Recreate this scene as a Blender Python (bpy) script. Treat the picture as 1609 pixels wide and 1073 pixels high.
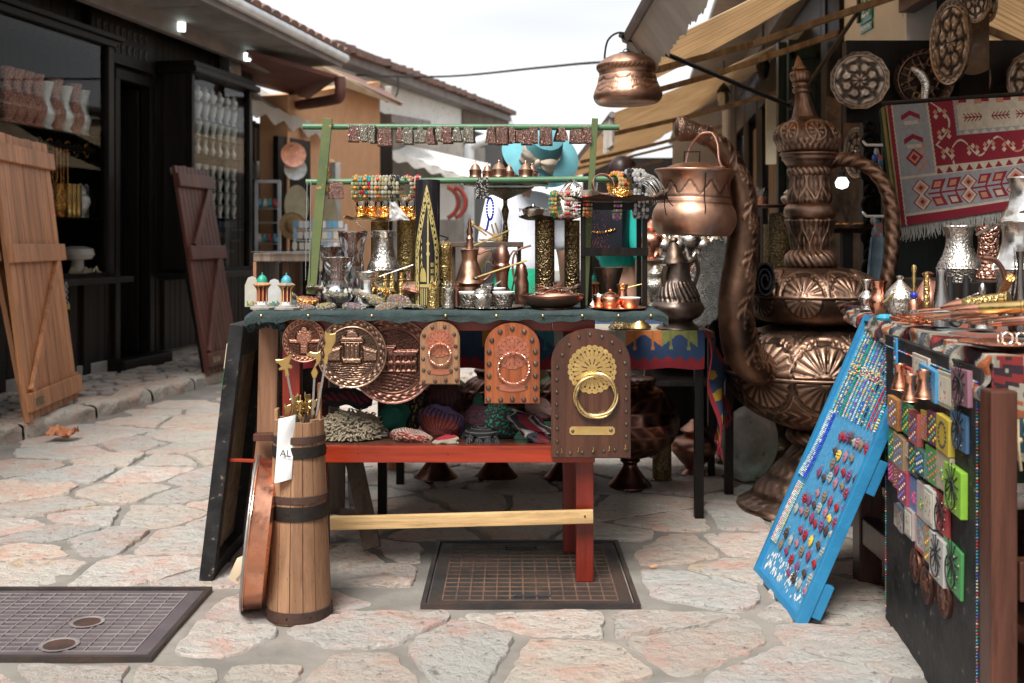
import bpy, bmesh, math, random
from mathutils import Vector, Matrix, noise
random.seed(7)
R = math.radians; PI = math.pi; sin = math.sin; cos = math.cos
for o in list(bpy.data.objects): bpy.data.objects.remove(o)
SC = bpy.context.scene; COL = SC.collection
F = 1700.0; H = 1.05            # focal length in photo pixels, eye height
cam = bpy.data.cameras.new('camera'); camo = bpy.data.objects.new('camera', cam); COL.objects.link(camo)
camo.location = (0, 0, H); camo.rotation_euler = (PI/2, 0, 0)
cam.sensor_width = 36; cam.lens = 36*F/1609; cam.shift_y = -(536.5-380)/1609
cam.clip_start = .05; cam.clip_end = 500
cam.dof.use_dof = True; cam.dof.focus_distance = 3.35; cam.dof.aperture_fstop = 4.0
SC.camera = camo
w = bpy.data.worlds.new('World'); SC.world = w; w.use_nodes = True
nt = w.node_tree; nt.nodes.clear(); N = nt.nodes.new; Lk = nt.links.new
sky = N('ShaderNodeTexSky'); sky.sky_type = 'NISHITA'; sky.sun_disc = False
SUN_EL = R(56); SUN_ROT = R(200)
sky.sun_elevation = SUN_EL; sky.sun_rotation = SUN_ROT
tc = N('ShaderNodeTexCoord'); mp = N('ShaderNodeMapping'); mp.inputs['Scale'].default_value = (1, 1, 5.5)
ns = N('ShaderNodeTexNoise'); ns.inputs['Scale'].default_value = 1.3; ns.inputs['Detail'].default_value = 3
rp = N('ShaderNodeValToRGB'); rp.color_ramp.elements[0].position = .36; rp.color_ramp.elements[1].position = .56
rp.color_ramp.elements[0].color = (3.7, 3.72, 3.8, 1); rp.color_ramp.elements[1].color = (5.0, 5.0, 5.0, 1)
mx = N('ShaderNodeMix'); mx.data_type = 'RGBA'; mx.inputs['Factor'].default_value = .93
bg = N('ShaderNodeBackground'); bg.inputs['Strength'].default_value = .1; wo = N('ShaderNodeOutputWorld')
Lk(tc.outputs['Generated'], mp.inputs[0]); Lk(mp.outputs[0], ns.inputs[0]); Lk(ns.outputs[0], rp.inputs[0])
Lk(sky.outputs[0], mx.inputs['A']); Lk(rp.outputs[0], mx.inputs['B']); Lk(mx.outputs['Result'], bg.inputs[0]); Lk(bg.outputs[0], wo.inputs[0])
sl = bpy.data.lights.new('sun', 'SUN'); sl.energy = 3.0; sl.angle = R(26); sl.color = (1, .97, .92)
so = bpy.data.objects.new('sun', sl); COL.objects.link(so)
sd = Vector((sin(SUN_ROT)*cos(SUN_EL), cos(SUN_ROT)*cos(SUN_EL), sin(SUN_EL)))
so.rotation_euler = sd.to_track_quat('Z', 'Y').to_euler()
SC.view_settings.view_transform = 'Standard'; SC.view_settings.look = 'None'; SC.view_settings.gamma = 1
SC.view_settings.exposure = 1.25
SC.cycles.max_bounces = 7; SC.cycles.transparent_max_bounces = 10
def P(px, py, d): return Vector(((px-804.5)/F*d, d, H-(py-380)/F*d))
def X(px, d): return (px-804.5)/F*d
def Z(py, d): return H-(py-380)/F*d
def G(px, py, z=0.0): return P(px, py, (H-z)*F/(py-380))
def hit(px, py, p0, n):
 ray = Vector(((px-804.5)/F, 1, -(py-380)/F)); c = Vector((0, 0, H))
 return c+ray*((p0-c).dot(n)/ray.dot(n))
def link(o): COL.objects.link(o); return o
def tag(o, label=None, cat=None, group=None, kind=None):
 if label: o['label'] = label
 if cat: o['category'] = cat
 if group: o['group'] = group
 if kind: o['kind'] = kind
 return o
def thing(name, label, cat, loc=(0, 0, 0), rot=(0, 0, 0), group=None):
 o = link(bpy.data.objects.new(name, None)); o.location = loc; o.rotation_euler = rot; o.empty_display_size = .05
 return tag(o, label, cat, group)
def thingm(name, label, cat, M, group=None):
 o = thing(name, label, cat, group=group); o.matrix_world = M; l, r, s = M.decompose(); o.location = l; o.rotation_euler = r.to_euler(); return o
def ob(name, bm, m, parent=None, smooth=True, W=False, ang=40, label=None):
 """W: geometry is in world space and is moved into the parent's frame"""
 me = bpy.data.meshes.new(name)
 if W and parent is not None:
  T = Matrix.LocRotScale(parent.location, parent.rotation_euler, None)
  if parent.parent: T = Matrix.LocRotScale(parent.parent.location, parent.parent.rotation_euler, None) @ T
  bm.transform(T.inverted())
 if parent is None and W is not True:
  pass
 bm.normal_update(); bm.to_mesh(me); bm.free()
 if smooth:
  me.shade_smooth()
  try: me.set_sharp_from_angle(angle=R(ang))
  except Exception: pass
 me.materials.append(m)
 o = link(bpy.data.objects.new(name, me))
 if parent: o.parent = parent
 if label: o['label'] = label
 return o
def obs(name, bm, m, parent=None, smooth=True, W=False, ang=40):
 seen = set(); n = 0
 for v in list(bm.verts):
  if v in seen: continue
  st = [v]; seen.add(v); vs = []
  while st:
   q = st.pop(); vs.append(q)
   for e in q.link_edges:
    o_ = e.other_vert(q)
    if o_ not in seen: seen.add(o_); st.append(o_)
  b2 = bmesh.new(); mp_ = {q: b2.verts.new(q.co) for q in vs}
  c0 = bm.loops.layers.float_color.get('Col'); c1 = b2.loops.layers.float_color.new('Col') if c0 else None
  for f in {f for q in vs for f in q.link_faces}:
   g_ = b2.faces.new([mp_[q] for q in f.verts])
   if c0:
    for l in g_.loops: l[c1] = f.loops[0][c0]
  ob(name, b2, m, parent, smooth, W, ang)
 bm.free()
def solo(name, bm, m, label, cat, group=None, smooth=True, kind=None, ang=40, loc=None, rot=None):
 """one-mesh thing. without loc the mesh is in world space and gets its origin at its base"""
 if loc is None:
  xs = [v.co for v in bm.verts]
  lo = Vector((min(c.x for c in xs), min(c.y for c in xs), min(c.z for c in xs))); hi = Vector((max(c.x for c in xs), max(c.y for c in xs), max(c.z for c in xs)))
  loc = Vector(((lo.x+hi.x)/2, (lo.y+hi.y)/2, lo.z)); bm.transform(Matrix.Translation(-loc))
 o = ob(name, bm, m, None, smooth, ang=ang); o.location = loc
 if rot: o.rotation_euler = rot
 if kind: o['kind'] = kind; return o
 return tag(o, label, cat, group)
def struct(name, bm, m, smooth=False):
 o = ob(name, bm, m, None, smooth); o['kind'] = 'structure'; return o
def dup(o, loc=None, rot=None, label=None, scale=None, parent=None):
 c = link(o.copy())
 if loc is not None: c.location = loc
 if rot is not None: c.rotation_euler = rot
 if scale is not None: c.scale = (scale,)*3 if not hasattr(scale, '__len__') else scale
 if label: c['label'] = label
 if parent: c.parent = parent
 for ch in [x for x in COL.objects if x.parent == o]: dup(ch, parent=c)
 return c
def bylab(lab, k): return lab.replace('#', ORD[k])
ORD = ['first', 'second', 'third', 'fourth', 'fifth', 'sixth', 'seventh', 'eighth', 'ninth', 'tenth', 'eleventh', 'twelfth', 'thirteenth', 'fourteenth', 'fifteenth', 'sixteenth', 'seventeenth', 'eighteenth', 'nineteenth', 'twentieth', 'twenty-first', 'twenty-second', 'twenty-third', 'twenty-fourth']
def nb(): return bmesh.new()
I4 = Matrix.Identity(4)
def T(x, y, z): return Matrix.Translation((x, y, z))
def Rx(a): return Matrix.Rotation(R(a), 4, 'X')
def Ry(a): return Matrix.Rotation(R(a), 4, 'Y')
def Rz(a): return Matrix.Rotation(R(a), 4, 'Z')
def frame(o, x, y, z=None):
 """matrix with local x along x, local y made square to it in the plane of x,y"""
 x = Vector(x).normalized(); z = x.cross(Vector(y)).normalized() if z is None else Vector(z).normalized(); y = z.cross(x)
 M = Matrix((x, y, z)).transposed().to_4x4(); M.translation = o; return M
def box(bm, x0, y0, z0, x1, y1, z1, M=I4, bev=0):
 g = bmesh.ops.create_cube(bm, size=1); vs = g['verts']
 for v in vs: v.co = Vector(((x0+x1)/2+v.co.x*(x1-x0), (y0+y1)/2+v.co.y*(y1-y0), (z0+z1)/2+v.co.z*(z1-z0)))
 if bev:
  es = {e for v in vs for e in v.link_edges}
  r = bmesh.ops.bevel(bm, geom=list(es), offset=bev, segments=2, affect='EDGES', profile=.6)
  vs = list({v for v in r['verts']} | {v for v in vs if v.is_valid})
 for v in vs: v.co = M @ v.co
 return vs
def beam(bm, a, b, w, h, bev=0, up=(0, 0, 1), roll=0):
 a = Vector(a); b = Vector(b); x = (b-a); L = x.length; x.normalize(); up = Vector(up)
 if abs(x.dot(up)) > .98: up = Vector((0, 1, 0))
 y = up.cross(x).normalized(); z = x.cross(y); M = Matrix((x, y, z)).transposed().to_4x4(); M.translation = a
 if roll: M = M @ Rx(roll)
 return box(bm, 0, -w/2, -h/2, L, w/2, h/2, M, bev)
def lathe(bm, prof, seg=28, M=I4, disp=None, cap=True, sub=0):
 """prof: (r, z) from the bottom up"""
 if sub:
  q = []
  for i in range(len(prof)-1):
   for k in range(sub):
    t = k/sub; p0 = prof[max(i-1, 0)]; p1 = prof[i]; p2 = prof[i+1]; p3 = prof[min(i+2, len(prof)-1)]
    q.append(tuple(.5*((2*p1[j])+(-p0[j]+p2[j])*t+(2*p0[j]-5*p1[j]+4*p2[j]-p3[j])*t*t+(-p0[j]+3*p1[j]-3*p2[j]+p3[j])*t**3) for j in (0, 1)))
  q.append(prof[-1]); prof = [(max(a, 0), b) for a, b in q]
 rings = []
 for r, z in prof:
  if r < 1e-5: rings.append([bm.verts.new(M @ Vector((0, 0, z)))]); continue
  ring = []
  for k in range(seg):
   a = 2*PI*k/seg; rr = r+(disp(a, z) if disp else 0)
   ring.append(bm.verts.new(M @ Vector((rr*cos(a), rr*sin(a), z))))
  rings.append(ring)
 for i in range(len(rings)-1):
  A, B = rings[i], rings[i+1]
  if len(A) == 1 and len(B) == 1: continue
  for k in range(seg):
   k2 = (k+1) % seg
   if len(A) == 1: bm.faces.new((A[0], B[k2], B[k]))
   elif len(B) == 1: bm.faces.new((A[k], A[k2], B[0]))
   else: bm.faces.new((A[k], A[k2], B[k2], B[k]))
 if cap:
  if len(rings[0]) > 1: bm.faces.new(list(reversed(rings[0])))
  if len(rings[-1]) > 1: bm.faces.new(rings[-1])
def smoothpath(pts, n=6):
 q = []; pts = [Vector(p) for p in pts]
 for i in range(len(pts)-1):
  p0 = pts[max(i-1, 0)]; p1 = pts[i]; p2 = pts[i+1]; p3 = pts[min(i+2, len(pts)-1)]
  for k in range(n):
   t = k/n; q.append(.5*((2*p1)+(p2-p0)*t+(2*p0-5*p1+4*p2-p3)*t*t+(3*p1-p0-3*p2+p3)*t**3))
 q.append(pts[-1]); return q
def tube(bm, pts, r, seg=8, closed=False, M=I4, cap=True, disp=None, flat=1):
 pts = [Vector(p) for p in pts]; n = len(pts)
 rs = [r]*n if not hasattr(r, '__len__') else [r[0]+(0) if len(r) == 1 else r[min(int(i*(len(r)-1)/(n-1)), len(r)-2)]*(1-((i*(len(r)-1)/(n-1)) % 1 if i < n-1 else 1))+r[min(int(i*(len(r)-1)/(n-1)), len(r)-2)+1]*((i*(len(r)-1)/(n-1)) % 1 if i < n-1 else 1) for i in range(n)]
 up = None; rings = []
 for i in range(n):
  a = pts[(i-1) % n] if (closed or i) else pts[0]; b = pts[(i+1) % n] if (closed or i < n-1) else pts[-1]
  t = (b-a).normalized()
  if up is None:
   up = Vector((0, 0, 1)) if abs(t.z) < .9 else Vector((0, 1, 0))
  up = (up-t*up.dot(t)).normalized(); s = t.cross(up); ring = []
  for k in range(seg):
   an = 2*PI*k/seg; rr = rs[i]+(disp(an, i/(n-1)) if disp else 0)
   ring.append(bm.verts.new(M @ (pts[i]+up*rr*cos(an)*flat+s*rr*sin(an))))
  rings.append(ring)
 m = n if closed else n-1
 for i in range(m):
  A, B = rings[i], rings[(i+1) % n]
  for k in range(seg): bm.faces.new((A[k], B[k], B[(k+1) % seg], A[(k+1) % seg]))
 if cap and not closed: bm.faces.new(rings[0]); bm.faces.new(list(reversed(rings[-1])))
def ringpts(c, r, n=24, ax='y', a0=0, a1=360):
 q = []
 for k in range(n if a1-a0 >= 360 else n+1):
  a = R(a0+(a1-a0)*k/n); u, v = r*cos(a), r*sin(a)
  q.append(Vector(c)+Vector({'y': (u, 0, v), 'z': (u, v, 0), 'x': (0, u, v)}[ax]))
 return q
def prism(bm, pts, y0, y1, M=I4):
 """outline in local x,z extruded along y"""
 A = [bm.verts.new(M @ Vector((x, y0, z))) for x, z in pts]; B = [bm.verts.new(M @ Vector((x, y1, z))) for x, z in pts]
 n = len(pts); bm.faces.new(A); bm.faces.new(list(reversed(B)))
 for k in range(n): bm.faces.new((A[(k+1) % n], A[k], B[k], B[(k+1) % n]))
def ball(bm, c, r, seg=10, sc=(1, 1, 1), M=I4):
 g = bmesh.ops.create_uvsphere(bm, u_segments=seg, v_segments=max(seg*2//3, 4), radius=r)
 for v in g['verts']: v.co = M @ (Vector(c)+Vector((v.co.x*sc[0], v.co.y*sc[1], v.co.z*sc[2])))
 return g['verts']
def sheet(fn, nu, nv, thick=0, bm=None, col=None):
 """grid surface fn(u,v)->Vector ; col(u,v)->rgb per face"""
 bm = bm or nb(); g = [[bm.verts.new(fn(i/nu, j/nv)) for i in range(nu+1)] for j in range(nv+1)]
 cl = bm.loops.layers.float_color.get('Col') or (bm.loops.layers.float_color.new('Col') if col else None)
 fs = []
 for j in range(nv):
  for i in range(nu):
   f = bm.faces.new((g[j][i], g[j][i+1], g[j+1][i+1], g[j+1][i])); fs.append(f)
   if col:
    c = col((i+.5)/nu, (j+.5)/nv)
    for l in f.loops: l[cl] = (c[0], c[1], c[2], 1)
 if thick:
  bmesh.ops.recalc_face_normals(bm, faces=fs); bm.normal_update(); mp_ = {}
  for row in g:
   for v in row: mp_[v] = bm.verts.new(v.co-v.normal*thick)
  for f in fs:
   n = bm.faces.new([mp_[v] for v in reversed(f.verts)])
   if cl:
    for l in n.loops: l[cl] = f.loops[0][cl]
  rim = [g[0][i] for i in range(nu)]+[g[j][nu] for j in range(nv)]+[g[nv][i] for i in range(nu, 0, -1)]+[g[j][0] for j in range(nv, 0, -1)]
  vc = {v: f.loops[0][cl] for f in fs for v in f.verts} if cl else None
  for k in range(len(rim)):
   a, c = rim[k], rim[(k+1) % len(rim)]; n = bm.faces.new((c, a, mp_[a], mp_[c]))
   if cl:
    for l in n.loops: l[cl] = vc[a]
 return bm
def paint(bm, faces, c):
 cl = bm.loops.layers.float_color.get('Col') or bm.loops.layers.float_color.new('Col')
 for f in faces:
  for l in f.loops: l[cl] = (c[0], c[1], c[2], 1)
def quadmesh(bm, a, b, c, d):
 return bm.faces.new([bm.verts.new(Vector(p)) for p in (a, b, c, d)])
def slab(bm, a, b, c, d, t):
 """four corners, thickened by t along its normal"""
 a, b, c, d = map(Vector, (a, b, c, d)); n = (b-a).cross(d-a).normalized()*t
 q = [bm.verts.new(p) for p in (a, b, c, d)]; r = [bm.verts.new(p-n) for p in (a, b, c, d)]
 bm.faces.new(q); bm.faces.new(list(reversed(r)))
 for k in range(4): bm.faces.new((q[(k+1) % 4], q[k], r[k], r[(k+1) % 4]))
def fr(x): return x-math.floor(x)
def fbm(p, o=4): return noise.fractal(Vector(p), 1, 2, o)
MAT = {}
def mat(name, c1, c2=None, scale=6, rough=.5, metal=0, bump=0, bscale=40, kind='noise', stretch=(1, 1, 1), lo=.35, hi=.65, coat=0, vcol=False, pat=None, bdist=.004, det=5, spec=.35, sheen=0, relief=False):
 m = bpy.data.materials.new(name); m.use_nodes = True; nt = m.node_tree; n = nt.nodes; L = nt.links.new
 b = n['Principled BSDF']; b.inputs['Roughness'].default_value = rough; b.inputs['Metallic'].default_value = metal
 if coat: b.inputs['Coat Weight'].default_value = coat; b.inputs['Coat Roughness'].default_value = .15
 if spec is not None: b.inputs['Specular IOR Level'].default_value = spec
 if sheen: b.inputs['Sheen Weight'].default_value = sheen
 tc = n.new('ShaderNodeTexCoord'); mp = n.new('ShaderNodeMapping'); mp.inputs['Scale'].default_value = stretch; L(tc.outputs['Object'], mp.inputs[0])
 def nz(sc, d=det, src=None, rg=.6, dist=0):
  t = n.new('ShaderNodeTexNoise'); t.inputs['Scale'].default_value = sc; t.inputs['Detail'].default_value = d; t.inputs['Roughness'].default_value = rg; t.inputs['Distortion'].default_value = dist
  L(src or mp.outputs[0], t.inputs[0]); return t.outputs[0]
 def ramp(s, a, c, e0=(0, 0, 0, 1), e1=(1, 1, 1, 1)):
  r = n.new('ShaderNodeValToRGB'); r.color_ramp.elements[0].position = a; r.color_ramp.elements[1].position = c; r.color_ramp.elements[0].color = e0; r.color_ramp.elements[1].color = e1; L(s, r.inputs[0]); return r.outputs[0]
 def mix(f, a, c, mode='MIX'):
  x = n.new('ShaderNodeMix'); x.data_type = 'RGBA'; x.blend_type = mode
  for s, k in ((f, 'Factor'), (a, 'A'), (c, 'B')):
   i = [q for q in x.inputs if q.name == k and (q.type == 'VALUE' if k == 'Factor' else q.type == 'RGBA')][0]
   if hasattr(s, 'links'): L(s, i)
   else: i.default_value = s if k == 'Factor' else tuple(s)+(1,)*(4-len(s))
  return [q for q in x.outputs if q.type == 'RGBA'][0]
 def math_(op, a, c=None):
  x = n.new('ShaderNodeMath'); x.operation = op
  for k, s in enumerate((a, c)):
   if s is None: continue
   if hasattr(s, 'links'): L(s, x.inputs[k])
   else: x.inputs[k].default_value = s
  return x.outputs[0]
 c2 = c2 or c1
 base = nz(scale, dist=.6 if kind == 'wood' else 0)
 if vcol:
  a = n.new('ShaderNodeAttribute'); a.attribute_name = 'Col'; col = mix(math_('MULTIPLY', ramp(base, .3, .7), .25), a.outputs['Color'], (.05, .04, .04))
 else: col = mix(ramp(base, lo, hi), c1, c2)
 h = None; wp = tc.outputs['Object']
 if kind == 'eng':      # chased ornament: scrolls and dots with dark patina in the grooves
  v = n.new('ShaderNodeTexVoronoi'); v.feature = 'DISTANCE_TO_EDGE'; v.inputs['Scale'].default_value = bscale; L(wp, v.inputs[0])
  v2 = n.new('ShaderNodeTexVoronoi'); v2.feature = 'F1'; v2.inputs['Scale'].default_value = bscale*.55; L(wp, v2.inputs[0])
  rings = math_('SINE', math_('MULTIPLY', v2.outputs[0], 26)); e = ramp(v.outputs[0], .02, .14)
  h = math_('ADD', math_('MULTIPLY', rings, .35), e)
  g = ramp(h, .1, .7); col = mix(g, pat or (c1[0]*.30, c1[1]*.30, c1[2]*.32), col)
 elif kind == 'hammer':
  v = n.new('ShaderNodeTexVoronoi'); v.feature = 'SMOOTH_F1'; v.inputs['Scale'].default_value = bscale; L(wp, v.inputs[0]); h = math_('ADD', v.outputs[0], math_('MULTIPLY', nz(bscale*.2, 3), 1.5))
 elif kind == 'weave':
  a = n.new('ShaderNodeTexWave'); a.inputs['Scale'].default_value = bscale; a.inputs['Distortion'].default_value = 1.5; a.inputs['Detail Scale'].default_value = 2; L(wp, a.inputs[0])
  a2 = n.new('ShaderNodeTexWave'); a2.bands_direction = 'Z'; a2.inputs['Scale'].default_value = bscale; a2.inputs['Distortion'].default_value = 1.5; L(wp, a2.inputs[0])
  h = math_('ADD', a.outputs[0], a2.outputs[0])
 elif kind == 'wood':
  g = nz(scale*2.4, 8, rg=.7, dist=1.2); h = g; col = mix(math_('MULTIPLY', ramp(g, .40, .60), .8), col, (c1[0]*.42, c1[1]*.38, c1[2]*.36)); g2 = nz(scale*7, 4, rg=.8); col = mix(math_('MULTIPLY', ramp(g2, .55, .68), .6), col, (c1[0]*.25, c1[1]*.22, c1[2]*.2))
  kn = nz(3.0, 2); col = mix(math_('MULTIPLY', ramp(kn, .55, .75), .35), col, (c2[0]*.4, c2[1]*.4, c2[2]*.4))
 elif kind == 'chip':   # paint worn through to pale wood
  h = nz(bscale, 8); col = mix(ramp(nz(scale*4, 8), .62, .68), col, pat or (.6, .6, .55))
 elif bump: h = nz(bscale, 8, wp if stretch == (1, 1, 1) else None)
 if metal > .3:
  rr = ramp(nz(scale*1.7, 6), .3, .75, (max(rough-.12, .05),)*3+(1,), (min(rough+.22, 1),)*3+(1,)); L(rr, b.inputs['Roughness'])
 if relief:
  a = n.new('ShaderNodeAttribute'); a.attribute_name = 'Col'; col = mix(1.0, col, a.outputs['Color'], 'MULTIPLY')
 L(col, b.inputs['Base Color'])
 if bump and h is not None:
  bp = n.new('ShaderNodeBump'); bp.inputs['Strength'].default_value = bump; bp.inputs['Distance'].default_value = bdist; L(h, bp.inputs['Height']); L(bp.outputs[0], b.inputs['Normal'])
 MAT[name] = m; return m
def canvas(m, f=.45):
 nt = m.node_tree; n = nt.nodes; L = nt.links.new; b = n['Principled BSDF']; c = b.inputs['Base Color'].links[0].from_socket; tr = n.new('ShaderNodeBsdfTranslucent'); L(c, tr.inputs[0]); ms = n.new('ShaderNodeMixShader'); ms.inputs[0].default_value = f; L(b.outputs[0], ms.inputs[1]); L(tr.outputs[0], ms.inputs[2]); L(ms.outputs[0], n['Material Output'].inputs[0])
def glassmat(name, tint=(1, 1, 1), alpha=.12, rough=.02):
 """thin pane: mostly clear, with a real mirror reflection that grows at grazing angles"""
 m = bpy.data.materials.new(name); m.use_nodes = True; nt = m.node_tree; n = nt.nodes; L = nt.links.new; n.clear()
 o = n.new('ShaderNodeOutputMaterial'); t = n.new('ShaderNodeBsdfTransparent'); t.inputs[0].default_value = tint+(1,)
 g = n.new('ShaderNodeBsdfGlossy'); g.inputs['Roughness'].default_value = rough; f = n.new('ShaderNodeFresnel'); f.inputs[0].default_value = 1.5
 a = n.new('ShaderNodeMath'); a.operation = 'ADD'; a.inputs[1].default_value = alpha; x = n.new('ShaderNodeMixShader')
 L(f.outputs[0], a.inputs[0]); L(a.outputs[0], x.inputs[0]); L(t.outputs[0], x.inputs[1]); L(g.outputs[0], x.inputs[2]); L(x.outputs[0], o.inputs[0]); MAT[name] = m; return m
def emit(name, c, s):
 m = bpy.data.materials.new(name); m.use_nodes = True; b = m.node_tree.nodes['Principled BSDF']; b.inputs['Base Color'].default_value = c+(1,); b.inputs['Emission Color'].default_value = c+(1,); b.inputs['Emission Strength'].default_value = s; MAT[name] = m; return m
M_ = MAT
mat('copper', (.80, .40, .28), (.55, .25, .17), 9, .30, 1, .35, 28, 'hammer')
mat('copper_bright', (.86, .42, .28), (.70, .30, .18), 9, .25, 1, .15, 60, 'hammer')
mat('copper_dark', (.42, .22, .16), (.20, .10, .075), 7, .36, 1, .3, 30, 'hammer')
mat('copper_aged', (.46, .27, .18), (.12, .07, .055), 9, .36, 1, .22, 45, 'hammer', lo=.38, hi=.7)
mat('copper_eng', (.60, .32, .24), (.40, .20, .15), 8, .36, 1, .8, 55, 'eng')
mat('copper_fine', (.50, .26, .20), (.32, .16, .12), 8, .42, 1, 1, 130, 'eng')
mat('silver', (.78, .76, .72), (.52, .49, .45), 12, .22, 1, .2, 60, 'hammer')
mat('silver_eng', (.72, .69, .63), (.55, .50, .45), 14, .28, 1, .3, 70, 'eng', pat=(.42, .39, .35))
mat('silver_dark', (.38, .35, .31), (.22, .19, .16), 14, .38, 1, .5, 90, 'eng')
mat('brass', (.72, .52, .22), (.50, .34, .13), 9, .3, 1, .15, 50, 'hammer')
mat('brass_eng', (.62, .46, .20), (.42, .29, .11), 9, .35, 1, .4, 80, 'eng', pat=(.28, .19, .075))
mat('brass_dark', (.34, .25, .13), (.20, .14, .07), 9, .4, 1, .6, 60, 'eng')
mat('gold', (.95, .55, .18), (.85, .42, .10), 12, .2, 1, .5, 90, 'eng', pat=(.5, .2, .05))
mat('bronze', (.22, .16, .12), (.12, .085, .065), 9, .42, 1, .5, 40, 'hammer')
mat('iron', (0.0210, 0.0198, 0.0198), (0.0360, 0.0270, 0.0210), 20, .5, .6, .4, 60)
mat('rusty_iron', (.11, .055, .04), (.05, .035, .03), 12, .6, .5, .6, 60)
mat('steel', (.5, .5, .5), (.4, .4, .4), 20, .3, 1)
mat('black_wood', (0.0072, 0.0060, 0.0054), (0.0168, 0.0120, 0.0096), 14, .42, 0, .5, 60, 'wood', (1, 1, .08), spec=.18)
mat('black_paint', (.010, .010, .011), (.03, .03, .03), 9, .5, 0, .4, 60, 'chip', spec=.12, pat=(.16, .12, .09))
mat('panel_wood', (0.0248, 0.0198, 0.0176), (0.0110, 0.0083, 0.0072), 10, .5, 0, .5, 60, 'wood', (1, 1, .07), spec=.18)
mat('shutter_wood', (.58, .27, .125), (.40, .17, .075), 9, .48, 0, .5, 40, 'wood', (1, 1, .07))
mat('dark_shutter', (.13, .042, .028), (.07, .026, .02), 9, .5, 0, .5, 40, 'wood', (1, 1, .07))
mat('red_wood', (0.3100, 0.0310, 0.0087), (0.1860, 0.0186, 0.0074), 8, .34, 0, .3, 50, 'wood', (.07, 1, 1), coat=.2)
mat('red_wood_up', (0.2520, 0.0245, 0.0112), (0.1540, 0.0140, 0.0070), 8, .34, 0, .3, 50, 'wood', (1, 1, .07), coat=.2)
mat('pine', (.62, .42, .20), (.52, .33, .15), 8, .5, 0, .3, 50, 'wood', (.06, 1, 1))
mat('brown_wood', (.30, .15, .08), (.20, .10, .055), 8, .55, 0, .5, 50, 'wood', (1, 1, .07))
mat('weathered', (.20, .15, .11), (.12, .085, .065), 8, .7, 0, .6, 50, 'wood', (1, 1, .07))
mat('pale_board', (.36, .25, .15), (.30, .21, .13), 4, .7, 0, .4, 90, 'wood', (1, 1, .1))
mat('barrel_wood', (.40, .225, .125), (.27, .14, .075), 10, .6, 0, .6, 60, 'wood', (1, 1, .07))
mat('knocker_red', (0.3360, 0.0920, 0.0280), (0.1920, 0.0440, 0.0128), 12, .4, 0, .4, 50, 'wood', (1, 1, .06), coat=.2)
mat('knocker_tan', (0.3570, 0.1870, 0.0935), (0.1360, 0.0595, 0.0298), 12, .5, 0, .4, 50, 'wood', (1, 1, .06))
mat('knocker_brown', (0.0930, 0.0330, 0.0168), (0.0480, 0.0168, 0.0096), 12, .4, 0, .4, 50, 'wood', (1, 1, .06), coat=.2)
mat('mahogany', (.10, .036, .022), (.05, .018, .012), 9, .4, 0, .4, 50, 'wood', (1, 1, .07), coat=.15)
mat('green_rail', (.065, .16, .075), (.05, .12, .06), 10, .4, 0, .3, 50, 'chip', pat=(.30, .17, .08))
mat('green_post', (.105, .13, .045), (.07, .10, .04), 10, .5, 0, .3, 50, 'chip', pat=(.35, .20, .08))
mat('blue_paint', (.025, .19, .36), (.02, .15, .30), 10, .4, 0, .4, 60)
mat('blue_cork', (.04, .20, .38), (.07, .26, .44), 60, .6, 0, .5, 200)
mat('felt', (0.0341, 0.0527, 0.0527), (0.0186, 0.0298, 0.0298), 25, .95, 0, .8, 120)
mat('plaster_orange', (.58, .32, .17), (.50, .27, .14), 4, .85, 0, .5, 40)
mat('plaster_white', (.78, .78, .76), (.70, .70, .68), 3, .85, 0, .3, 20, 'chip', pat=(.30, .27, .24))
mat('plaster_grey', (.40, .37, .33), (.26, .24, .22), 3, .85, 0, .5, 30)
mat('awning_white', (.70, .66, .60), (.60, .55, .50), 4, .85, 0, .2, 12)
mat('awning_beige', (.74, .60, .42), (.62, .47, .31), 5, .85, 0, .2, 12); canvas(MAT['awning_beige']); canvas(MAT['awning_white'])
mat('tile', (.22, .12, .09), (.12, .08, .07), 5, .8, 0, .5, 30)
mat('soffit', (0.2160, 0.2040, 0.1920), (0.1320, 0.1200, 0.1140), 3, .7, 0, .4, 20)
mat('fascia', (.13, .11, .10), (.20, .17, .16), 4, .6, 0, .5, 30)
mat('soffit_red', (0.1360, 0.0480, 0.0360), (0.0800, 0.0320, 0.0280), 4, .6, 0, .4, 30)
mat('concrete', (.34, .32, .29), (.24, .225, .20), 6, .9, 0, .6, 60)
mat('rope', (.45, .35, .22), (.3, .22, .12), 30, .9, 0, .6, 120)
mat('rubber', (.015, .015, .016), None, 20, .5)
mat('white_metal', (.62, .64, .66), (.5, .52, .54), 8, .4, .3)
mat('porcelain', (.75, .75, .72), None, 8, .2)
mat('paper', (.72, .72, .70), (.6, .6, .6), 6, .8)
mat('old_paper', (.60, .52, .38), (.5, .43, .3), 6, .8)
mat('ink', (.03, .03, .04), None, 8, .8)
mat('dark_green', (.018, .035, .026), (.010, .02, .016), 8, .45, 0, .4, 40, 'wood', (1, 1, .1))
mat('skin', (.55, .32, .23), (.50, .28, .2), 10, .5)
mat('hair', (.035, .015, .014), (.018, .01, .01), 60, .4, stretch=(1, 1, .1))
mat('vcol', (1, 1, 1), vcol=True, scale=30, rough=.4)
mat('vcol_gloss', (1, 1, 1), vcol=True, scale=30, rough=.15)
mat('vcol_metal', (1, 1, 1), vcol=True, scale=30, rough=.3, metal=.8)
mat('vcol_wool', (1, 1, 1), vcol=True, scale=60, rough=.95, bump=1, bscale=150, kind='weave')
mat('vcol_cloth', (1, 1, 1), vcol=True, scale=60, rough=.95, bump=.8, bscale=110, kind='weave')
mat('vcol_plaster', (1, 1, 1), vcol=True, scale=14, rough=.8, bump=.4)
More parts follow.
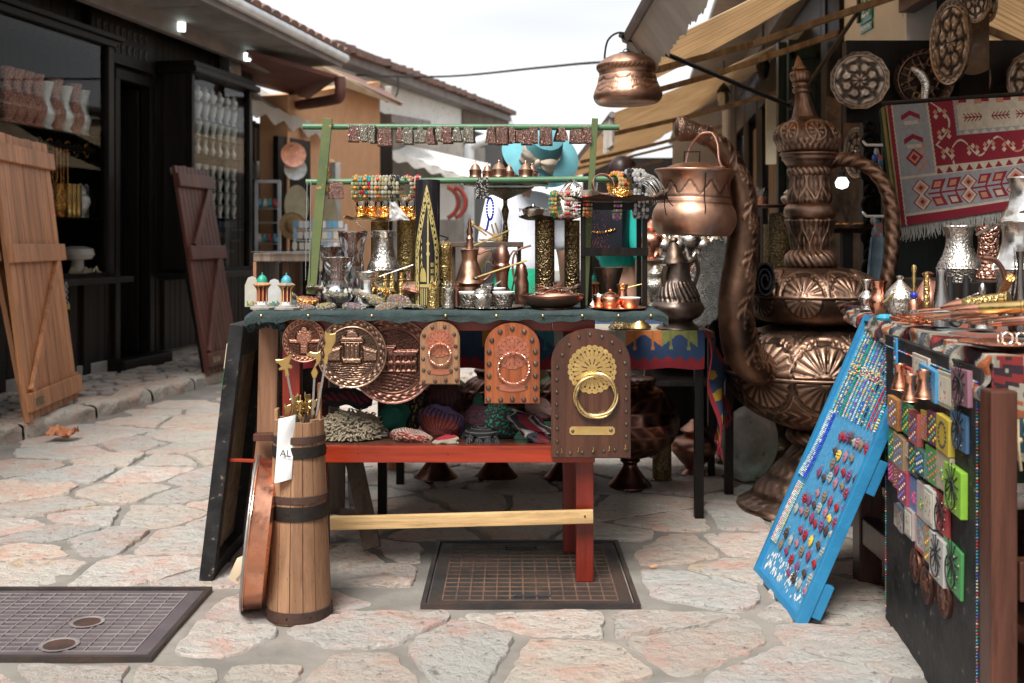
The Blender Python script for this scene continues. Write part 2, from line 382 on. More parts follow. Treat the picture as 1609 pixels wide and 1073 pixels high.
mat('straw', (.50, .33, .16), (.38, .24, .11), 30, .8, 0, .8, 120, 'weave')
mat('tin', (.55, .55, .53), (.36, .36, .35), 10, .35, .9, .3, 40, 'hammer')
mat('cloth_white', (.72, .74, .80), (.62, .64, .70), 5, .9, 0, .2, 30)
mat('cloth_teal', (.015, .40, .34), (.012, .33, .28), 5, .85, 0, .2, 30)
mat('cloth_green', (.012, .30, .17), (.01, .24, .13), 20, .85, 0, .8, 40)
mat('hat_blue', (.12, .33, .37), (.10, .28, .33), 20, .85, 0, .3, 200)
mat('bow_cloth', (.50, .43, .35), (.42, .36, .28), 10, .85)
mat('leather_black', (.012, .014, .020), None, 10, .35, 0, .4, 60)
mat('denim', (.05, .09, .12), (.12, .16, .19), 20, .9, 0, .6, 90)
mat('black_wool', (.018, .014, .018), (.03, .025, .03), 40, .95, 0, .8, 160, 'weave')
mat('lit_window_copper', (.85, .45, .33), (.55, .26, .18), 30, .3, .15, .8, 55, 'eng', spec=.8)  # lightened copper: missing light inside the window is put into the colour
mat('lit_mint_silver', (.92, .97, .94), (.66, .74, .70), 24, .2, .05, .6, 60, spec=.9)  # whitened silver: its brightness stands in for light inside window and case
glassmat('pane', (1, 1, 1), -.03); glassmat('clear_glass', (.97, .98, .98), .10); glassmat('plastic_wrap', (.97, .97, .98), .09, .15)
emit('lamp_and_reflection_white', (.85, 1, .95), 2)  # glow of the spot lamps and of the ball standing in for a reflection
def stone_material():
 m = bpy.data.materials.new('paving'); m.use_nodes = True; nt = m.node_tree; n = nt.nodes; L = nt.links.new; b = n['Principled BSDF']; b.inputs['Roughness'].default_value = .75
 tc = n.new('ShaderNodeTexCoord'); at = n.new('ShaderNodeAttribute'); at.attribute_name = 'Col'
 def nz(s, d, r=.6):
  t = n.new('ShaderNodeTexNoise'); t.inputs['Scale'].default_value = s; t.inputs['Detail'].default_value = d; t.inputs['Roughness'].default_value = r; L(tc.outputs['Object'], t.inputs[0]); return t.outputs[0]
 def ramp(s, a, c, e0=(0, 0, 0, 1), e1=(1, 1, 1, 1)):
  r = n.new('ShaderNodeValToRGB'); r.color_ramp.elements[0].position = a; r.color_ramp.elements[1].position = c; r.color_ramp.elements[0].color = e0; r.color_ramp.elements[1].color = e1; L(s, r.inputs[0]); return r.outputs[0]
 def mix(f, a, c, mode='MIX'):
  x = n.new('ShaderNodeMixRGB'); x.blend_type = mode
  for i, s in enumerate((f, a, c)):
   if hasattr(s, 'links'): L(s, x.inputs[i])
   else: x.inputs[i].default_value = s if i == 0 else s+(1,)
  return x.outputs[0]
 pink = mix(ramp(nz(9, 8, .7), .42, .60), (.66, .58, .51), (.68, .43, .35))
 c = mix(ramp(nz(3.2, 4), .40, .62), (.60, .56, .50), pink)
 c = mix(ramp(nz(26, 8, .75), .58, .70), c, (.66, .64, .60))
 c = mix(ramp(nz(4.1, 6), .63, .74), c, (.50, .34, .15))
 g = nz(34, 10, .72); c = mix(ramp(g, .33, .43), (.24, .20, .17), c)
 c = mix(1.0, c, at.outputs['Color'], 'MULTIPLY')
 L(c, b.inputs['Base Color'])
 v = n.new('ShaderNodeTexVoronoi'); v.inputs['Scale'].default_value = 26; v.feature = 'SMOOTH_F1'; L(tc.outputs['Object'], v.inputs[0])
 a = n.new('ShaderNodeMath'); a.operation = 'MULTIPLY_ADD'; L(v.outputs[0], a.inputs[0]); a.inputs[1].default_value = -.5; L(g, a.inputs[2])
 a2 = n.new('ShaderNodeMath'); a2.operation = 'MULTIPLY_ADD'; L(nz(90, 6, .7), a2.inputs[0]); a2.inputs[1].default_value = .5; L(a.outputs[0], a2.inputs[2])
 bp = n.new('ShaderNodeBump'); bp.inputs['Strength'].default_value = 1; bp.inputs['Distance'].default_value = .035; L(a2.outputs[0], bp.inputs['Height']); L(bp.outputs[0], b.inputs['Normal']); return m
PAVE = stone_material()
mat('mortar', (.215, .195, .172), (.135, .125, .110), 5, .9, 0, .6, 70)
COVERS = [(-.262, .368, 3.09, 3.76), (-1.75, -.90, 2.70, 3.25)]
seeds = []
for px, py in [(715, 1030), (890, 1040), (1090, 1015), (1350, 1015), (1250, 1060), (900, 973), (1010, 975), (560, 1000), (440, 950), (590, 905), (640, 870), (560, 1050), (330, 1020), (150, 1060), (430, 1045), (270, 1055),
               (1100, 925), (1070, 865), (1180, 860), (1175, 900), (1300, 930), (1330, 960), (1400, 900), (1290, 860), (1160, 815), (1240, 815), (1060, 815), (1010, 800), (950, 850), (860, 790), (740, 790), (640, 800), (800, 835), (700, 845),
               (230, 895), (50, 870), (40, 895), (160, 855), (280, 855), (70, 840), (20, 830), (70, 800), (200, 775), (250, 810), (130, 815), (30, 775), (120, 745), (240, 745), (40, 735), (170, 725), (270, 725), (110, 712), (220, 700), (300, 690), (330, 720), (330, 750), (300, 780), (350, 790), (620, 755), (700, 750), (820, 765), (560, 880), (920, 760), (1000, 750), (1070, 760)]:
 p = G(px, py); seeds.append((p.x, p.y))
hot = list(seeds)
def far(x, y, r): return all((x-a)**2+(y-b)**2 > r*r for a, b in seeds)
random.seed(11)
for (x0, x1, y0, y1, rr, tries) in ((-6, 5, 1.2, 7, .30, 9000), (-6, 5, 7, 14, .34, 5000), (-6, 6, 14, 30, .5, 4000), (-6, 5, -4, 1.2, .45, 2500)):
 for _ in range(tries):
  x = random.uniform(x0, x1); y = random.uniform(y0, y1)
  if far(x, y, rr*random.uniform(.8, 1.5)): seeds.append((x, y))
for (x0, x1, y0, y1) in COVERS:
 seeds[:] = [s for s in seeds if not (x0-.03 < s[0] < x1+.03 and y0-.03 < s[1] < y1+.03)]
KA = Vector((-2.60, 5.49)); KD = Vector((.163, .987))      # kerb line
def kerb_x(y): return KA.x+(y-KA.y)*KD.x/KD.y
bm = nb(); cl = bm.loops.layers.float_color.new('Col')
def clip(poly, nx, ny, c):
 q = []
 for i in range(len(poly)):
  a = poly[i]; b = poly[(i+1) % len(poly)]; da = a[0]*nx+a[1]*ny-c; db = b[0]*nx+b[1]*ny-c
  if da <= 0: q.append(a)
  if (da < 0 < db) or (db < 0 < da):
   t = da/(da-db); q.append((a[0]+(b[0]-a[0])*t, a[1]+(b[1]-a[1])*t))
 return q
def stones(bm, pts, gap, z, xlim, rough=.012, step=.035, hgt=.009, asp=1.0, edge=None):
 for i, (sx, sy) in enumerate(pts):
  if not xlim(sx, sy): continue
  near = sorted(((a-sx)**2+((b-sy)*asp)**2, a, b) for a, b in pts if abs(a-sx) < 1.6 and abs(b-sy) < 1.6)[1:20]
  poly = [(sx-.6, sy-.6), (sx+.6, sy-.6), (sx+.6, sy+.6), (sx-.6, sy+.6)]
  for _, a, b in near:
   dx, dy = a-sx, (b-sy)*asp*asp; l = math.hypot(dx, dy); nx, ny = dx/l, dy/l; mx_, my = (a+sx)/2, (b+sy)/2
   poly = clip(poly, nx, ny, nx*mx_+ny*my-gap/2*random.uniform(.75, 1.3))
   if len(poly) < 3: break
  if len(poly) < 3: continue
  for (x0, x1, y0, y1) in COVERS:
   if x0-.5 < sx < x1+.5 and y0-.5 < sy < y1+.5:
    if sy < y0: poly = clip(poly, 0, 1, y0-.035)
    elif sy > y1: poly = clip(poly, 0, -1, -(y1+.03))
    elif sx < x0: poly = clip(poly, 1, 0, x0-.04)
    elif sx > x1: poly = clip(poly, -1, 0, -(x1+.04))
  if edge: poly = clip(poly, *edge)
  if len(poly) < 3: continue
  # round the corners and roughen the outline
  dense = []
  for k in range(len(poly)):
   a = poly[k]; b = poly[(k+1) % len(poly)]; l = math.hypot(b[0]-a[0], b[1]-a[1]); m = max(int(l/step), 1)
   for j in range(m): dense.append(Vector((a[0]+(b[0]-a[0])*j/m, a[1]+(b[1]-a[1])*j/m)))
  if len(dense) < 6: continue
  for _ in range(2): dense = [(dense[k-1]+dense[k]*2+dense[(k+1) % len(dense)])/4 for k in range(len(dense))]
  c = sum(dense, Vector((0, 0)))/len(dense); n = len(dense)
  def off(p):
   q = Vector((p.x*7, p.y*7, i*.0)); f = fbm((p.x*16, p.y*16, i*3.1), 3); return p+(p-c).normalized()*(f*rough+fbm((p.x*45, p.y*45, i), 2)*rough*.45)
  dense = [off(p) for p in dense]; tilt = (random.uniform(-.006, .006), random.uniform(-.006, .006)); hh = hgt*random.uniform(.5, 1.5)
  R_ = 1.0; levels = ((1.0, -.004), (.995, hh*.55), (.965, hh), (.80, hh), (.5, hh), (.2, hh))
  rings = []
  for s, zz in levels:
   ring = []
   for p in dense:
    q = c+(p-c)*s; dz = fbm((q.x*9, q.y*9, 3), 4)*.006 if s < .99 else 0
    ring.append(bm.verts.new((q.x, q.y, z+zz+dz+tilt[0]*(q.x-c.x)*4+tilt[1]*(q.y-c.y)*4 if zz > 0 else z+zz)))
   rings.append(ring)
  v = random.uniform(.80, 1.08); t = random.uniform(-.05, .05); colr = (v*(1+t), v, v*(1-t), 1); fs = []
  for A, B in zip(rings, rings[1:]):
   for k in range(n): fs.append(bm.faces.new((A[k], A[(k+1) % n], B[(k+1) % n], B[k])))
  fs.append(bm.faces.new(rings[-1]))
  for f in fs:
   for l in f.loops: l[cl] = colr
stones(bm, seeds, .028, 0, lambda x, y: x > kerb_x(y)+.15 and -2 < y < 26 and x < 4.5, rough=.015, step=.022, asp=1.15)
struct('paving_stones', bm, PAVE, True)
bm = nb()
def gz(x, y): return fbm((x*2.2, y*2.2, 0), 3)*.004
sheet(lambda u, v: Vector((-4+9*u, 1+13*v, gz(-4+9*u, 1+13*v))), 180, 220, bm=bm)
for a in ((-120, -120, 120, 1), (-120, 14, 120, 300), (-120, 1, -4, 14), (5, 1, 120, 14)):
 quadmesh(bm, (a[0], a[1], 0), (a[2], a[1], 0), (a[2], a[3], 0), (a[0], a[3], 0))
struct('ground', bm, M_['mortar'], True)
bm = nb(); cl = bm.loops.layers.float_color.new('Col'); s = -6.0
while s < 9:
 L_ = random.uniform(.38, .75); a = KA+KD*s; ang = math.atan2(KD.y, KD.x); M = Matrix.Translation((a.x, a.y, 0)) @ Matrix.Rotation(ang, 4, 'Z')
 def kf(u, v, L_=L_, M=M, s=s):
  x = .012+u*(L_-.024); t = v*4      # profile across: up the face, round, across
  if t < 1: y, z = 0, -.02+t*.085
  elif t < 2: a_ = (t-1)*PI/2; y, z = .03*(1-cos(a_)), .065+.025*sin(a_)
  else: y, z = .03+(t-2)*.07+0, .09+.0*(t-2)
  e = min(u, 1-u)*L_; z -= max(0, .02-e)*.8
  q = M @ Vector((x, y+.02, z)); f = fbm((q.x*8, q.y*8, q.z*8), 4); return q+Vector((-.02*f, .01*f, .014*f))
 k0 = len(bm.faces); sheet(kf, 14, 14, bm=bm); bm.faces.ensure_lookup_table(); v = random.uniform(.85, 1.1); paint(bm, bm.faces[k0:], (v, v*.99, v*.95)); s += L_
struct('kerb', bm, PAVE, True)
bm = nb(); cl = bm.loops.layers.float_color.new('Col'); pts = []
seeds2 = []
for _ in range(9000):
 s = random.uniform(-3, 6); n_ = random.uniform(.15, 1.3); q = KA+KD*s+Vector((-KD.y, KD.x))*n_
 if all((q.x-a)**2+(q.y-b)**2 > .12**2 for a, b in seeds2): seeds2.append((q.x, q.y))
sv = COVERS; COVERS = []
stones(bm, seeds2, .022, .07, lambda x, y: True, .008, .025, .022, edge=(KD.y, -KD.x, KA.x*KD.y-KA.y*KD.x-.17)); COVERS = sv
struct('pavement', bm, PAVE, True)
bm = nb(); a = KA+KD*-8; b = KA+KD*22; nn = Vector((-KD.y, KD.x))
q = [a+nn*.1, b+nn*.1, b+nn*2.6, a+nn*2.6]
quadmesh(bm, *[(p.x, p.y, .082) for p in q]); struct('pavement_bed', bm, M_['mortar'])
mat('cast_iron', (.055, .048, .047), (.10, .068, .055), 5, .42, .55, .5, 120, lo=.42, hi=.62)
mat('cast_iron_grey', (.115, .095, .105), (.16, .13, .135), 5, .40, .5, .5, 120)
mat('rust_line', (.17, .095, .06), (.085, .055, .045), 12, .7, .2, .5, 120)
mat('bright_line', (.30, .27, .26), (.2, .17, .17), 12, .5, .4, .4, 120)
def cover(x0, x1, y0, y1, m, ml, label, nx, ny, lw, holes, z=.009):
 t = thing('manhole_cover', label, 'manhole cover', ((x0+x1)/2, (y0+y1)/2, 0)); b = nb()
 for q in ((x0, y0, x1, y0+.014), (x0, y1-.014, x1, y1), (x0, y0+.014, x0+.014, y1-.014), (x1-.014, y0+.014, x1, y1-.014)): box(b, q[0], q[1], -.01, q[2], q[3], z+.006)
 ob('frame', b, M_['cast_iron'], t, False, True); b = nb(); box(b, x0+.019, y0+.019, -.01, x1-.019, y1-.019, z, bev=.002); ob('plate', b, m, t, False, True)
 b = nb(); ax0, ax1, ay0, ay1 = x0+.06, x1-.06, y0+.05, y1-.05
 for i in range(nx+1): xx = ax0+(ax1-ax0)*i/nx; box(b, xx-lw, ay0, z-.002, xx+lw, ay1, z+.0025)
 for j in range(ny+1): yy = ay0+(ay1-ay0)*j/ny; box(b, ax0, yy-lw*.8, z-.002, ax1, yy+lw*.8, z+.0022)
 ob('raised_grid', b, ml, t, False, True)
 for (hx, hy, r) in holes:
  b = nb(); lathe(b, [(r, z-.004), (r+.008, z+.004), (r, z+.0045), (r*.93, z+.003)], 28, T(hx, hy, 0), cap=False); ob('hole_rim', b, M_['bright_line'], t, True, True)
  b = nb(); lathe(b, [(r*.97, z+.0032), (0, z+.0028)], 28, T(hx, hy, 0), cap=False); ob('hole', b, M_['rusty_iron'] if r > .03 else M_['ink'], t, True, True)
 return t
c = cover(*COVERS[0], M_['cast_iron'], M_['rust_line'], 'rusty brown iron cover in the paving under the red table', 13, 14, .0022, [])
b = nb()
for yy, xx in ((3.17, .06), (3.67, .03)): beam(b, (xx-.05, yy, .013), (xx+.05, yy, .013), .006, .004); ball(b, (xx-.05, yy, .013), .006, 6); ball(b, (xx+.05, yy, .013), .006, 6)
obs('lifting_slot', b, M_['ink'], c, False, True)
p1 = G(137, 984); p2 = G(93, 1020)
c = cover(*COVERS[1], M_['cast_iron_grey'], M_['bright_line'], 'grey iron cover with two round finger holes, left of the barrel', 17, 15, .0018, [(p1.x, p1.y, .038), (p2.x, p2.y, .042)])
b = nb(); p = G(97, 688, .02)
sheet(lambda u, v: p+Vector(((u-.5)*.14, (v-.5)*.12, .02+.05*abs(fbm((u*3, v*3, 1), 3))+.03*sin(u*7)*(1-abs(v-.5)*2))), 22, 18, .002, b)
mat('dry_leaf', (.30, .10, .045), (.42, .17, .08), 30, .7, 0, .5, 80); solo('dry_leaf', b, M_['dry_leaf'], 'crumpled brown dry leaf lying against the kerb on the left', 'leaf')
b = nb(); p = G(1027, 891, .012); box(b, -.012, -.006, 0, .012, .006, .006, T(*p) @ Rz(30), .001); solo('brick_chip', b, M_['plaster_orange'], 'tiny orange chip of brick right of the rusty iron cover', 'rubble')
UA = math.atan(.18); A0 = Vector((-3.21, 6.96, 0)); NV = Vector((cos(UA), -sin(UA), 0)); UV_ = Vector((sin(UA), cos(UA), 0)); LROT = (0, 0, PI/2-UA)
def LP(px, py, n=0):
 p = hit(px, py, A0+NV*n, NV); return ((p-A0).dot(UV_), -n, p.z)
def LS(px, n=0): return LP(px, 380, n)[0]
def LW(s, y, z): return A0+UV_*s-NV*y+Vector((0, 0, z))      # local -> world
LM = Matrix.Translation(A0) @ Matrix.Rotation(PI/2-UA, 4, 'Z')
shop = thing('shop_building', 'black timber shop with open doorway and plank walls under grey eaves on the left', 'building', A0, LROT)
def planks(bm, x0, x1, z0, z1, y0, y1, w=.095, gap=.006):
 n = max(int(round((x1-x0)/w)), 1); w = (x1-x0)/n
 for i in range(n):
  o = random.uniform(0, .004); box(bm, x0+i*w+gap/2, y0+o, z0, x0+(i+1)*w-gap/2, y1, z1, bev=.003)
sW = LS(172, .12); sD0 = LS(176); sD1 = LS(238); sC0 = LS(302, .30); sC1 = LS(396, .30); SE = 3.75
b = nb()
for q in ((-9, sD0, 2.42, 2.9), (sD1, SE, 2.42, 2.9), (sD0, sD1, 2.32, 2.9)): planks(b, q[0], q[1], q[2], q[3], 0, .05)
planks(b, -1.6, sD0, .1, .75, 0, .05); planks(b, sD1+.02, SE, .1, 2.42, .0, .05, .085); planks(b, -9, -1.6, .1, 2.42, 0, .05, .12)
ob('plank_wall', b, M_['panel_wood'], shop, False)
b = nb(); box(b, -9, .06, 0, sD0, .12, 2.9) if False else None
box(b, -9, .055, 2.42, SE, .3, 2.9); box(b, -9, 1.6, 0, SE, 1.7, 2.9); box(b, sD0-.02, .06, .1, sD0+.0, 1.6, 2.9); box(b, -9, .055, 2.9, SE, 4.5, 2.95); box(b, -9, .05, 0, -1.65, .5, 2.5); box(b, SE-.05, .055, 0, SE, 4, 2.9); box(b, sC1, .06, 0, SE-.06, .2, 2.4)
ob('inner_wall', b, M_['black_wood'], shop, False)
b = nb()
for x0, x1 in ((sD0-.0, sD0+.07), (sD1-.07, sD1), (sD1+.02, sD1+.12)): box(b, x0, -.03, .1, x1, .06, 2.36, bev=.006)
box(b, sD0, -.035, 2.28, sD1, .06, 2.36, bev=.006); ob('door_frame', b, M_['black_wood'], shop, False)
b = nb(); box(b, sD0-.1, -.16, .08, sD1+.05, .3, .17, bev=.01); ob('threshold', b, M_['black_wood'], shop, False)
b = nb(); box(b, -9, -.02, .04, SE, .05, .17, bev=.008); ob('plinth', b, M_['concrete'], shop, False)
b = nb(); planks(b, 0, .75, .18, 2.26, 0, .03, .09); b.transform(T(sD1-.09, .05, 0) @ Rz(97)); ob('door_leaf', b, M_['black_wood'], shop, False)
x0, _, zt = LP(140, 10, .05); x1 = LS(236, .05); b = nb(); box(b, x0, -.07, 2.40, x1, -.03, 2.86, bev=.006); box(b, x0-.02, -.075, 2.38, x1+.02, -.03, 2.41, bev=.004)
ob('sign_board', b, M_['black_wood'], shop, False)
def carve(x, z, w, h, k):       # one carved letter-like figure of strokes
 bb = nb(); random.seed(k)
 for (a, c) in (((0, 0), (0, 1)), ((0, .5), (.8, 1)), ((0, .5), (.8, 0)), ((.8, 0), (.8, 1)))[:2+k % 3]: beam(bb, (x+a[0]*w, -.073, z+a[1]*h), (x+c[0]*w, -.073, z+c[1]*h), .006, .010)
 return bb
mat('carving', (.06, .045, .035), (.035, .028, .022), 14, .4)
for r_, zz in enumerate((2.72, 2.58, 2.46)):
 bb = nb()
 for k in range(9):
  c = carve(x0+.06+k*(x1-x0-.1)/9, zz, .05, .08, k+r_); me = bpy.data.meshes.new('x'); c.to_mesh(me); c.free(); bb.from_mesh(me); bpy.data.meshes.remove(me)
 ob('carved_lettering', bb, M_['carving'], shop, False)
b = nb();
for i in range(14): box(b, -9+i*.93, -.80, 2.80, -9+i*.93+.915, -.26, 2.815)
ob('soffit', b, M_['soffit'], shop, False)
b = nb(); box(b, -9, -.27, 2.68, SE+.02, -.20, 2.86, bev=.006); box(b, -9, -.2, 2.86, SE+.1, 0, 2.88); ob('eaves_beam', b, M_['fascia'], shop, False)
b = nb(); box(b, -9, -.83, 2.78, SE+.25, -.80, 2.86, bev=.004); box(b, -9, -.815, 2.86, SE+.25, 4, 2.875, T(0, 0, 0))
ob('fascia', b, M_['fascia'], shop, False)
b = nb(); tube(b, [(-9, -.86, 2.88), (SE+.25, -.86, 2.87)], .045, 10); ob('gutter', b, M_['white_metal'], shop)
b = nb()
for i in range(66):
 x = -9+i*.2
 for j in range(3):
  m = T(x, -.86+j*.32, 2.93+j*.16) @ Rx(26); n = 7; A = [b.verts.new(m @ Vector((.1*cos(PI*k/n)*1.0, -.02, .05*sin(PI*k/n)))) for k in range(n+1)]; B = [b.verts.new(m @ Vector((.1*cos(PI*k/n), .36, .05*sin(PI*k/n)-.01))) for k in range(n+1)]
  for k in range(n): b.faces.new((A[k+1], A[k], B[k], B[k+1]))
  b.faces.new(A)
ob('roof', b, M_['tile'], shop)
b = nb(); pa = P(472, 135, 10.6); pts = [P(534, 122, 10.5), P(534, 150, 10.5), P(520, 157, 10.7), P(470, 165, 11.4)]
tube(b, smoothpath(pts, 5), .055, 10); ob('downpipe', b, M_['soffit_red'], shop, True, True)
b = nb(); slab(b, P(392, 78, 9.6), P(530, 118, 10.5), P(485, 150, 11.6), P(370, 120, 11), .04); ob('end_soffit', b, M_['soffit_red'], shop, False, True)
wz0, wz1 = .80, 2.46
b = nb()
for x in (-1.62, sW-.075): box(b, x, -.16, wz0, x+.075, .0, wz1, bev=.008)
box(b, -1.65, -.17, wz1, sW+.02, .02, wz1+.05, bev=.008); box(b, -1.65, -.20, wz1+.05, sW+.08, .02, wz1+.09, bev=.008); box(b, -1.62, -.15, wz0, sW, 0, wz0+.03)
box(b, -.5, -.15, wz0, -.46, -.06, wz1); ob('window_frame', b, M_['black_wood'], shop, False)
b = nb(); box(b, -1.7, -.24, wz0-.045, sW+.13, .02, wz0, bev=.008); ob('window_sill', b, M_['panel_wood'], shop, False)
b = nb(); quadmesh(b, (-1.6, -.125, wz0), (sW-.04, -.125, wz0), (sW-.04, -.125, wz1), (-1.6, -.125, wz1)); ob('window_pane', b, M_['pane'], shop, False)
b = nb()
for z in (1.22, 1.80): box(b, -1.6, -.10, z-.012, sW-.03, .45, z)
ob('window_shelf', b, M_['black_wood'], shop, False)
b = nb(); box(b, -1.6, .5, .75, sW+.0, .52, 2.5); box(b, -1.6, -.1, wz0-.04, sW-.02, .5, wz0-.02); ob('window_backing', b, M_['panel_wood'], shop, False)
b = nb()
for x in (sW-.18, sW-.36, -.2): box(b, x, -.03, .1, x+.09, .01, wz0-.05, bev=.005)
obs('pilaster', b, M_['panel_wood'], shop, False)
for (px, py) in ((285, 43), (388, 90)):
 s, y, z = LP(px, py, .28); l = thing('spot_lamp', 'small lit square lamp under the eaves, '+('over the dark doorway' if px < 300 else 'near the white scalloped awning'), 'lamp', LW(s, y, z))
 b = nb(); box(b, -.03, -.04, -.035, .03, .0, .035, Rz(20), .008); ob('lamp_face', b, M_['lamp_and_reflection_white'], l, False)
 b = nb(); box(b, -.035, .001, -.04, .035, .03, .04, Rz(20), .006); beam(b, (0, .02, .03), (0, .02, .1), .012, .012); ob('lamp_bracket', b, M_['iron'], l, False)
b = nb(); s, y, z = LP(361, 95, .06); box(b, s-.12, -.12, z-.14, s+.12, -.01, z+.14, bev=.01); o = ob('fuse_box', b, M_['tin'], shop, False)
case = thing('display_case', 'tall black glazed display case full of silver cups on the dark shop wall', 'display case', LW(sC0, 0, 0), LROT); cw = sC1-sC0; b = nb()
z0, z1 = .80, 2.42
for x in (0, cw-.05): box(b, x, -.30, z0, x+.05, -.24, z1, bev=.005); box(b, x, -.06, z0, x+.05, -.005, z1, bev=.005)
box(b, -.05, -.36, z1, cw+.06, .0, z1+.05, bev=.008); box(b, -.02, -.33, z1+.05, cw+.02, -.0, z1+.10, bev=.008); box(b, 0, -.30, z0, cw, -.005, z0+.03); ob('case_frame', b, M_['black_wood'], case, False)
b = nb(); box(b, -.05, -.35, z0-.05, cw+.08, 0, z0, bev=.008); ob('sill', b, M_['panel_wood'], case, False)
b = nb(); quadmesh(b, (.05, -.27, z0+.03), (cw-.05, -.27, z0+.03), (cw-.05, -.27, z1), (.05, -.27, z1)); ob('glass_pane', b, M_['pane'], case, False)
b = nb(); box(b, .02, -.012, z0, cw-.02, -.006, z1); box(b, .0, -.24, z0, .012, -.06, z1); ob('case_back', b, M_['panel_wood'], case, False)
b = nb(); planks(b, .0, cw, .17, .74, -.06, -.01, .09); ob('base_planks', b, M_['panel_wood'], case, False)
VP = {'cup': [(.0, 0), (.24, 0), (.20, .10), (.13, .22), (.20, .45), (.27, .8), (.30, 1), (.27, 1), (.2, .6), (0, .5)],
 'vase': [(0, 0), (.20, 0), (.19, .04), (.12, .12), (.19, .27), (.21, .38), (.13, .55), (.10, .66), (.13, .8), (.19, 1), (.17, 1), (.08, .7), (0, .65)],
 'jug': [(0, 0), (.20, 0), (.22, .05), (.14, .12), (.24, .3), (.25, .42), (.14, .58), (.11, .7), (.16, .9), (.19, 1), (.16, 1), (.08, .7), (0, .65)],
 'urn': [(0, 0), (.18, 0), (.1, .08), (.2, .25), (.3, .45), (.26, .62), (.12, .72), (.18, .8), (.1, .9), (.03, 1), (0, 1)],
 'shell': [(0, 0), (.165, 0), (.165, .02), (.15, .03), (.15, .05), (.155, .06), (.155, 1), (.14, 1), (.14, .5), (0, .5)],
 'cezve': [(0, 0), (.42, 0), (.44, .03), (.42, .12), (.34, .3), (.27, .55), (.26, .75), (.29, .9), (.33, 1), (.30, 1), (.23, .7), (0, .6)],
 'bowl': [(0, 0), (.3, 0), (.32, .1), (.44, .4), (.5, .9), (.5, 1), (.47, 1), (.4, .4), (0, .2)],
 'plate': [(0, 0), (.33, 0), (.36, .015), (.44, .03), (.50, .04), (.50, .055), (.44, .045), (.36, .03), (.30, .018), (0, .018)]}
def vessel(name, label, cat, prof, m, loc, h, group=None, seg=20, sub=0, wf=1, rot=None):
 b = nb(); lathe(b, [(r*h*wf, z*h) for r, z in prof], seg, sub=sub); return solo(name, b, m, label, cat, group, loc=loc, rot=rot)
def copies(o, locs, rots=None):
 for i, l in enumerate(locs): dup(o, l, rots[i] if rots else None)
rows = [(172, 26, 'silver', 'urn', 'top'), (198, 25, 'silver', 'cup', 'second'), (224, 24, 'silver', 'cup', 'third'), (250, 24, 'silver', 'vase', 'fourth'), (283, 19, 'silver', 'cup', 'fifth'), (303, 19, 'silver', 'cup', 'sixth'), (323, 19, 'silver', 'cup', 'seventh'), (343, 19, 'silver', 'cup', 'eighth')]
for (py, hp, mm, pr, wd) in rows:
 _, _, z = LP(350, py, .15); h = hp*9.8/F; b = nb(); box(b, .015, -.235, z-.008, cw-.015, -.014, z-.001); ob('shelf', b, M_['clear_glass'], case, False)
 o = None
 for k in range(8):
  l = LW(sC0+.10+k*(cw-.2)/7, -.16, z)
  lb = ORD[k]+' '+('silver cup' if pr == 'cup' else 'lidded silver urn' if pr == 'urn' else 'silver vase')+' from the left in the '+wd+' row of the black display case'
  if o is None: o = vessel('silver_'+('goblet' if pr == 'cup' else 'vase'), lb, 'cup' if pr == 'cup' else 'vase', VP[pr], M_['lit_mint_silver'], l, h, 'silverware in the '+wd+' row of the display case', 12)
  else: dup(o, l, label=lb)
def wrow(n, xs, py0, hp, name, label, cat, pr, m, group, depth=0.05, d=7.6, wf=1):
 o = None
 for k, px in enumerate(xs):
  lb = label if len(xs) == 1 else ORD[k]+' '+label.replace(' on the', ' from the left on the')
  s, y, _ = LP(px, 300, -depth); l = LW(s, y, n); h = hp*d/F
  if o is None: o = vessel(name, lb, cat, VP[pr], m, l, h, group, 14, wf=wf)
  else: dup(o, l, label=lb)
wrow(1.80, (8, 24, 40, 56, 86, 116), 0, 84, 'copper_vase', 'engraved copper vase on the top shelf of the shop window', 'vase', 'jug', M_['lit_window_copper'], 'copper vases in the shop window', wf=.8)
wrow(1.80, (70, 100, 128, 140), 0, 76, 'silver_vase', 'slim silver vase on the top shelf of the shop window', 'vase', 'vase', M_['lit_mint_silver'], 'silver vases in the shop window')
wrow(1.22, (62, 76, 126, 135, 144), 0, 56, 'silver_jug', 'bulbous silver jug on the lower shelf of the shop window', 'jug', 'urn', M_['lit_mint_silver'], 'silver jugs in the shop window')
wrow(1.22, (106, 113, 120), 0, 52, 'brass_shell_case', 'plain brass cylinder on the lower shelf of the shop window', 'cylinder', 'shell', M_['brass'], 'brass cylinders in the shop window', -.03)
wrow(1.22, (91,), 0, 50, 'golden_pitcher', 'round golden pitcher beside brass cylinders in the left shop window', 'pitcher', 'jug', M_['gold'], None, -.06)
wrow(1.22, (66, 82, 131, 140), 0, 40, 'silver_cup', 'small silver cup on the lower shelf of the shop window', 'cup', 'vase', M_['lit_mint_silver'], 'silver cups in the shop window', .12)
wrow(.80, (88,), 0, 34, 'copper_mortar', 'small red copper mortar at the bottom of the left shop window', 'mortar', 'vase', M_['copper_bright'], None, 0, wf=1.3)
s, y, _ = LP(121, 300, -.0); b = nb(); lathe(b, [(0, 0), (.06, 0), (.05, .02), (.045, .12), (.10, .13), (.12, .16), (.11, .20), (.05, .22), (0, .22)], 20); solo('oil_lamp', b, M_['porcelain'], 'white domed glass lamp at the bottom of the left shop window', 'lamp', loc=LW(s, y, .80))
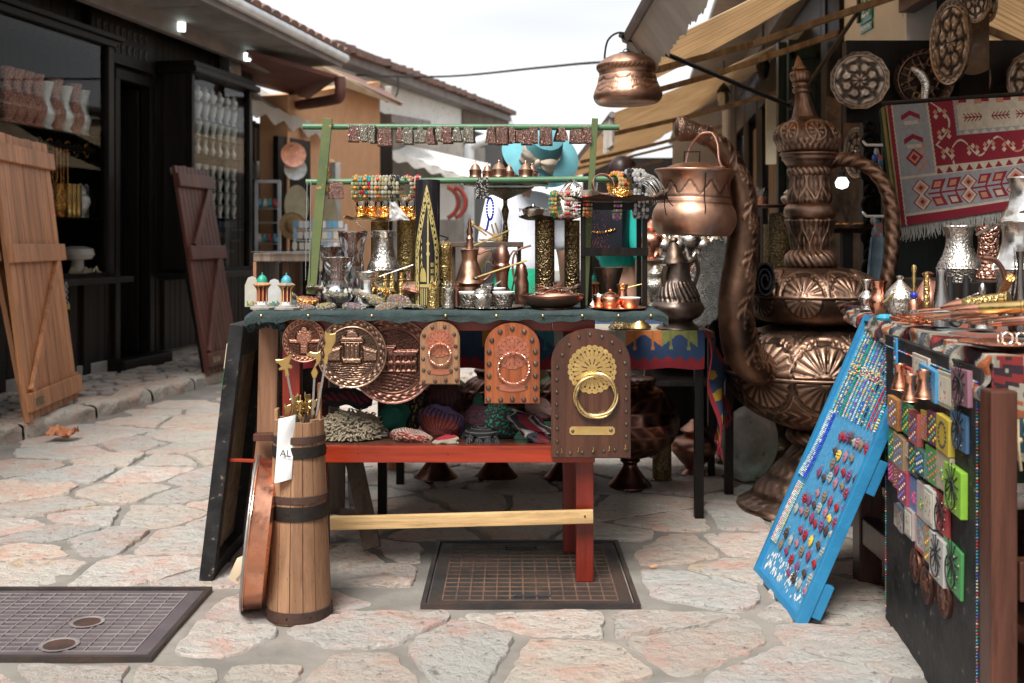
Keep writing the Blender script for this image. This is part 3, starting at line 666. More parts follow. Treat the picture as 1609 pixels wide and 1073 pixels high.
b = nb(); sheet(lambda u, v: Vector(((u-.5)*.30, (v-.5)*.14, .02+.07*abs(fbm((u*3, v*3, 5), 3)+.4)*sin(PI*u))), 18, 10, .001, b); solo('crumpled_paper', b, M_['old_paper'], 'crumpled pale wrapping paper behind the left window glass', 'paper', loc=LW(s+.02, y-.06, .80), rot=LROT)
for k, px in enumerate((62, 78, 92, 106, 120, 136)):
 s, y, _ = LP(px, 232, .04); b = nb()
 tube(b, ringpts((0, 0, 0), .045, 18, 'x'), .006, 6, True); o = solo('gold_bangle' if k % 2 else 'necklace', b, M_['gold'] if k % 2 else M_['silver'], ORD[k]+' bangle from the left on the black bar in the shop window', 'bangle', 'bangles on the bar in the shop window', loc=LW(s, y, 1.70))
b = nb(); s0 = LS(55, -.0); s1 = LS(148, .0); tube(b, [LW(s0, -.04, 1.705), LW(s1, -.04, 1.705)], .022, 10); solo('display_bar', b, M_['black_wood'], 'black round bar carrying bangles in the left shop window', 'bar')
for k, px in enumerate((86, 92, 103)):
 s, y, _ = LP(px, 232, .06); b = nb(); L_ = .22+.05*k; tube(b, [(-.012, 0, 0), (-.016, 0, -L_), (0, 0, -L_-.03), (.016, 0, -L_), (.012, 0, 0)], .005, 5); solo('gold_chain', b, M_['gold'], ORD[k]+' gold chain from the left hanging in the shop window', 'chain', loc=LW(s, y, 1.69))
pl = thing('padlock', 'small brass padlock on a steel chain hanging from the window sill', 'padlock', LW(*LP(104, 480, .25))); b = nb(); box(b, -.022, -.01, -.025, .022, .01, .012, bev=.004); ob('body', b, M_['brass'], pl, False)
b = nb(); tube(b, ringpts((0, 0, .012), .016, 10, 'y', 0, 180), .003, 6); ob('shackle', b, M_['steel'], pl)
b = nb()
for k in range(7): tube(b, ringpts((0, 0, .035+k*.018), .010, 10, 'y' if k % 2 else 'x'), .0028, 5, True)
ob('chain', b, M_['steel'], pl)
def shutter(label, bl, br, tl, m, W_, Hh, brace=True, hinge=True, name='wooden_shutter', n=9):
 x = (Vector(br)-Vector(bl)).normalized(); c_ = Vector((0, 0, H)); ry = Vector(((tl[0]-804.5)/F, 1, -(tl[1]-380)/F)); z = c_+ry*((Vector(bl)-c_).dot(x)/ry.dot(x))-Vector(bl); Hh = z.length; print('shutter', z, Hh); z.normalize(); y = z.cross(x); M = Matrix((x, y, z)).transposed().to_4x4(); M.translation = bl
 t = thingm(name, label, 'shutter', M); b = nb()
 for i in range(n):
  o = random.uniform(-.006, .006); box(b, i*W_/n+.0025, 0, o, (i+1)*W_/n-.0025, .028, Hh+o, bev=.003)
 ob('plank_panel', b, m, t, False)
 for z in (.05, Hh*.545, Hh-.16): b = nb(); box(b, -.012, -.030, z, W_+.012, -.0008, z+.10, bev=.005); ob('batten', b, m, t, False)
 for (a, c) in (((.06, .15), (W_-.10, Hh*.545)),)+((((.10, Hh*.545+.10), (W_-.08, Hh-.16)),) if brace else ()): b = nb(); beam(b, (a[0], -.014, a[1]), (c[0], -.014, c[1]), .024, .062, .003, up=(0, -1, 0)) if False else box(b, 0, -.026, -.03, math.hypot(c[0]-a[0], c[1]-a[1]), -.001, .03, T(a[0], 0, a[1]) @ Ry(-math.degrees(math.atan2(c[1]-a[1], c[0]-a[0]))), .004); ob('brace', b, m, t, False)
 if hinge: b = nb(); box(b, .05, -.034, .075, .17, -.0315, .115); ob('hinge_plate', b, M_['brass_dark'], t, False)
 return t
bl = G(46, 663, .09); br = G(124, 627, .09)
shutter('light brown plank shutter leaning in front of the shop window on the left', bl, br, (-12, 205), M_['shutter_wood'], (br-bl).length, 1.68, brace=False)
bl2 = bl+Vector((-.06, .12, 0)); shutter('brown plank shutter mostly hidden behind the light brown one at far left', bl2, bl2+(br-bl), (-45, 205), M_['shutter_wood'], (br-bl).length, 1.62, brace=False)
bl = G(327, 588, .09); br = G(378, 574, .09)
shutter('dark red-brown plank shutter with diagonal braces leaning on the display case', bl, br, (274, 259), M_['dark_shutter'], (br-bl).length*1.0, 1.72)
bl2 = bl+Vector((-.05, .10, 0)); shutter('nearly black plank shutter tucked behind the red-brown one', bl2, bl2+(br-bl), (266, 262), M_['black_wood'], (br-bl).length, 1.70, hinge=False)
def pq(*a): return [P(*q) for q in a]
ab = thing('awning', 'off-white scalloped cloth awning beside the black display case', 'awning', P(388, 175, 10.4))
def awning_cloth(t, a, b_, c, d, drop, n, m, wave=.03):    # a,b wall side (near, far); c,d outer side (near, far)
 b = nb(); a, b_, c, d = map(Vector, (a, b_, c, d))
 sheet(lambda u, v: (a.lerp(b_, u)).lerp(c.lerp(d, u), v)+Vector((0, 0, -wave*sin(PI*v)-.012*sin(u*n*PI*2)*v)), n*8, 12, .004, b); ob('cloth', b, m, t, True, True)
 b = nb(); sheet(lambda u, v: c.lerp(d, u)+Vector((0.012*sin(u*n*PI*2), 0, -.012*sin(u*n*PI*2)-v*(drop*(.55+.45*abs(sin(u*n*PI)))))), n*12, 4, .003, b); ob('scalloped_edge', b, m, t, True, True)
awning_cloth(ab, P(372, 118, 10.9), P(470, 172, 13.0), P(388, 152, 10.3), P(520, 205, 12.2), .17, 5, M_['awning_white'])
rm = thing('shop_recess', 'dark open shop room under the off-white awning', 'building', P(395, 480, 12)); b = nb()
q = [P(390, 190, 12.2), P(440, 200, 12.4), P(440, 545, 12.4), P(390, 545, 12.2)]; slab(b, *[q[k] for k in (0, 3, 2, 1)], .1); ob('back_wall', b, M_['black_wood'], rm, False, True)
b = nb();
for px in (397, 434): beam(b, P(px, 190, 11.4), P(px, 500, 11.4), .06, .06)
beam(b, P(397, 195, 11.4), P(434, 210, 11.4), .06, .05); ob('door_frame', b, M_['black_wood'], rm, False, True)
b = nb(); box(b, P(396, 0, 11.4).x, 11.3, 0.05, P(475, 0, 11.4).x, 11.9, .55); ob('base_wall', b, M_['plaster_grey'], rm, False, True)
vessel('pale_bowl', 'pale enamel bowl on a shelf in the dark shop room', 'bowl', VP['bowl'], M_['tin'], P(405, 280, 11.3), .17, wf=1.2)
cb = thing('glass_cabinet', 'narrow silver framed glass cabinet standing in the dark shop room', 'cabinet', P(420, 420, 10.9)); b = nb()
for a, c in (((402, 285), (440, 285)), ((402, 410), (440, 410)), ((403, 285), (403, 410)), ((439, 285), (439, 410))): beam(b, P(*a, 10.9), P(*c, 10.9), .03, .03)
ob('frame', b, M_['white_metal'], cb, False, True); b = nb(); quadmesh(b, *pq((402, 285, 10.92), (402, 410, 10.92), (440, 410, 10.92), (440, 285, 10.92))); ob('glass', b, M_['pane'], cb, False, True)
b = nb()
for y in (328, 350, 383): beam(b, P(403, y, 11), P(439, y, 11), .2, .01)
ob('shelf', b, M_['tin'], cb, False, True)
random.seed(3)
for k, y in enumerate((326, 381)):
 for j, px in enumerate((409, 417, 424, 432)):
  c = [('blue', (.1, .3, .45)), ('pale', (.6, .6, .55)), ('teal', (.05, .35, .35)), ('red', (.4, .05, .05))][(j+k) % 4]; b = nb(); ball(b, (0, 0, .03), .03, 8); lathe(b, [(.02, .04), (.012, .09), (0, .09)], 8); paint(b, b.faces, c[1]); solo('trinket_bottle', b, M_['vcol_gloss'], 'tiny '+c[0]+' trinket on the '+('upper' if k == 0 else 'lower')+' shelf of the silver framed cabinet', 'trinket', loc=P(px, y, 10.97))
bd = thing('tray_board', 'black board with trays hung on it under the awning', 'board', P(463, 460, 11.2)); b = nb(); slab(b, *pq((437, 213, 11.0), (437, 440, 11.0), (488, 440, 11.6), (488, 222, 11.6)), .06); ob('board', b, M_['black_wood'], bd, False, True)
def disc(name, label, cat, c, r, m, nrm, wf=1, group=None, prof='plate', seg=36, th=1.0):
 """round tray facing nrm; wf squeezes its width"""
 z = Vector(nrm).normalized(); x = Vector((0, 0, 1)).cross(z).normalized(); y = z.cross(x); M = Matrix((x*wf, y, z)).transposed().to_4x4(); b = nb()
 lathe(b, [(a*2*r, h*2*r*th) for a, h in VP[prof]], seg, M, cap=False); return solo(name, b, m, label, cat, group, loc=c)
VN = (.25, -1, 0)
disc('copper_tray', 'round reddish copper tray hanging on the black board under the awning', 'tray', P(461, 243, 10.9), .125, M_['copper'], (.35, -1, 0))
disc('tin_tray', 'round pale tin tray hanging just below the reddish copper tray', 'tray', P(464, 265, 11.0), .115, M_['tin'], (.35, -1, 0))
mat('pale_brass', (.42, .38, .26), (.34, .30, .2), 8, .5, .6, .3, 60); disc('oval_tray', 'oval pale brass tray hanging low on the black board', 'tray', P(466, 322, 10.9), .20, M_['pale_brass'], (.35, -1, 0), .62)
ht = thing('straw_hat', 'straw hat hanging beside the oval brass tray', 'hat', P(460, 355, 10.7), (R(80), R(10), R(25))); b = nb(); lathe(b, [(0, .11), (.05, .105), (.075, .08), (.08, .0), (.13, -.01), (.14, .0), (.13, -.015), (.078, -.012)], 24, cap=False); ob('brim_and_crown', b, M_['straw'], ht)
pc = thing('postcard_stand', 'white rack of blue and white picture postcards by the orange wall', 'postcard rack', P(500, 460, 9.5)); b = nb(); random.seed(5)
for i in range(9):
 for j in range(4):
  p = P(464+i*9+random.uniform(-1, 1), 352+j*17, 10.2-.06*j); c = random.choice([(.5, .6, .7), (.7, .7, .7), (.12, .35, .55), (.65, .6, .5), (.3, .45, .6)]); n0 = len(b.faces); box(b, p.x-.022, p.y, p.z-.035, p.x+.022, p.y+.004, p.z+.03, T(0, 0, 0)); b.faces.ensure_lookup_table(); paint(b, b.faces[n0:], c)
obs('card', b, M_['vcol'], pc, False, True); b = nb()
for j in range(4): beam(b, P(462, 361+j*17, 10.3-.06*j), P(545, 361+j*17, 10.3-.06*j), .02, .012)
for px in (463, 500, 544): beam(b, P(px, 352, 10.36), P(px, 560, 10.36), .02, .02)
ob('wire_rack', b, M_['white_metal'], pc, False, True)
oh = thing('orange_house', 'orange plastered house with small dark windows and sloping eaves', 'building', P(540, 470, 13)); b = nb()
A = lambda px, py, n=-.0: P(px, py, {470: 11.6, 597: 14.8}.get(px, 11.6+(px-470)/127*3.2)+n)
slab(b, A(452, 150), A(452, 475), A(597, 475), A(597, 128), .3); ob('wall', b, M_['plaster_orange'], oh, False, True)
b = nb()
for (x0, x1, y0, y1) in ((537, 551, 262, 330), (562, 574, 268, 330), (584, 594, 274, 330)):
 slab(b, A(x0, y0, -.03), A(x0, y1, -.03), A(x1, y1, -.03), A(x1, y0+2, -.03), .02)
ob('window', b, M_['soffit_red'], oh, False, True)
b = nb(); slab(b, P(488, 95, 11.2), P(500, 122, 11.6), P(632, 168, 14.6), P(632, 160, 15.2), .05); ob('eaves', b, M_['awning_beige'], oh, False, True)
b = nb(); slab(b, P(470, 88, 11.0), P(500, 117, 11.6), P(634, 163, 14.6), P(600, 135, 16.5), .05); ob('roof', b, M_['tile'], oh, False, True)
for k, (x0, x1, y0, y1, c, cl_) in enumerate(((512, 519, 262, 340, 'brass_dark', 'tall gilt picture frame'), (527, 535, 255, 345, 'tin', 'tall pale window shutter'), (518, 526, 250, 300, 'gold', 'short gilt mirror frame'))):
 b = nb(); slab(b, P(x0, y0, 11.3), P(x0, y1, 11.3), P(x1, y1, 11.5), P(x1, y0, 11.5), .05); solo('picture_frame', b, M_[c], cl_+' leaning on the orange house wall', 'frame')
disc('oval_tray', 'narrow oval pale tray leaning by the orange house', 'tray', P(515, 345, 11.1), .25, M_['pale_brass'], (.6, -1, 0), .4)
wh = thing('white_house', 'long white plastered house with a brown tiled roof line sloping away', 'building', P(680, 470, 18)); b = nb()
slab(b, P(505, 84, 14.9), P(560, 470, 15.2), P(727, 470, 21.5), P(727, 166, 21.5), .3); ob('wall', b, M_['plaster_white'], wh, False, True)
b = nb(); slab(b, P(727, 163, 21.4), P(727, 197, 21.4), P(800, 197, 24.5), P(800, 190, 24.5), .3); ob('gable_boards', b, M_['weathered'], wh, False, True)
b = nb()
for k in range(30):
 a = P(500, 73, 14).lerp(P(795, 181, 24.6), k/30); c = P(500, 73, 14).lerp(P(795, 181, 24.6), (k+.96)/30); beam(b, a+Vector((0, 0, .03)), c+Vector((0, 0, .03+random.uniform(0, .04))), .5, .10)
ob('roof', b, M_['tile'], wh, False, True)
b = nb(); beam(b, P(500, 80, 14), P(793, 187, 24.5), .3, .13); ob('eaves_beam', b, M_['fascia'], wh, False, True)
b = nb(); beam(b, P(596, 186, 15.0), P(660, 196, 17.2), .35, .12); ob('gutter', b, M_['fascia'], wh, False, True)
mb = thing('meter_box', 'small grey meter box with a hanging cable on the white house', 'meter box', P(611, 150, 15.6)); b = nb(); p = P(611, 147, 15.6); box(b, p.x-.05, p.y-.1, p.z-.13, p.x+.05, p.y, p.z+.1, bev=.02); ob('box', b, M_['plaster_grey'], mb, False, True)
b = nb(); tube(b, smoothpath(pq((625, 120, 15.6), (626, 135, 15.6), (622, 151, 15.6), (614, 149, 15.6)), 6), .014, 6); ob('cable', b, M_['rubber'], mb, True, True)
b = nb(); tube(b, smoothpath([P(560, 118, 15), P(700, 120, 14), P(850, 106, 12), P(940, 98, 11), P(1100, 92, 10)], 8), .014, 6); solo('overhead_cable', b, M_['rubber'], 'thin dark cable strung across the sky above the stall', 'cable')
gs = thing('stone_shop', 'mottled grey shop front beneath the white awning beyond the stall', 'building', P(665, 470, 17)); b = nb()
slab(b, P(612, 200, 16.6), P(612, 480, 16.6), P(728, 480, 19.0), P(728, 200, 19.0), .1); ob('wall', b, M_['plaster_grey'], gs, False, True)
b = nb(); slab(b, P(597, 175, 15.4), P(597, 480, 15.4), P(617, 480, 15.6), P(617, 185, 15.6), .1); ob('corner_post', b, M_['black_wood'], gs, False, True)
b = nb(); slab(b, P(690, 285, 17.2), P(690, 345, 17.2), P(722, 345, 17.6), P(722, 285, 17.6), .05); ob('shop_window', b, M_['porcelain'], gs, False, True)
b = nb()
for px, h in ((700, 0), (712, 2)): tube(b, ringpts(P(px-6, 318, 17.0), .26, 16, 'y', -70, 70), .035, 6)
ob('red_ring', b, M_['red_wood_up'], gs, True, True)
aw = thing('awning', 'white scalloped awning with a red dot on the grey shop beyond the stall', 'awning', P(620, 235, 16)); awning_cloth(aw, P(640, 228, 17), P(770, 258, 20), P(612, 236, 15.6), P(762, 288, 18), .14, 6, M_['plaster_white'])
b = nb(); ball(b, P(744, 284, 17.5), .09, 10, (1, .2, 1)); ob('red_dot', b, M_['red_wood_up'], aw, True, True)
b = nb(); tube(b, pq((737, 480, 20), (737, 240, 20)), .1, 10); tube(b, smoothpath(pq((737, 242, 20), (740, 228, 20), (770, 216, 20)), 4), .1, 10); solo('drainpipe', b, M_['white_metal'], 'white drainpipe standing between the grey shop and the dark shops', 'pipe')
fs = thing('dark_shops', 'row of dark distant shops past the white drainpipe', 'building', P(780, 450, 24)); b = nb()
slab(b, P(728, 200, 23), P(728, 470, 23), P(812, 450, 29), P(812, 225, 29), .2); ob('wall', b, M_['panel_wood'], fs, False, True)
b = nb(); slab(b, P(741, 232, 22.5), P(741, 280, 22.5), P(762, 280, 23), P(762, 232, 23), .1); ob('wall_panel', b, M_['plaster_grey'], fs, False, True)
b = nb(); slab(b, P(800, 215, 40), P(800, 450, 40), P(1000, 450, 40), P(1000, 300, 40), .5); solo('distant_house', b, M_['plaster_white'], 'pale distant house closing the end of the street', 'building', smooth=False)
b = nb(); random.seed(4)
for k in range(6): ball(b, P(791+k*2, 192+k*6, 25), .22, 8)
solo('roof_vent', b, M_['white_metal'], 'grey metal pipe cluster at the end of the long roof line', 'pipe')
def stripes():
 m = bpy.data.materials.new('striped_canvas'); m.use_nodes = True; nt = m.node_tree; n = nt.nodes; L = nt.links.new; b = n['Principled BSDF']; b.inputs['Roughness'].default_value = .9
 tc = n.new('ShaderNodeTexCoord'); w = n.new('ShaderNodeTexWave'); w.bands_direction = 'Y'; w.inputs['Scale'].default_value = 5.5; w.inputs['Distortion'].default_value = .4; w.inputs['Detail Scale'].default_value = .6
 L(tc.outputs['Object'], w.inputs[0]); r = n.new('ShaderNodeValToRGB'); e = r.color_ramp.elements; e[0].position = .15; e[0].color = (.60, .46, .32, 1); e[1].position = .45; e[1].color = (.76, .61, .43, 1); L(w.outputs[0], r.inputs[0])
 no = n.new('ShaderNodeTexNoise'); no.inputs['Scale'].default_value = 4; no.inputs['Detail'].default_value = 6; L(tc.outputs['Object'], no.inputs[0]); x = n.new('ShaderNodeMixRGB'); x.blend_type = 'MULTIPLY'; x.inputs[0].default_value = .6; L(r.outputs[0], x.inputs[1]); L(no.outputs[0], x.inputs[2])
 y = n.new('ShaderNodeMixRGB'); y.blend_type = 'ADD'; y.inputs[0].default_value = .3; L(x.outputs[0], y.inputs[1]); L(r.outputs[0], y.inputs[2]); L(y.outputs[0], b.inputs['Base Color'])
 tr = n.new('ShaderNodeBsdfTranslucent'); L(y.outputs[0], tr.inputs[0]); ms = n.new('ShaderNodeMixShader'); ms.inputs[0].default_value = .5; L(b.outputs[0], ms.inputs[1]); L(tr.outputs[0], ms.inputs[2]); L(ms.outputs[0], n['Material Output'].inputs[0]); return m
CANV = stripes()
def canopy(label, x0, x1, z0, z1, y0, y1, arms=True, m=CANV):
 t = thing('striped_awning', label, 'awning', (x0, y0, z0)); b = nb()
 sheet(lambda u, v: Vector((x0+(x1-x0)*v, y0+(y1-y0)*u, z0+(z1-z0)*v-.04*sin(PI*v)+.010*sin(u*34))), 60, 10, .004, b); ob('cloth', b, m, t, True, True)
 b = nb(); tube(b, [(x0, y0-.02, z0-.01), (x0, y1+.02, z0-.01)], .022, 8); ob('front_bar', b, M_['fascia'], t, True, True)
 if arms:
  for f in (.22, .78):
   y = y0+(y1-y0)*f; b = nb(); beam(b, (x0+.03, y, z0-.05), (x0+(x1-x0)*.45, y+.25, z0+(z1-z0)*.30-.09), .03, .035, .004); beam(b, (x0+(x1-x0)*.45, y+.25, z0+(z1-z0)*.30-.09), (x1-.05, y, z0+(z1-z0)*.6-.1), .03, .035, .004); ob('folding_arm', b, M_['pale_board'], t, False, True)
 return t
t = canopy('ragged beige awning nearest the camera, above the hanging copper pot', .50, 1.95, 1.95, 2.9, 3.1, 4.72, False, M_['awning_beige'])
b = nb(); random.seed(9); jag = [random.uniform(.0, .03) for _ in range(61)]
sheet(lambda u, v: Vector((.50+.115*v, 3.1+1.62*u, 1.945-v*(.135+jag[int(u*60)])-.01*sin(u*30)*v)), 60, 6, .002, b); ob('ragged_valance', b, M_['awning_white'], t, True, True)
b = nb(); sheet(lambda u, v: Vector((.50+.12*u, 4.725+.02*sin(u*5), 1.94+.066*u-v*(.16-.02*u+.03*abs(sin(u*9))))), 10, 6, .002, b); ob('end_flap', b, M_['awning_white'], t, True, True)
canopy('wide striped beige awning behind the hanging copper pot', .60, 2.05, 1.93, 2.72, 4.98, 6.75)
t = canopy('long tan awning further down the right side of the street', .66, 2.25, 1.90, 2.62, 7.15, 11.9, True, M_['awning_beige'])
b = nb(); sheet(lambda u, v: Vector((.66+.02*sin(u*40), 7.15+.5*u, 1.89-v*(.17+.05*abs(sin(u*9))))), 20, 4, .002, b); ob('ragged_valance', b, M_['awning_white'], t, True, True)
b = nb(); slab(b, (1.75, 11.8, 2.4), (1.75, 11.8, 1.7), (2.3, 11.8, 1.7), (2.3, 11.8, 2.5), .01); ob('side_curtain', b, M_['awning_white'], t, False, True)
canopy('farthest tan awning low above the turquoise shopper', .60, 2.5, 2.0, 2.8, 12.6, 19, True, M_['awning_beige'])
def RX(y): return 1.15+.115*y
rs = thing('shop_row', 'row of dark timber shops beneath the tan awnings on the right', 'building', (RX(6.6), 6.6, 0)); b = nb()
beam(b, (RX(6.6)-.05, 6.6, 2.75), (RX(20)-.05, 20, 2.75), .12, .14); beam(b, (RX(6.6)-.3, 6.6, 2.88), (RX(20)-.3, 20, 2.88), .5, .05); ob('eaves_beam', b, M_['fascia'], rs, False, True)
b = nb()
for y in (8.3, 10.2, 11.4, 13, 15, 17.5): slab(b, (RX(y)+.02, y-.12, 0), (RX(y), y-.12, 2.8), (RX(y), y+.12, 2.8), (RX(y)+.02, y+.12, 0), .1)
obs('post', b, M_['panel_wood'], rs, False, True)
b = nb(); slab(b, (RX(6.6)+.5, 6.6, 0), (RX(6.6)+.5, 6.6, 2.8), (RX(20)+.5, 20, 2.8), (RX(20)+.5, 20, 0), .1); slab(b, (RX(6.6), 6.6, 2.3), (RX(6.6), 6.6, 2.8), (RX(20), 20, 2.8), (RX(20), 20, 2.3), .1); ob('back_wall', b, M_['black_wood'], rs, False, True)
b = nb();
for y0, y1 in ((8.5, 9.9), (10.4, 11.2), (13.2, 14.8)): slab(b, (RX(y0)+.06, y0, .7), (RX(y0)+.06, y0, 2.2), (RX(y1)+.06, y1, 2.2), (RX(y1)+.06, y1, .7), .01)
obs('window_panel', b, M_['pale_board'], rs, False, True)
b = nb(); slab(b, (1.3, 20, 0), (1.3, 20, 2.6), (6, 20, 2.6), (6, 20, 0), .1); ob('end_wall', b, M_['panel_wood'], rs, False, True)
b = nb(); tube(b, pq((1143, 470, 9.6), (1143, 120, 9.6)), .045, 10); tube(b, pq((1152, 470, 9.7), (1152, 120, 9.7)), .03, 10); solo('drainpipe', b, M_['white_metal'], 'pair of white vertical pipes behind the curved copper spout', 'pipe')
for k, (px, py, d) in enumerate(((1137, 155, 8.6), (1199, 105, 7.6))):
 l = thing('hanging_lantern', ('small glass lantern hanging by the white pipes' if k == 0 else 'dark lantern hanging beside the dark green doors'), 'lantern', P(px, py, d)); b = nb(); lathe(b, [(0, -.10), (.03, -.08), (.05, 0), (.03, .08), (0, .09)], 8); ob('lantern_glass', b, M_['tin'] if k == 0 else M_['iron'], l)
 b = nb(); lathe(b, [(.06, .05), (.03, .10), (.008, .12), (.008, .3), (0, .3)], 10); ob('lantern_cap', b, M_['iron'], l)
gd = thing('green_door', 'pair of tall dark green doors folded open behind the giant ewer', 'door', (1.62, 6.7, 0));
for k, (x0, x1, d) in enumerate(((1223, 1238, 6.7), (1239, 1290, 6.6))):
 b = nb(); box(b, X(x0, d), d, .1, X(x1, d), d+.05, Z(62+4*(1-k), d));
 ob('door_leaf', b, M_['dark_green'], gd, False, True)
b = nb()
for z0, z1 in ((1.55, 2.2), (.9, 1.45), (.2, .8)):
 for q in ((1243, 1287, z0, z0+.03), (1243, 1287, z1-.03, z1)): box(b, X(q[0], 6.6), 6.585, q[2], X(q[1], 6.6), 6.6, q[3])
 for px in (1243, 1282): box(b, X(px, 6.6), 6.585, z0, X(px+5, 6.6), 6.6, z1)
ob('panel_moulding', b, M_['dark_green'], gd, False, True)
b = nb(); slab(b, *pq((1204, 148, 7.6), (1204, 258, 7.6), (1224, 258, 7.6), (1224, 152, 7.6)), .02); solo('paper_notice', b, M_['old_paper'], 'yellowed framed notice hanging left of the green doors', 'notice', smooth=False)
ns_ = thing('plate_shop', 'dark timber shop with white wall and latticed window behind the kilim rug', 'building', (1.95, 6, 0)); XW = 1.95
b = nb(); box(b, XW, 5.35, 1.9, XW+.15, 6.45, 4); ob('white_wall', b, M_['plaster_white'], ns_, False, True)
b = nb(); box(b, XW-.03, 6.35, 0, XW+.15, 6.75, 4); box(b, XW-.02, 5.3, 1.83, XW+.12, 6.4, 1.93); box(b, XW-.02, 5.33, 0, XW+.12, 5.42, 1.9)
box(b, XW+.3, 1.0, 0, XW+.4, 6.4, 4); box(b, XW, 1, 2.65, XW+.3, 5.35, 4); ob('timber_frame', b, M_['panel_wood'], ns_, False, True)
b = nb(); box(b, XW-.04, 3.3, 2.18, XW+.04, 5.35, 2.26, bev=.006); box(b, XW-.04, 3.3, 2.6, XW+.04, 5.35, 2.7, bev=.006); box(b, XW-.04, 5.27, 2.26, XW+.04, 5.35, 2.6)
y = 5.2
while y > 3.3: box(b, XW-.02, y-.015, 2.26, XW+.02, y+.015, 2.6); y -= .105
ob('lattice_window', b, M_['mahogany'], ns_, False, True)
b = nb(); quadmesh(b, (XW, 2.0, .95), (XW, 4.42, .95), (XW, 4.42, 2.18), (XW, 2.0, 2.18)); ob('window_pane', b, M_['pane'], ns_, False, True)
b = nb(); box(b, XW+.02, 3.0, 1.66, XW+.3, 4.42, 1.68); ob('window_shelf', b, M_['shutter_wood'], ns_, False, True)
b = nb(); box(b, XW+.27, 3.0, 1.68, XW+.295, 4.42, 2.1); ob('window_backing', b, M_['mahogany'], ns_, False, True)
for k, (y, pr, m, h) in enumerate(((3.9, 'urn', 'silver_eng', .20), (3.62, 'bowl', 'silver_eng', .12), (4.15, 'vase', 'copper', .2))):
 vessel('window_urn' if pr == 'urn' else 'window_pot', ['silver lidded urn', 'round silver bowl', 'copper vase'][k]+' on the wooden shelf in the right shop window', 'pot', VP[pr], M_[m], (XW+.15, y, 1.68), h, sub=3)
pbd = thing('plate_board', 'large dark board on which engraved round trays hang', 'board', (1.7, 5.0, 0)); b = nb()
box(b, X(1332, 4.95), 4.97, Z(190, 4.95), X(1510, 4.95), 5.03, Z(62, 4.95)); ob('board', b, M_['panel_wood'], pbd, False, True)
b = nb(); box(b, X(1376, 4.98), 4.985, 0, X(1392, 4.98), 5.03, Z(190, 4.95)); box(b, X(1500, 4.98), 4.985, 0, X(1520, 4.98), 5.03, Z(190, 4.95)); ob('board_leg', b, M_['black_wood'], pbd, False, True)
b = nb();
for k in range(9):
 z = .35+k*.145; tube(b, ringpts((X(1368, 4.95), 4.955, z), .035, 12, 'y', 20*(k % 2), 250+20*(k % 2)), .012, 6); tube(b, ringpts((X(1368, 4.95), 4.955, z+.07), .02, 10, 'y'), .008, 6, True)
box(b, X(1356, 4.97), 4.965, 0, X(1380, 4.97), 5.02, Z(185, 4.95)); ob('carved_post', b, M_['black_wood'], pbd, True, True)
def relief_plate(name, label, c, r, nrm, m, kind=0, wf=1, seg=140, rings=46, cat='tray', group=None, rim=.14, up=None, poly=0):
 z = Vector(nrm).normalized(); up = Vector(up or (0, 0, 1)); x = up.cross(z).normalized(); y = z.cross(x); M = Matrix((x*wf, y, z)).transposed().to_4x4(); b = nb(); R_ = []; HV = {}
 def hh(a, q):
  s = 0; c = .55
  if q > 1-rim:
   t = (q-(1-rim))/rim; s = .034*t*r
   if .12 < t < .82: o = abs(sin(a*13+sin(t*7)*1.5))*abs(sin(t*PI*1.3+a*26*.5)); s += .022*r*o; c = .22+.95*o
   elif t >= .82: s += .020*r; c = 1
  elif q > 1-rim-.06: s = .020*r*sin((q-(1-rim-.06))/.06*PI)-.004*r; c = .95 if q > 1-rim-.03 else .3
  else:
   if kind == 0: s = 1.1*(abs(sin(a*4))*abs(sin(q*9+.6)) > .5)-.9*(abs(sin(a*4))*abs(sin(q*9+.6)) < .22)+.5*sin(a*16)*sin(q*24)
   if kind == 1: s = 1.1*(abs(abs(cos(a*4))*q*1.9-.75) < .16 or abs(q-.5) < .04)-.6+.5*noise.noise((q*cos(a)*9, q*sin(a)*9, 1))
   if kind < 3: c = .45+.55*s; s *= .012*r
   if kind == 3: s = wf_fn[0](q*cos(a)*.80, q*sin(a)*.80)*1.5*r; c = .28+min(.75, s/r*13)
  HV['c'] = max(.15, min(1, c)); return s
 for i in range(rings+1):
  q = i/rings; ring = []
  for k in range(seg):
   a = 2*PI*k/seg; rr = r*q
   if poly: rr *= 1-(.035 if q > .9 else 0)*abs(cos(a*poly/2))
   hz = hh(a, q) if i else 0; vv = b.verts.new(M @ Vector((rr*cos(a), rr*sin(a), hz))) if i else None; HV[vv] = HV['c'] if i else .5; ring.append(vv)
  if i == 0: ring = [b.verts.new(M @ Vector((0, 0, hh(0, 0))))]; HV[ring[0]] = .5
  R_.append(ring)
 for i in range(rings):
  A, B = R_[i], R_[i+1]
  for k in range(seg):
   if len(A) == 1: b.faces.new((A[0], B[k], B[(k+1) % seg]))
   else: b.faces.new((A[k], B[k], B[(k+1) % seg], A[(k+1) % seg]))
 clr = b.loops.layers.float_color.new('Col')
 for f in b.faces:
  for l in f.loops: v = HV.get(l.vert, .5); l[clr] = (v, v, v, 1)
 bk = [b.verts.new(v.co-z*(v.co.dot(z)+.005)) for v in R_[-1]]
 for k in range(seg): b.faces.new((R_[-1][k], bk[k], bk[(k+1) % seg], R_[-1][(k+1) % seg]))
 b.faces.new(list(reversed(bk))); return solo(name, b, m, label, cat, group, loc=c, ang=70)
wf_fn = [None]
mat('plate_brown', (.30, .18, .12), (.19, .11, .075), 12, .34, 1, .1, 150, 'hammer', relief=True); mat('plate_silver', (.50, .40, .32), (.36, .27, .21), 12, .34, 1, .1, 150, 'hammer', relief=True)
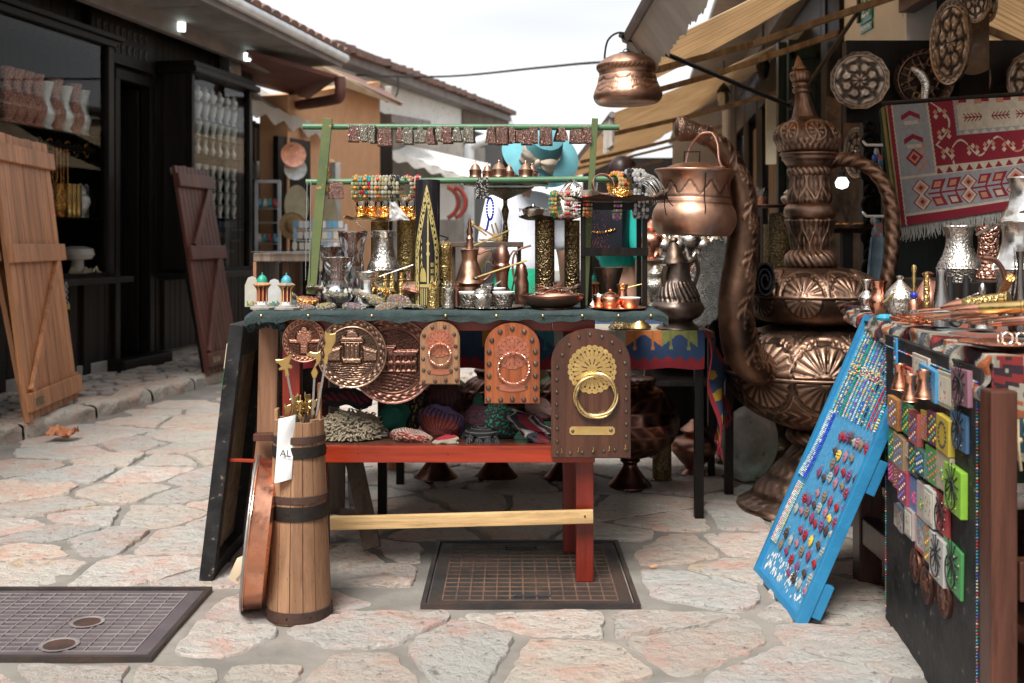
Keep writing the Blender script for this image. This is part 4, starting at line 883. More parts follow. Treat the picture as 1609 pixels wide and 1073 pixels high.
relief_plate('engraved_tray', 'octagonal engraved silver-brown tray hanging left of the other trays', P(1351, 126, 4.86), 46*4.86/F, (-.12, -1, -.05), M_['plate_silver'], 0, poly=12)
relief_plate('engraved_tray', 'round brown engraved tray hanging half behind the long silver tray', P(1452, 124, 4.9), 47*4.9/F, (-.05, -1, -.05), M_['plate_brown'], 1)
relief_plate('engraved_tray', 'long silver tray seen almost edge-on above the rug', P(1494, 66, 4.4), 67*4.4/F, (-.9, -.38, 0), M_['plate_silver'], 0, wf=.62)
relief_plate('engraved_tray', 'bright engraved tray cut by the top edge of the picture', P(1532, 0, 4.5), 36*4.5/F, (-.4, -1, 0), M_['plate_silver'], 0, wf=.62)
disc('dark_tray', 'large dark tray hanging behind the silver trays at upper right', 'tray', P(1530, 50, 4.7), .19, M_['bronze'], (-.5, -1, 0), .7)
disc('dark_tray', 'dark brown tray at the top right corner of the picture', 'tray', P(1583, 5, 4.4), .085, M_['bronze'], (-.2, -1, 0), .8)
relief_plate('oval_tray', 'narrow oval engraved tray hanging behind the ewer handle', P(1346, 240, 5.2), 40*5.2/F, (-.8, -.5, 0), M_['plate_silver'], 0, wf=.6)
b = nb(); slab(b, *pq((1297, 150, 6.2), (1297, 470, 6.2), (1362, 470, 5.9), (1362, 170, 5.9)), .02); o = ob('glazed_door', b, M_['bronze'], ns_, False, True)
b = nb(); lathe(b, [(0, 0), (.028, .01), (.035, .035), (.02, .06), (0, .065)], 14); o = solo('reflection_ball', b, M_['lamp_and_reflection_white'], 'round lit bulb glowing behind the ewer handle', 'bulb', loc=P(1323, 297, 5.7)); b = nb(); lathe(b, [(0, .06), (.016, .06), (.018, .09), (.006, .10), (.004, .5), (0, .5)], 12); ob('added_socket_and_cord', b, M_['rubber'], o)  # glowing ball stands in for a reflection; socket and cord are added
hn = thing('house_number', 'green enamel house number plate reading 23 on the white wall', 'sign', (XW-.005, 5.9, 2.3)); x_, y_ = XW-.012, 5.9
zc = Z(12, 5.95); b = nb(); box(b, x_, 5.83, zc-.085, x_+.01, 6.02, zc+.09, bev=.002); box(b, x_, 5.83, zc-.135, x_+.01, 6.02, zc-.092, bev=.002); mat('enamel', (.0, .22, .17), None, 5, .3); ob('plate', b, M_['enamel'], hn, False, True)
def text(s, size, M, m, parent, name='lettering', ext=.0006, W=True, align='CENTER'):
 c = bpy.data.curves.new(name, 'FONT'); c.body = s; c.size = size; c.extrude = ext; c.align_x = align; c.align_y = 'CENTER'; o = bpy.data.objects.new(name, c); COL.objects.link(o)
 bpy.context.view_layer.update(); dg = bpy.context.evaluated_depsgraph_get(); me = bpy.data.meshes.new_from_object(o.evaluated_get(dg)); COL.objects.unlink(o); bpy.data.objects.remove(o)
 bb = nb(); bb.from_mesh(me); bpy.data.meshes.remove(me); bb.transform(M); return ob(name, bb, m, parent, False, W)
MT = Matrix(((0, 0, -1), (-1, 0, 0), (0, 1, 0))).to_4x4()     # text facing -x
text('23', .17, T(x_-.001, 5.925, zc) @ MT, M_['porcelain'], hn); b = nb()
for k in range(9): box(b, x_-.0022, 5.85+k*.018, zc-.120, x_-.001, 5.861+k*.018, zc-.108+.004*(k % 3))
ob('worn_lettering', b, M_['porcelain'], hn, False, True)
rod = thing('awning_stay', 'black iron stay rod running from the wall to the hanging copper pot', 'rod', P(1355, 8, 6.0)); b = nb()
tube(b, pq((975, 55, 4.64), (1243, 167, 5.5)), .012, 8); tube(b, pq((1355, 8, 6.0), (1250, 163, 5.5)), .012, 8); ball(b, P(1246, 165, 5.5), .028, 8); box(b, *(P(1352, 18, 6.02)-Vector((.012, 0, .06))), *(P(1358, -8, 6.02)+Vector((.012, .03, .03)))); ob('rod', b, M_['rubber'], rod, True, True)
for (x, lab) in ((2.2, 'plain plastered house on the right, behind the viewer'),):  # label of an added, unseen house, there only for the lighting
 b = nb(); box(b, x, -8, 0, x+4, .9, 4);  # unseen house, added only for its effect on the lighting
 for k in range(5): box(b, x-.03, -7.5+k*1.6, .9, x-.002, -6.6+k*1.6, 2.2)
 solo('added_unseen_house', b, M_['plaster_grey'], lab, 'building', smooth=False)
D0 = 3.30; TZ = .84
tb = thing('market_table', 'red stained wooden market table with grey-green felt top covered in copperware', 'table', (X(690, D0), 3.5, 0))
x0, x1 = X(386, D0), X(1049, D0)
b = nb()
def ft(u, v):      # felt over the board: top, rounded front, hanging edge
 x = x0+(x1-x0)*u; t = v*6
 if t < 4: y = 4.0-(t/4)*(4.0-3.295); z = TZ
 else:
  a = min((t-4), 1)*PI/2; y = 3.295-.013*sin(a); z = TZ-.013*(1-cos(a))
  if t > 5: z -= (t-5)*(.018+.004*sin(u*37)+.003*sin(u*91)); y -= .002*sin(u*23)-.004*(t-5)*noise.noise((u*30, 0, 0))
 e = min(u, 1-u)*1.28; z -= .016*max(0, 1-e/.03)**2; return Vector((x, y, z+.0025*fbm((x*14, y*14, z*14), 3)))
sheet(ft, 200, 40, bm=b); ob('felt_cover', b, M_['felt'], tb, True, True)
b = nb(); box(b, x0+.012, 3.30, TZ-.028, x1-.012, 3.99, TZ-.006); ob('table_top', b, M_['pine'], tb, False, True)
b = nb(); random.seed(2)
sheet(lambda u, v: P(386+60*u, 505+v*17, 3.29)+Vector((0, .03*v+.02*fbm((u*9, v*6, 2), 3), .012*fbm((u*8, v*8, 0), 3)-.02*sin(PI*u)*v*-1)), 40, 14, .006, b); ob('felt_corner', b, M_['felt'], tb, True, True)
for k, px in enumerate((410, 484, 584, 700, 780, 853, 915, 972, 1023)):
 b = nb(); ball(b, P(px, 496, 3.279), .0045, 8, (1, .5, 1)); ob('upholstery_pin', b, M_['brass'], tb, True, True)
def tpart(n, m, *bx, bev=.003, W=True):
 b = nb()
 for q in bx: box(b, *q, bev=bev)
 return ob(n, b, m, tb, False, W)
def leg(x, y, w, d_, z1, m='red_wood_up', z0=.012): return tpart('leg', M_[m], (x-w/2, y, z0, x+w/2, y+d_, z1))
tpart('apron', M_['red_wood'], (X(441, 3.33), 3.33, .776, X(868, 3.33), 3.35, .811)); tpart('apron', M_['red_wood'], (X(868, 3.33)+.001, 3.328, .774, X(935, 3.33), 3.35, .811))
leg(X(455, 3.33), 3.352, .055, .045, .81); leg(X(919, 3.3), 3.30, .053, .045, .776); leg(X(896, 3.6), 3.62, .045, .04, .81); leg(X(500, 3.6), 3.66, .045, .04, .81)
tpart('shelf_rail', M_['red_wood'], (X(455, 3.3), 3.272, .382, X(934, 3.3), 3.297, .432))
b = nb();
for k in range(5): box(b, X(455, 3.3), 3.299+k*.088, .410, X(932, 3.3), 3.299+k*.088+.084, .431, bev=.002)
ob('shelf', b, M_['mahogany'], tb, False, True)
b = nb(); beam(b, P(519, 822, 3.268), P(932, 811, 3.268), .018, .040, .002); ob('stretcher', b, M_['pine'], tb, False, True)
b = nb(); ball(b, P(919, 811, 3.257), .003, 6); ball(b, P(704, 714, 3.272), .002, 6); ball(b, P(563, 712, 3.272), .002, 6); ob('screw', b, M_['iron'], tb, True, True)
ts = thing('wooden_trestle', 'rough brown wooden trestle under the left end of the red table', 'trestle', (X(430, 3.4), 3.5, 0))
b = nb(); beam(b, P(418, 790, 3.42), P(424, 506, 3.42), .062, .028, .003, up=(0, 1, 0)); ob('leg', b, M_['brown_wood'], ts, False, True)
b = nb(); beam(b, P(585, 862, 3.60), P(556, 722, 3.72), .058, .026, .003, up=(0, 1, 0)); ob('leg', b, M_['weathered'], ts, False, True)
b = nb(); beam(b, P(528, 800, 3.9), P(530, 705, 3.9), .06, .026, .003, up=(0, 1, 0)); ob('leg', b, M_['weathered'], ts, False, True)
b = nb(); beam(b, P(520, 802, 3.75), P(560, 806, 3.75), .03, .02, .003); ob('rung', b, M_['weathered'], ts, False, True)
b = nb(); beam(b, P(352, 722, 3.36), P(450, 726, 3.36), .012, .010, .002); ob('peg', b, M_['red_wood'], ts, False, True)
b = nb(); beam(b, P(400, 686, 3.36), P(445, 686, 3.36), .04, .022, .002); ob('bracket', b, M_['mahogany'], ts, False, True)
b = nb(); slab(b, *pq((438, 520, 3.55), (438, 800, 3.55), (447, 800, 3.6), (447, 520, 3.6)), .01); solo('grey_board', b, M_['tin'], 'narrow strip of grey board standing behind the red table leg', 'board', smooth=False)
b = nb(); slab(b, *pq((545, 722, 4.0), (549, 830, 3.95), (562, 830, 3.95), (556, 722, 4.0)), .01); solo('grey_board', b, M_['tin'], 'grey board leaning between the weathered trestle legs', 'board', smooth=False)
A_, B_, C_, E_ = P(322, 915, 3.33), P(372, 858, 3.74), P(414, 506, 3.74), P(371, 510, 3.34)
M = frame(A_, B_-A_, E_-A_); fw = (B_-A_).length; fh = (E_-A_).length
bk = thingm('framed_board', 'black framed display board leaning on the left end of the table, seen from its back', 'board', M)
b = nb()
for q in ((0, -0, .045, fh), (fw-.045, 0, fw, fh), (.045, 0, fw-.045, .06), (.045, fh-.10, fw-.045, fh)): box(b, q[0], q[1], -.02, q[2], q[3], .024, bev=.003)
ob('frame', b, M_['black_paint'], bk, False); b = nb(); box(b, .045, .06, -.018, fw*.52, fh-.10, -.004); ob('back_panel', b, M_['pale_board'], bk, False); b = nb(); box(b, fw*.53, .06, -.018, fw-.045, fh-.1, -.008); ob('back_panel', b, M_['pale_board'], bk, False)
for (px, py, w_, h_, c, lab) in ((336, 752, 16, 46, (.10, .42, .05), 'bright green wooden magnet block'), (327, 835, 10, 40, (.45, .02, .04), 'red dotted magnet block'), (352, 590, 12, 44, (.02, .22, .06), 'green dotted magnet block'), (347, 690, 10, 40, (.55, .42, .26), 'pale wooden magnet block'), (355, 560, 8, 40, (.5, .42, .3), 'cream magnet block')):
 d = 3.36; z_ = (M.to_3x3() @ Vector((0, 0, 1))); m2 = frame(P(px, py+h_/2, d), M.to_3x3() @ Vector((1, 0, 0)), M.to_3x3() @ Vector((0, 1, 0))); t = thingm('magnet_block', lab+' on the hidden side of the leaning black frame', 'magnet', m2); b = nb(); box(b, -.0, 0, -.008, .06, h_*d/F, .008, bev=.002); paint(b, b.faces, c); ob('block', b, M_['vcol_gloss'], t, False)
 b = nb(); tube(b, ringpts((.03, h_*d/F*.4, .010*(1 if z_.x < 0 else -1)), .010, 12, 'z'), .002, 5, True); ob('knocker_ring', b, M_['iron'], t)
kt = thing('kilim_table', 'low black legged table draped with a blue, orange and red kilim', 'table', (X(850, 4.2), 4.3, 0))
for k, (px, py, d) in enumerate(((1098, 818, 4.09), (1145, 782, 4.46), (601, 811, 4.14), (629, 763, 4.66))): b = nb(); x = X(px, d); box(b, x-.017, d-.017, 0.006, x+.017, d+.017, .70, bev=.003); ob('leg', b, M_['black_wood'], kt, False, True)
b = nb(); box(b, -.53, 4.06, .69, .76, 4.72, .712); ob('top', b, M_['mahogany'], kt, False, True)
NAVY = (.04, .085, .20); CRM = (.60, .55, .44); RED = (.40, .03, .045); ORG = (.75, .25, .07); OLV = (.32, .33, .10); YEL = (.75, .44, .04); TEAL = (.05, .26, .32); GRN = (.32, .40, .24)
blk = [CRM, CRM, GRN, CRM, NAVY, YEL, TEAL, CRM, CRM, ORG, OLV, NAVY]
def kcol(u, v):
 k = u*11.2; i = int(k) % 12; t = k-int(k); c = blk[i]; s = v*1.0; nz_ = noise.noise((u*90, v*20, 0))*.02
 if s+nz_ > .66+.22*abs(((u*33.6) % 1)-.5)*1.2: return RED
 if s < .42:
  if abs(t-.25) < .035 or abs(t-.75) < .035: return tuple(x*.8 for x in c) if s < .46 else NAVY
  if s > .08+.34*abs(2*abs(t-.5)) and s > .12: return NAVY
  return c
 if s < .50 and (abs(t-.25) < .05 or abs(t-.75) < .05): return c
 return NAVY
kx0, kx1 = -.78, X(1107, 4.04)
b = nb(); sheet(lambda u, v: Vector((kx0+(kx1-kx0)*u, 4.72-.67*v, .717)), 60, 6, .004, b, lambda u, v: CRM if v > .5 else NAVY)
ob('kilim_top', b, M_['vcol_cloth'], kt, True, True)
b = nb(); sheet(lambda u, v: Vector((kx0+(kx1-kx0)*u, 4.045-.010*sin(PI*v)+.006*sin(u*40)*v, .719-.142*v+.004*sin(u*50)*v)), 560, 60, .004, b, kcol); ob('kilim_front', b, M_['vcol_cloth'], kt, True, True)
def kdrape(u, v):
 a = P(1107, 518, 4.04).lerp(P(1132, 548, 4.35), u); c = P(1128, 700, 4.00).lerp(P(1140, 640, 4.40), u); top = a; bot = c if u > .1 else c
 q = top.lerp(bot, v); return q+Vector((.014*sin(v*9+u*5), -.03*sin(u*8)*v, 0))
def kcol2(u, v):
 if u > .82+.1*abs(((v*9) % 1)-.5): return RED
 if .1 < u < .5 and .3 < v: return YEL if abs(((v*5) % 1)-.5) > .25+.4*abs(u-.3) else NAVY
 return (RED if u < .1+.15*abs(((v*7) % 1)-.5) else NAVY)
b = nb(); sheet(kdrape, 70, 140, .004, b, kcol2); ob('kilim_drape', b, M_['vcol_cloth'], kt, True, True)
b = nb()
for k in range(26): p = kdrape(k/25, 1); tube(b, [p, p+Vector((random.uniform(-.01, .01), 0, -.025)), p+Vector((random.uniform(-.012, .012), 0, -.05))], .0018, 4)
paint(b, b.faces, RED); ob('kilim_fringe', b, M_['vcol_cloth'], kt, True, True)
def clampf(x): return max(0, min(1, x))
def edge(x, w=.02): return clampf(.5+x/w*.5)
def rect(x, y, x0, x1, y0, y1, w=.02): return edge(min(x-x0, x1-x, y-y0, y1-y), w)
def scene1(x, y):    # domed kiosk among houses
 h = 0
 if x*x+y*y > .60**2: return .010*(1 if abs(math.hypot(x, y)-.64) < .02 and sin(math.atan2(y, x)*60) > 0 else 0)
 h = max(h, .035*edge(.15-math.hypot(x, (y-.38)*1.1)) if y > .38 else 0); h = max(h, .05*rect(x, y, -.30+(y-.28)*.8, .30-(y-.28)*.8, .27, .37)); h = max(h, .035*rect(x, y, -.26, .26, .22, .27))
 for c in (-.15, -.05, .05, .15): h = max(h, .035*rect(x, y, c-.025, c+.025, -.12, .23))
 h = max(h, .02*rect(x, y, -.18, .18, -.15, .2), .045*rect(x, y, -.22, .22, -.24, -.12))
 for s in (-1, 1):
  h = max(h, .025*rect(s*x, y, .26, .58, -.18, .08-(s*x-.26)*.1), .035*rect(s*x, y, .26, .58, .04-(s*x-.26)*.2, .14-(s*x-.26)*.3))
 if y < -.24: h = .008*abs(sin(y*60+sin(x*20)*.6))
 return h+.006*noise.noise((x*25, y*25, 0))
def scene2(x, y):    # long arcaded building
 if x*x+y*y > .62**2: return .010*(1 if abs(math.hypot(x, y)-.66) < .02 and sin(math.atan2(y, x)*70) > 0 else 0)
 h = .03*rect(x, y, -.45, .02, -.22, .24)+.0; h = max(h, .022*rect(x, y, .0, .45, -.22, .16)); h = max(h, .04*rect(x, y, -.48, .05, .22, .27), .03*rect(x, y, .02, .48, .14, .19))
 if -.2 < y < .2:
  for c in (-.38, -.26, -.14, -.03, .1, .2, .3, .4):
   for r_ in (-.13, .04): h -= .02*rect(x, y, c-.03, c+.03, r_-.045, r_+.05)
 if y < -.22: h = .006*abs(sin(y*50+x*9))
 return h+.006*noise.noise((x*25, y*25, 0))
def scene3(x, y):    # round-topped tower with low walls
 if x*x+y*y > .60**2: return 0
 h = .05*edge(.30-math.hypot(x, (y-.12)*1.1), .04); h = max(h, .06*edge(.13-math.hypot(x, (y-.38)), .03), .035*rect(x, y, -.55, .55, -.1, .02), .05*rect(x, y, -.15, .15, -.5, 0, .04)); return h+.008*noise.noise((x*20, y*20, 0))
mat('plate_copper', (.42, .20, .135), (.28, .13, .09), 14, .36, 1, .12, 150, 'hammer', relief=True); mat('plate_aged', (.36, .22, .155), (.23, .14, .10), 14, .34, 1, .12, 150, 'hammer', relief=True); mat('plate_dark', (.26, .125, .095), (.17, .08, .06), 14, .40, 1, .12, 150, 'hammer', relief=True)
for (px, py, r, d, m, fn, lab) in ((617, 567, 67, 3.315, 'plate_dark', scene2, 'largest dark copper plate showing an arcaded building, partly covered'), (478, 535, 34, 3.30, 'plate_copper', scene3, 'smallest reddish copper plate, embossed with a tower, left of the others'), (553, 555, 54.5, 3.29, 'plate_aged', scene1, 'middle copper plate embossed with a domed kiosk and houses')):
 wf_fn[0] = fn; relief_plate('copper_plate', lab, P(px, py, d), r*d/F, (0.02, -1, .05), M_[m], 3, seg=260, rings=110, rim=.22, cat='plate', group='embossed copper plates hung on the red table')
def knocker(name, label, px0, px1, pyt, pyb, d, wood, met, ring, rough_ring, studs, plaque, rosc, rosr, tiltx=-1.5):
 RG = ring
 w_ = (px1-px0)*d/F; h_ = (pyb-pyt)*d/F; t = thing('door_knocker_board', label, 'door knocker', P((px0+px1)/2, pyb, d), (R(tiltx), 0, R(-1)), 'arched door knocker boards hung on the red table')
 th = .022; r = w_/2; o = [(-r, 0), (r, 0)]+[(r*cos(a), h_-r*.86+r*.86*sin(a)) for a in [PI*k/24 for k in range(25)]]; b = nb(); prism(b, o, -th, 0); bmesh.ops.recalc_face_normals(b, faces=b.faces)
 es = [e for e in b.edges if abs(e.verts[0].co.y-e.verts[1].co.y) < 1e-6 and e.verts[0].co.y < -th/2]; bmesh.ops.bevel(b, geom=es, offset=.003, segments=2, affect='EDGES'); ob('board', b, wood, t, True, ang=30)
 def pt(u, v): return ((u-.5)*w_, (1-v)*h_)     # fractions of the board, v from the top
 b = nb(); R0 = rosr*w_; cx, cz = pt(*rosc); nT, nR = 216, 40; petals = 24 if w_ > .2 else 16; rings = []
 for i in range(nR+1):
  q = i/nR; ring = []
  for k in range(nT):
   a = 2*PI*k/nT; rr = R0*q*(1-(.06*(1-abs(sin(a*petals/2))) if q > .85 else 0)); ring.append(b.verts.new((cx+rr*cos(a), -th-.0018, cz+rr*sin(a))))
  rings.append(ring)
 for i in range(nR):
  q = (i+.5)/nR
  for k in range(nT):
   a = 2*PI*(k+.5)/nT; ph = ((a*petals/2/PI) % 1)-.5; hole = False; s = ph*2*PI/petals*q*R0
   if .56 < q < .78 and abs(s) < R0*.012*(1+3*(q-.5)): hole = True
   if math.hypot(s, (q-.76)*R0) < R0*.045 or math.hypot(((((a*petals/2/PI)+.5) % 1)-.5)*2*PI/petals*q*R0, (q-.90)*R0) < R0*.032: hole = True
   ph2 = ((a*petals/4/PI) % 1)-.5; s2 = ph2*4*PI/petals*q*R0
   if .20 < q < .42 and abs(s2) < R0*.022: hole = True
   if not hole: b.faces.new((rings[i][k], rings[i][(k+1) % nT], rings[i+1][(k+1) % nT], rings[i+1][k]))
 bmesh.ops.remove_doubles(b, verts=[v for v in b.verts if (v.co-Vector((cx, -th-.0018, cz))).length < 1e-5], dist=1e-5); bmesh.ops.recalc_face_normals(b, faces=b.faces); bmesh.ops.solidify(b, geom=list(b.faces), thickness=.0014); ob('rosette', b, met, t, True)
 (rx, rz), rr = pt(*RG[0]), RG[1]*w_; b = nb()
 if rough_ring:
  for ph in (0, PI):
   pts = []
   for k in range(96): a = 2*PI*k/96; tw = a*16+ph; pts.append((rx+(rr+.0022*cos(tw))*cos(a), -th-.010+.0022*sin(tw), rz+(rr+.0022*cos(tw))*sin(a)))
   tube(b, pts, .0023, 6, True)
 else:
  for ph in (0, 2.1, 4.2):
   pts = []
   for k in range(96): a = 2*PI*k/96; tw = a*2+ph; pts.append((rx+(rr+.0045*cos(tw))*cos(a), -th-.012+.0045*sin(tw), rz+(rr*1.03+.0045*cos(tw))*sin(a)))
   tube(b, pts, .0042, 8, True)
 ob('ring', b, ringm, t); b = nb(); box(b, rx-rr*.13, -th-.020, rz+rr*.88, rx+rr*.13, -th-.003, rz+rr*1.10, bev=.002); ob('ring_clasp', b, met, t, False)
 for (u, v, q) in studs:
  sx, sz = pt(u, v); b = nb(); lathe(b, [(q, 0), (q, q*.3), (q*.7, q*.75), (0, q*.95)], 8, T(sx, -th, sz) @ Rx(90)); ob('stud', b, M_['brass_dark'] if q < .004 else studm, t, True, ang=20)
 (u0, v0, u1, v1), kind = plaque; a, c = pt(u0, v1), pt(u1, v0); mx_, mz = (a[0]+c[0])/2, (a[1]+c[1])/2; hw, hh = (c[0]-a[0])/2, (c[1]-a[1])/2
 o = [(mx_+hw*cos(q)*(1 if kind else 1), mz+hh*sin(q)) for q in [2*PI*k/28 for k in range(28)]] if kind == 0 else [(a[0], mz-hh*.5), (a[0]+hh*.5, a[1]), (c[0]-hh*.5, a[1]), (c[0], mz-hh*.5), (c[0], mz+hh*.5), (c[0]-hh*.5, c[1]), (a[0]+hh*.5, c[1]), (a[0], mz+hh*.5)]
 b = nb(); prism(b, o, -th-.002, -th-.0004); bmesh.ops.recalc_face_normals(b, faces=b.faces); ob('name_plaque', b, met, t, False); return t, pt, th
studm = M_['silver_dark']; mat('stud', (.20, .18, .14), (.12, .10, .08), 20, .35, 1, .4, 60); studm = M_['stud']
mat('rosette_copper', (.50, .18, .11), (.34, .12, .075), 20, .4, .8, .3, 60); mat('rosette_brass', (.62, .43, .17), (.48, .32, .12), 20, .4, .9, .3, 60); mat('ring_copper', (.62, .34, .26), None, 20, .36, 1); mat('ring_brass', (.80, .62, .33), (.6, .45, .2), 20, .25, 1)
ringm = M_['ring_copper']
knocker('k', 'smallest knocker board, pale striped wood with dark studs and copper rosette', 661, 723, 505, 603, 3.29, M_['knocker_tan'], M_['rosette_copper'], ((.5, .52), .27), True,
 [(u, v, .0058) for u, v in ((.3, .09), (.62, .08), (.10, .22), (.86, .20), (.07, .41), (.90, .39), (.08, .59), (.91, .56), (.09, .77), (.91, .74), (.09, .95), (.38, .945), (.65, .93), (.92, .93), (.23, .80), (.78, .785))], ((.22, .745, .80, .845), 0), (.5, .34), .36)
ringm = M_['ring_copper']
knocker('k', 'middle knocker board, orange striped wood with large dark studs', 762, 848, 507, 633, 3.285, M_['knocker_red'], M_['rosette_copper'], ((.52, .56), .28), True,
 [(u, v, .0076) for u, v in ((.5, .07), (.28, .11), (.72, .105), (.13, .215), (.86, .21), (.08, .36), (.92, .355), (.08, .51), (.92, .50), (.08, .655), (.92, .65), (.07, .80), (.92, .80), (.07, .95), (.29, .95), (.5, .945), (.71, .945), (.92, .94))]+[(.24, .795, .005), (.75, .79, .005)], ((.22, .75, .78, .85), 0), (.5, .365), .31)
ringm = M_['ring_brass']
t, pt, th = knocker('k', 'largest knocker board, dark brown arched wood with brass rosette and large brass ring', 866, 990, 516, 718, 3.262, M_['knocker_brown'], M_['rosette_brass'], ((.56, .515), .255), False,
 [(u, v, .0052) for u, v in ((.49, .045), (.35, .065), (.64, .062), (.77, .105), (.23, .125), (.87, .175), (.14, .205), (.08, .30), (.93, .265), (.07, .395), (.945, .36), (.07, .49), (.945, .45), (.07, .585), (.945, .545), (.07, .68), (.945, .64), (.075, .775), (.945, .735), (.075, .87), (.945, .83), (.08, .96), (.24, .96), (.39, .955), (.53, .95), (.66, .945), (.80, .935), (.95, .93), (.5, .665))]+[(.27, .79, .006), (.75, .785, .006)], ((.23, .755, .80, .82), 1), (.515, .315), .31)
for u, v in ((.13, .925), (.34, .915), (.53, .915), (.73, .905), (.93, .895)):
 sx, sz = pt(u, v); b = nb(); tube(b, [(sx, -th, sz), (sx, -th-.008, sz), (sx, -th-.012, sz-.006), (sx, -th-.010, sz-.012), (sx-.003, -th-.016, sz-.010)], .0014, 5); ob('hook', b, M_['brass'], t)
SZ = .433
def wool(name, label, cat, c, sz, colf, rot=(0, 0, 0), fold=0, nu=150, nv=80, lump=.12, rib=36, group='knitted woollens on the shelf of the red table', dent=0):
 b = nb(); M = Matrix.Translation(c) @ Matrix.Rotation(R(rot[2]), 4, 'Z') @ Matrix.Rotation(R(rot[1]), 4, 'Y') @ Matrix.Rotation(R(rot[0]), 4, 'X')
 def f(u, v):
  a = 2*PI*u; p = PI*(v-.5)*.998; q = Vector((cos(a)*cos(p), sin(a)*cos(p), sin(p))); k = 1+lump*noise.noise(q*1.7+Vector(c)*5)*2+.05*noise.noise(q*6+Vector(c)*9)+.018*abs(sin(u*PI*rib+sin(v*60)*.5))
  if dent: k -= dent*math.exp(-((q-Vector((0, -.8, .35)).normalized()).length/.45)**2)
  q = q*k
  if fold: q.z += .25*fold*sin(q.x*2.5)
  return M @ Vector((q.x*sz[0], q.y*sz[1], q.z*sz[2]))
 sheet(f, nu, nv, 0, b, colf); bmesh.ops.remove_doubles(b, verts=b.verts, dist=1e-5); bmesh.ops.recalc_face_normals(b, faces=b.faces)
 return b
def wsolo(b, name, label, cat):
 cl = b.loops.layers.float_color['Col']
 for f in b.faces:
  for l in f.loops: c = l[cl]; l[cl] = (min(c[0]*1.8+.01, .8), min(c[1]*1.8+.008, .8), min(c[2]*1.8+.01, .8), 1)
 return solo(name, b, M_['vcol_wool'], label, cat, 'knitted woollens on the shelf of the red table', ang=180)
def shp(px, py, d): return P(px, py, d)
t = thing('shaggy_rug', 'folded cream shaggy wool rug at the left end of the shelf', 'rug', P(552, 700, 3.42)); b = nb(); c0 = P(552, 676, 3.44)
bb = wool('', '', '', c0, (.098, .09, .052), lambda u, v: (.42, .36, .27), lump=.05); paint(bb, bb.faces, (.42, .36, .27)); ob('rug_core', bb, M_['vcol_wool'], t, True, True, ang=180)
b = nb(); random.seed(8)
for k in range(900):
 a = random.uniform(0, 2*PI); z = random.uniform(-1, 1); r_ = math.sqrt(1-z*z); q = Vector((r_*cos(a), -abs(r_*sin(a)) if random.random() < .8 else r_*sin(a), z)); p = c0+Vector((q.x*.098, q.y*.09, q.z*.054)); nrm = Vector((q.x, q.y, q.z)); s = Vector((random.uniform(-1, 1), random.uniform(-1, .3), random.uniform(-1.3, .5)))
 e = p+nrm*.012+s*.010; tube(b, [p, (p+e)/2+nrm*.006, e, e+s*.005], [.0036, .0034, .0026, .001], 5)
for v in b.verts:
 if v.co.z < SZ+.003: v.co.z = SZ+.003
v0 = (.72, .60, .43); paint(b, b.faces, v0); ob('wool_locks', b, M_['vcol_wool'], t, True, True)
def kk(u, v): return (.30, .01, .05) if abs(((u*9+v*3) % 1)-.5) > .22 and .3 < v < .75 else (.02, .018, .02)
b = nb(); sheet(lambda u, v: P(470+108*u, 640-24*v+3*sin(u*8), 3.45-.04*sin(v*PI))+Vector((0, .08*v, .004*sin(u*20))), 90, 30, .03, b, kk); solo('folded_kilim', b, M_['vcol_cloth'], 'folded crimson and black kilim lying on the shaggy cream rug', 'kilim')
b = wool('', '', '', P(619, 655, 3.46), (.044, .05, .048), lambda u, v: (.01, .17, .12) if abs(((v*26) % 1)-.5) > .12 else (.005, .09, .065), fold=.3, rot=(0, 25, 0)); wsolo(b, 'knit_hat', 'turquoise green knitted hat rolled up beside the shaggy rug', 'hat')
def ysock(u, v): return (.35, .25, .04) if noise.noise((u*26, v*22, 3)) > .22 else (.016, .014, .02)
b = wool('', '', '', P(650, 640, 3.50), (.035, .03, .085), ysock, rot=(0, 12, 0)); wsolo(b, 'knit_sock', 'black knitted sock with yellow pattern standing behind the slippers', 'sock')
def purp(u, v):
 if v > .62: return (.13, .15, .36) if abs(((u*30+v*16) % 1)-.5) < .33 else (.34, .05, .03)
 return (.14, .02, .02) if abs(((u*30) % 1)-.5) < .34 else ((.10, .11, .28) if v > .4 else (.24, .05, .03))
b = wool('', '', '', P(695, 664, 3.44), (.072, .06, .055), purp, rot=(-42, 18, 0), dent=.38, lump=.08); wsolo(b, 'knit_hat', 'thick purple and red knitted hat with ribbed rolled brim', 'hat')
b = wool('', '', '', P(697, 625, 3.52), (.055, .05, .06), lambda u, v: (.05, .014, .016) if abs(((u*24) % 1)-.5) < .36 else (.10, .03, .03)); wsolo(b, 'knit_hat', 'dark maroon knitted hat in shade behind the purple one', 'hat')
def slip(u, v):
 if v > .50: return (.44, .40, .33) if abs(((u*34+v*8) % 1)-.5) < .30 else (.32, .03, .02)
 return (.30, .03, .022) if noise.noise((u*30, v*20, 1)) > -.1 else (.42, .38, .3)
b = wool('', '', '', P(648, 688, 3.37), (.066, .05, .026), slip, rot=(-25, 14, 12), dent=.5, lump=.06); wsolo(b, 'knit_slipper', 'red and white knitted slipper lying open at the shelf edge', 'slipper')
b = wool('', '', '', P(702, 694, 3.34), (.040, .03, .019), lambda u, v: (.40, .02, .035) if u < .45 or v > .7 else (.40, .34, .26), rot=(0, -8, 0)); wsolo(b, 'knit_slipper', 'small crimson and cream slipper toe under the purple hat', 'slipper')
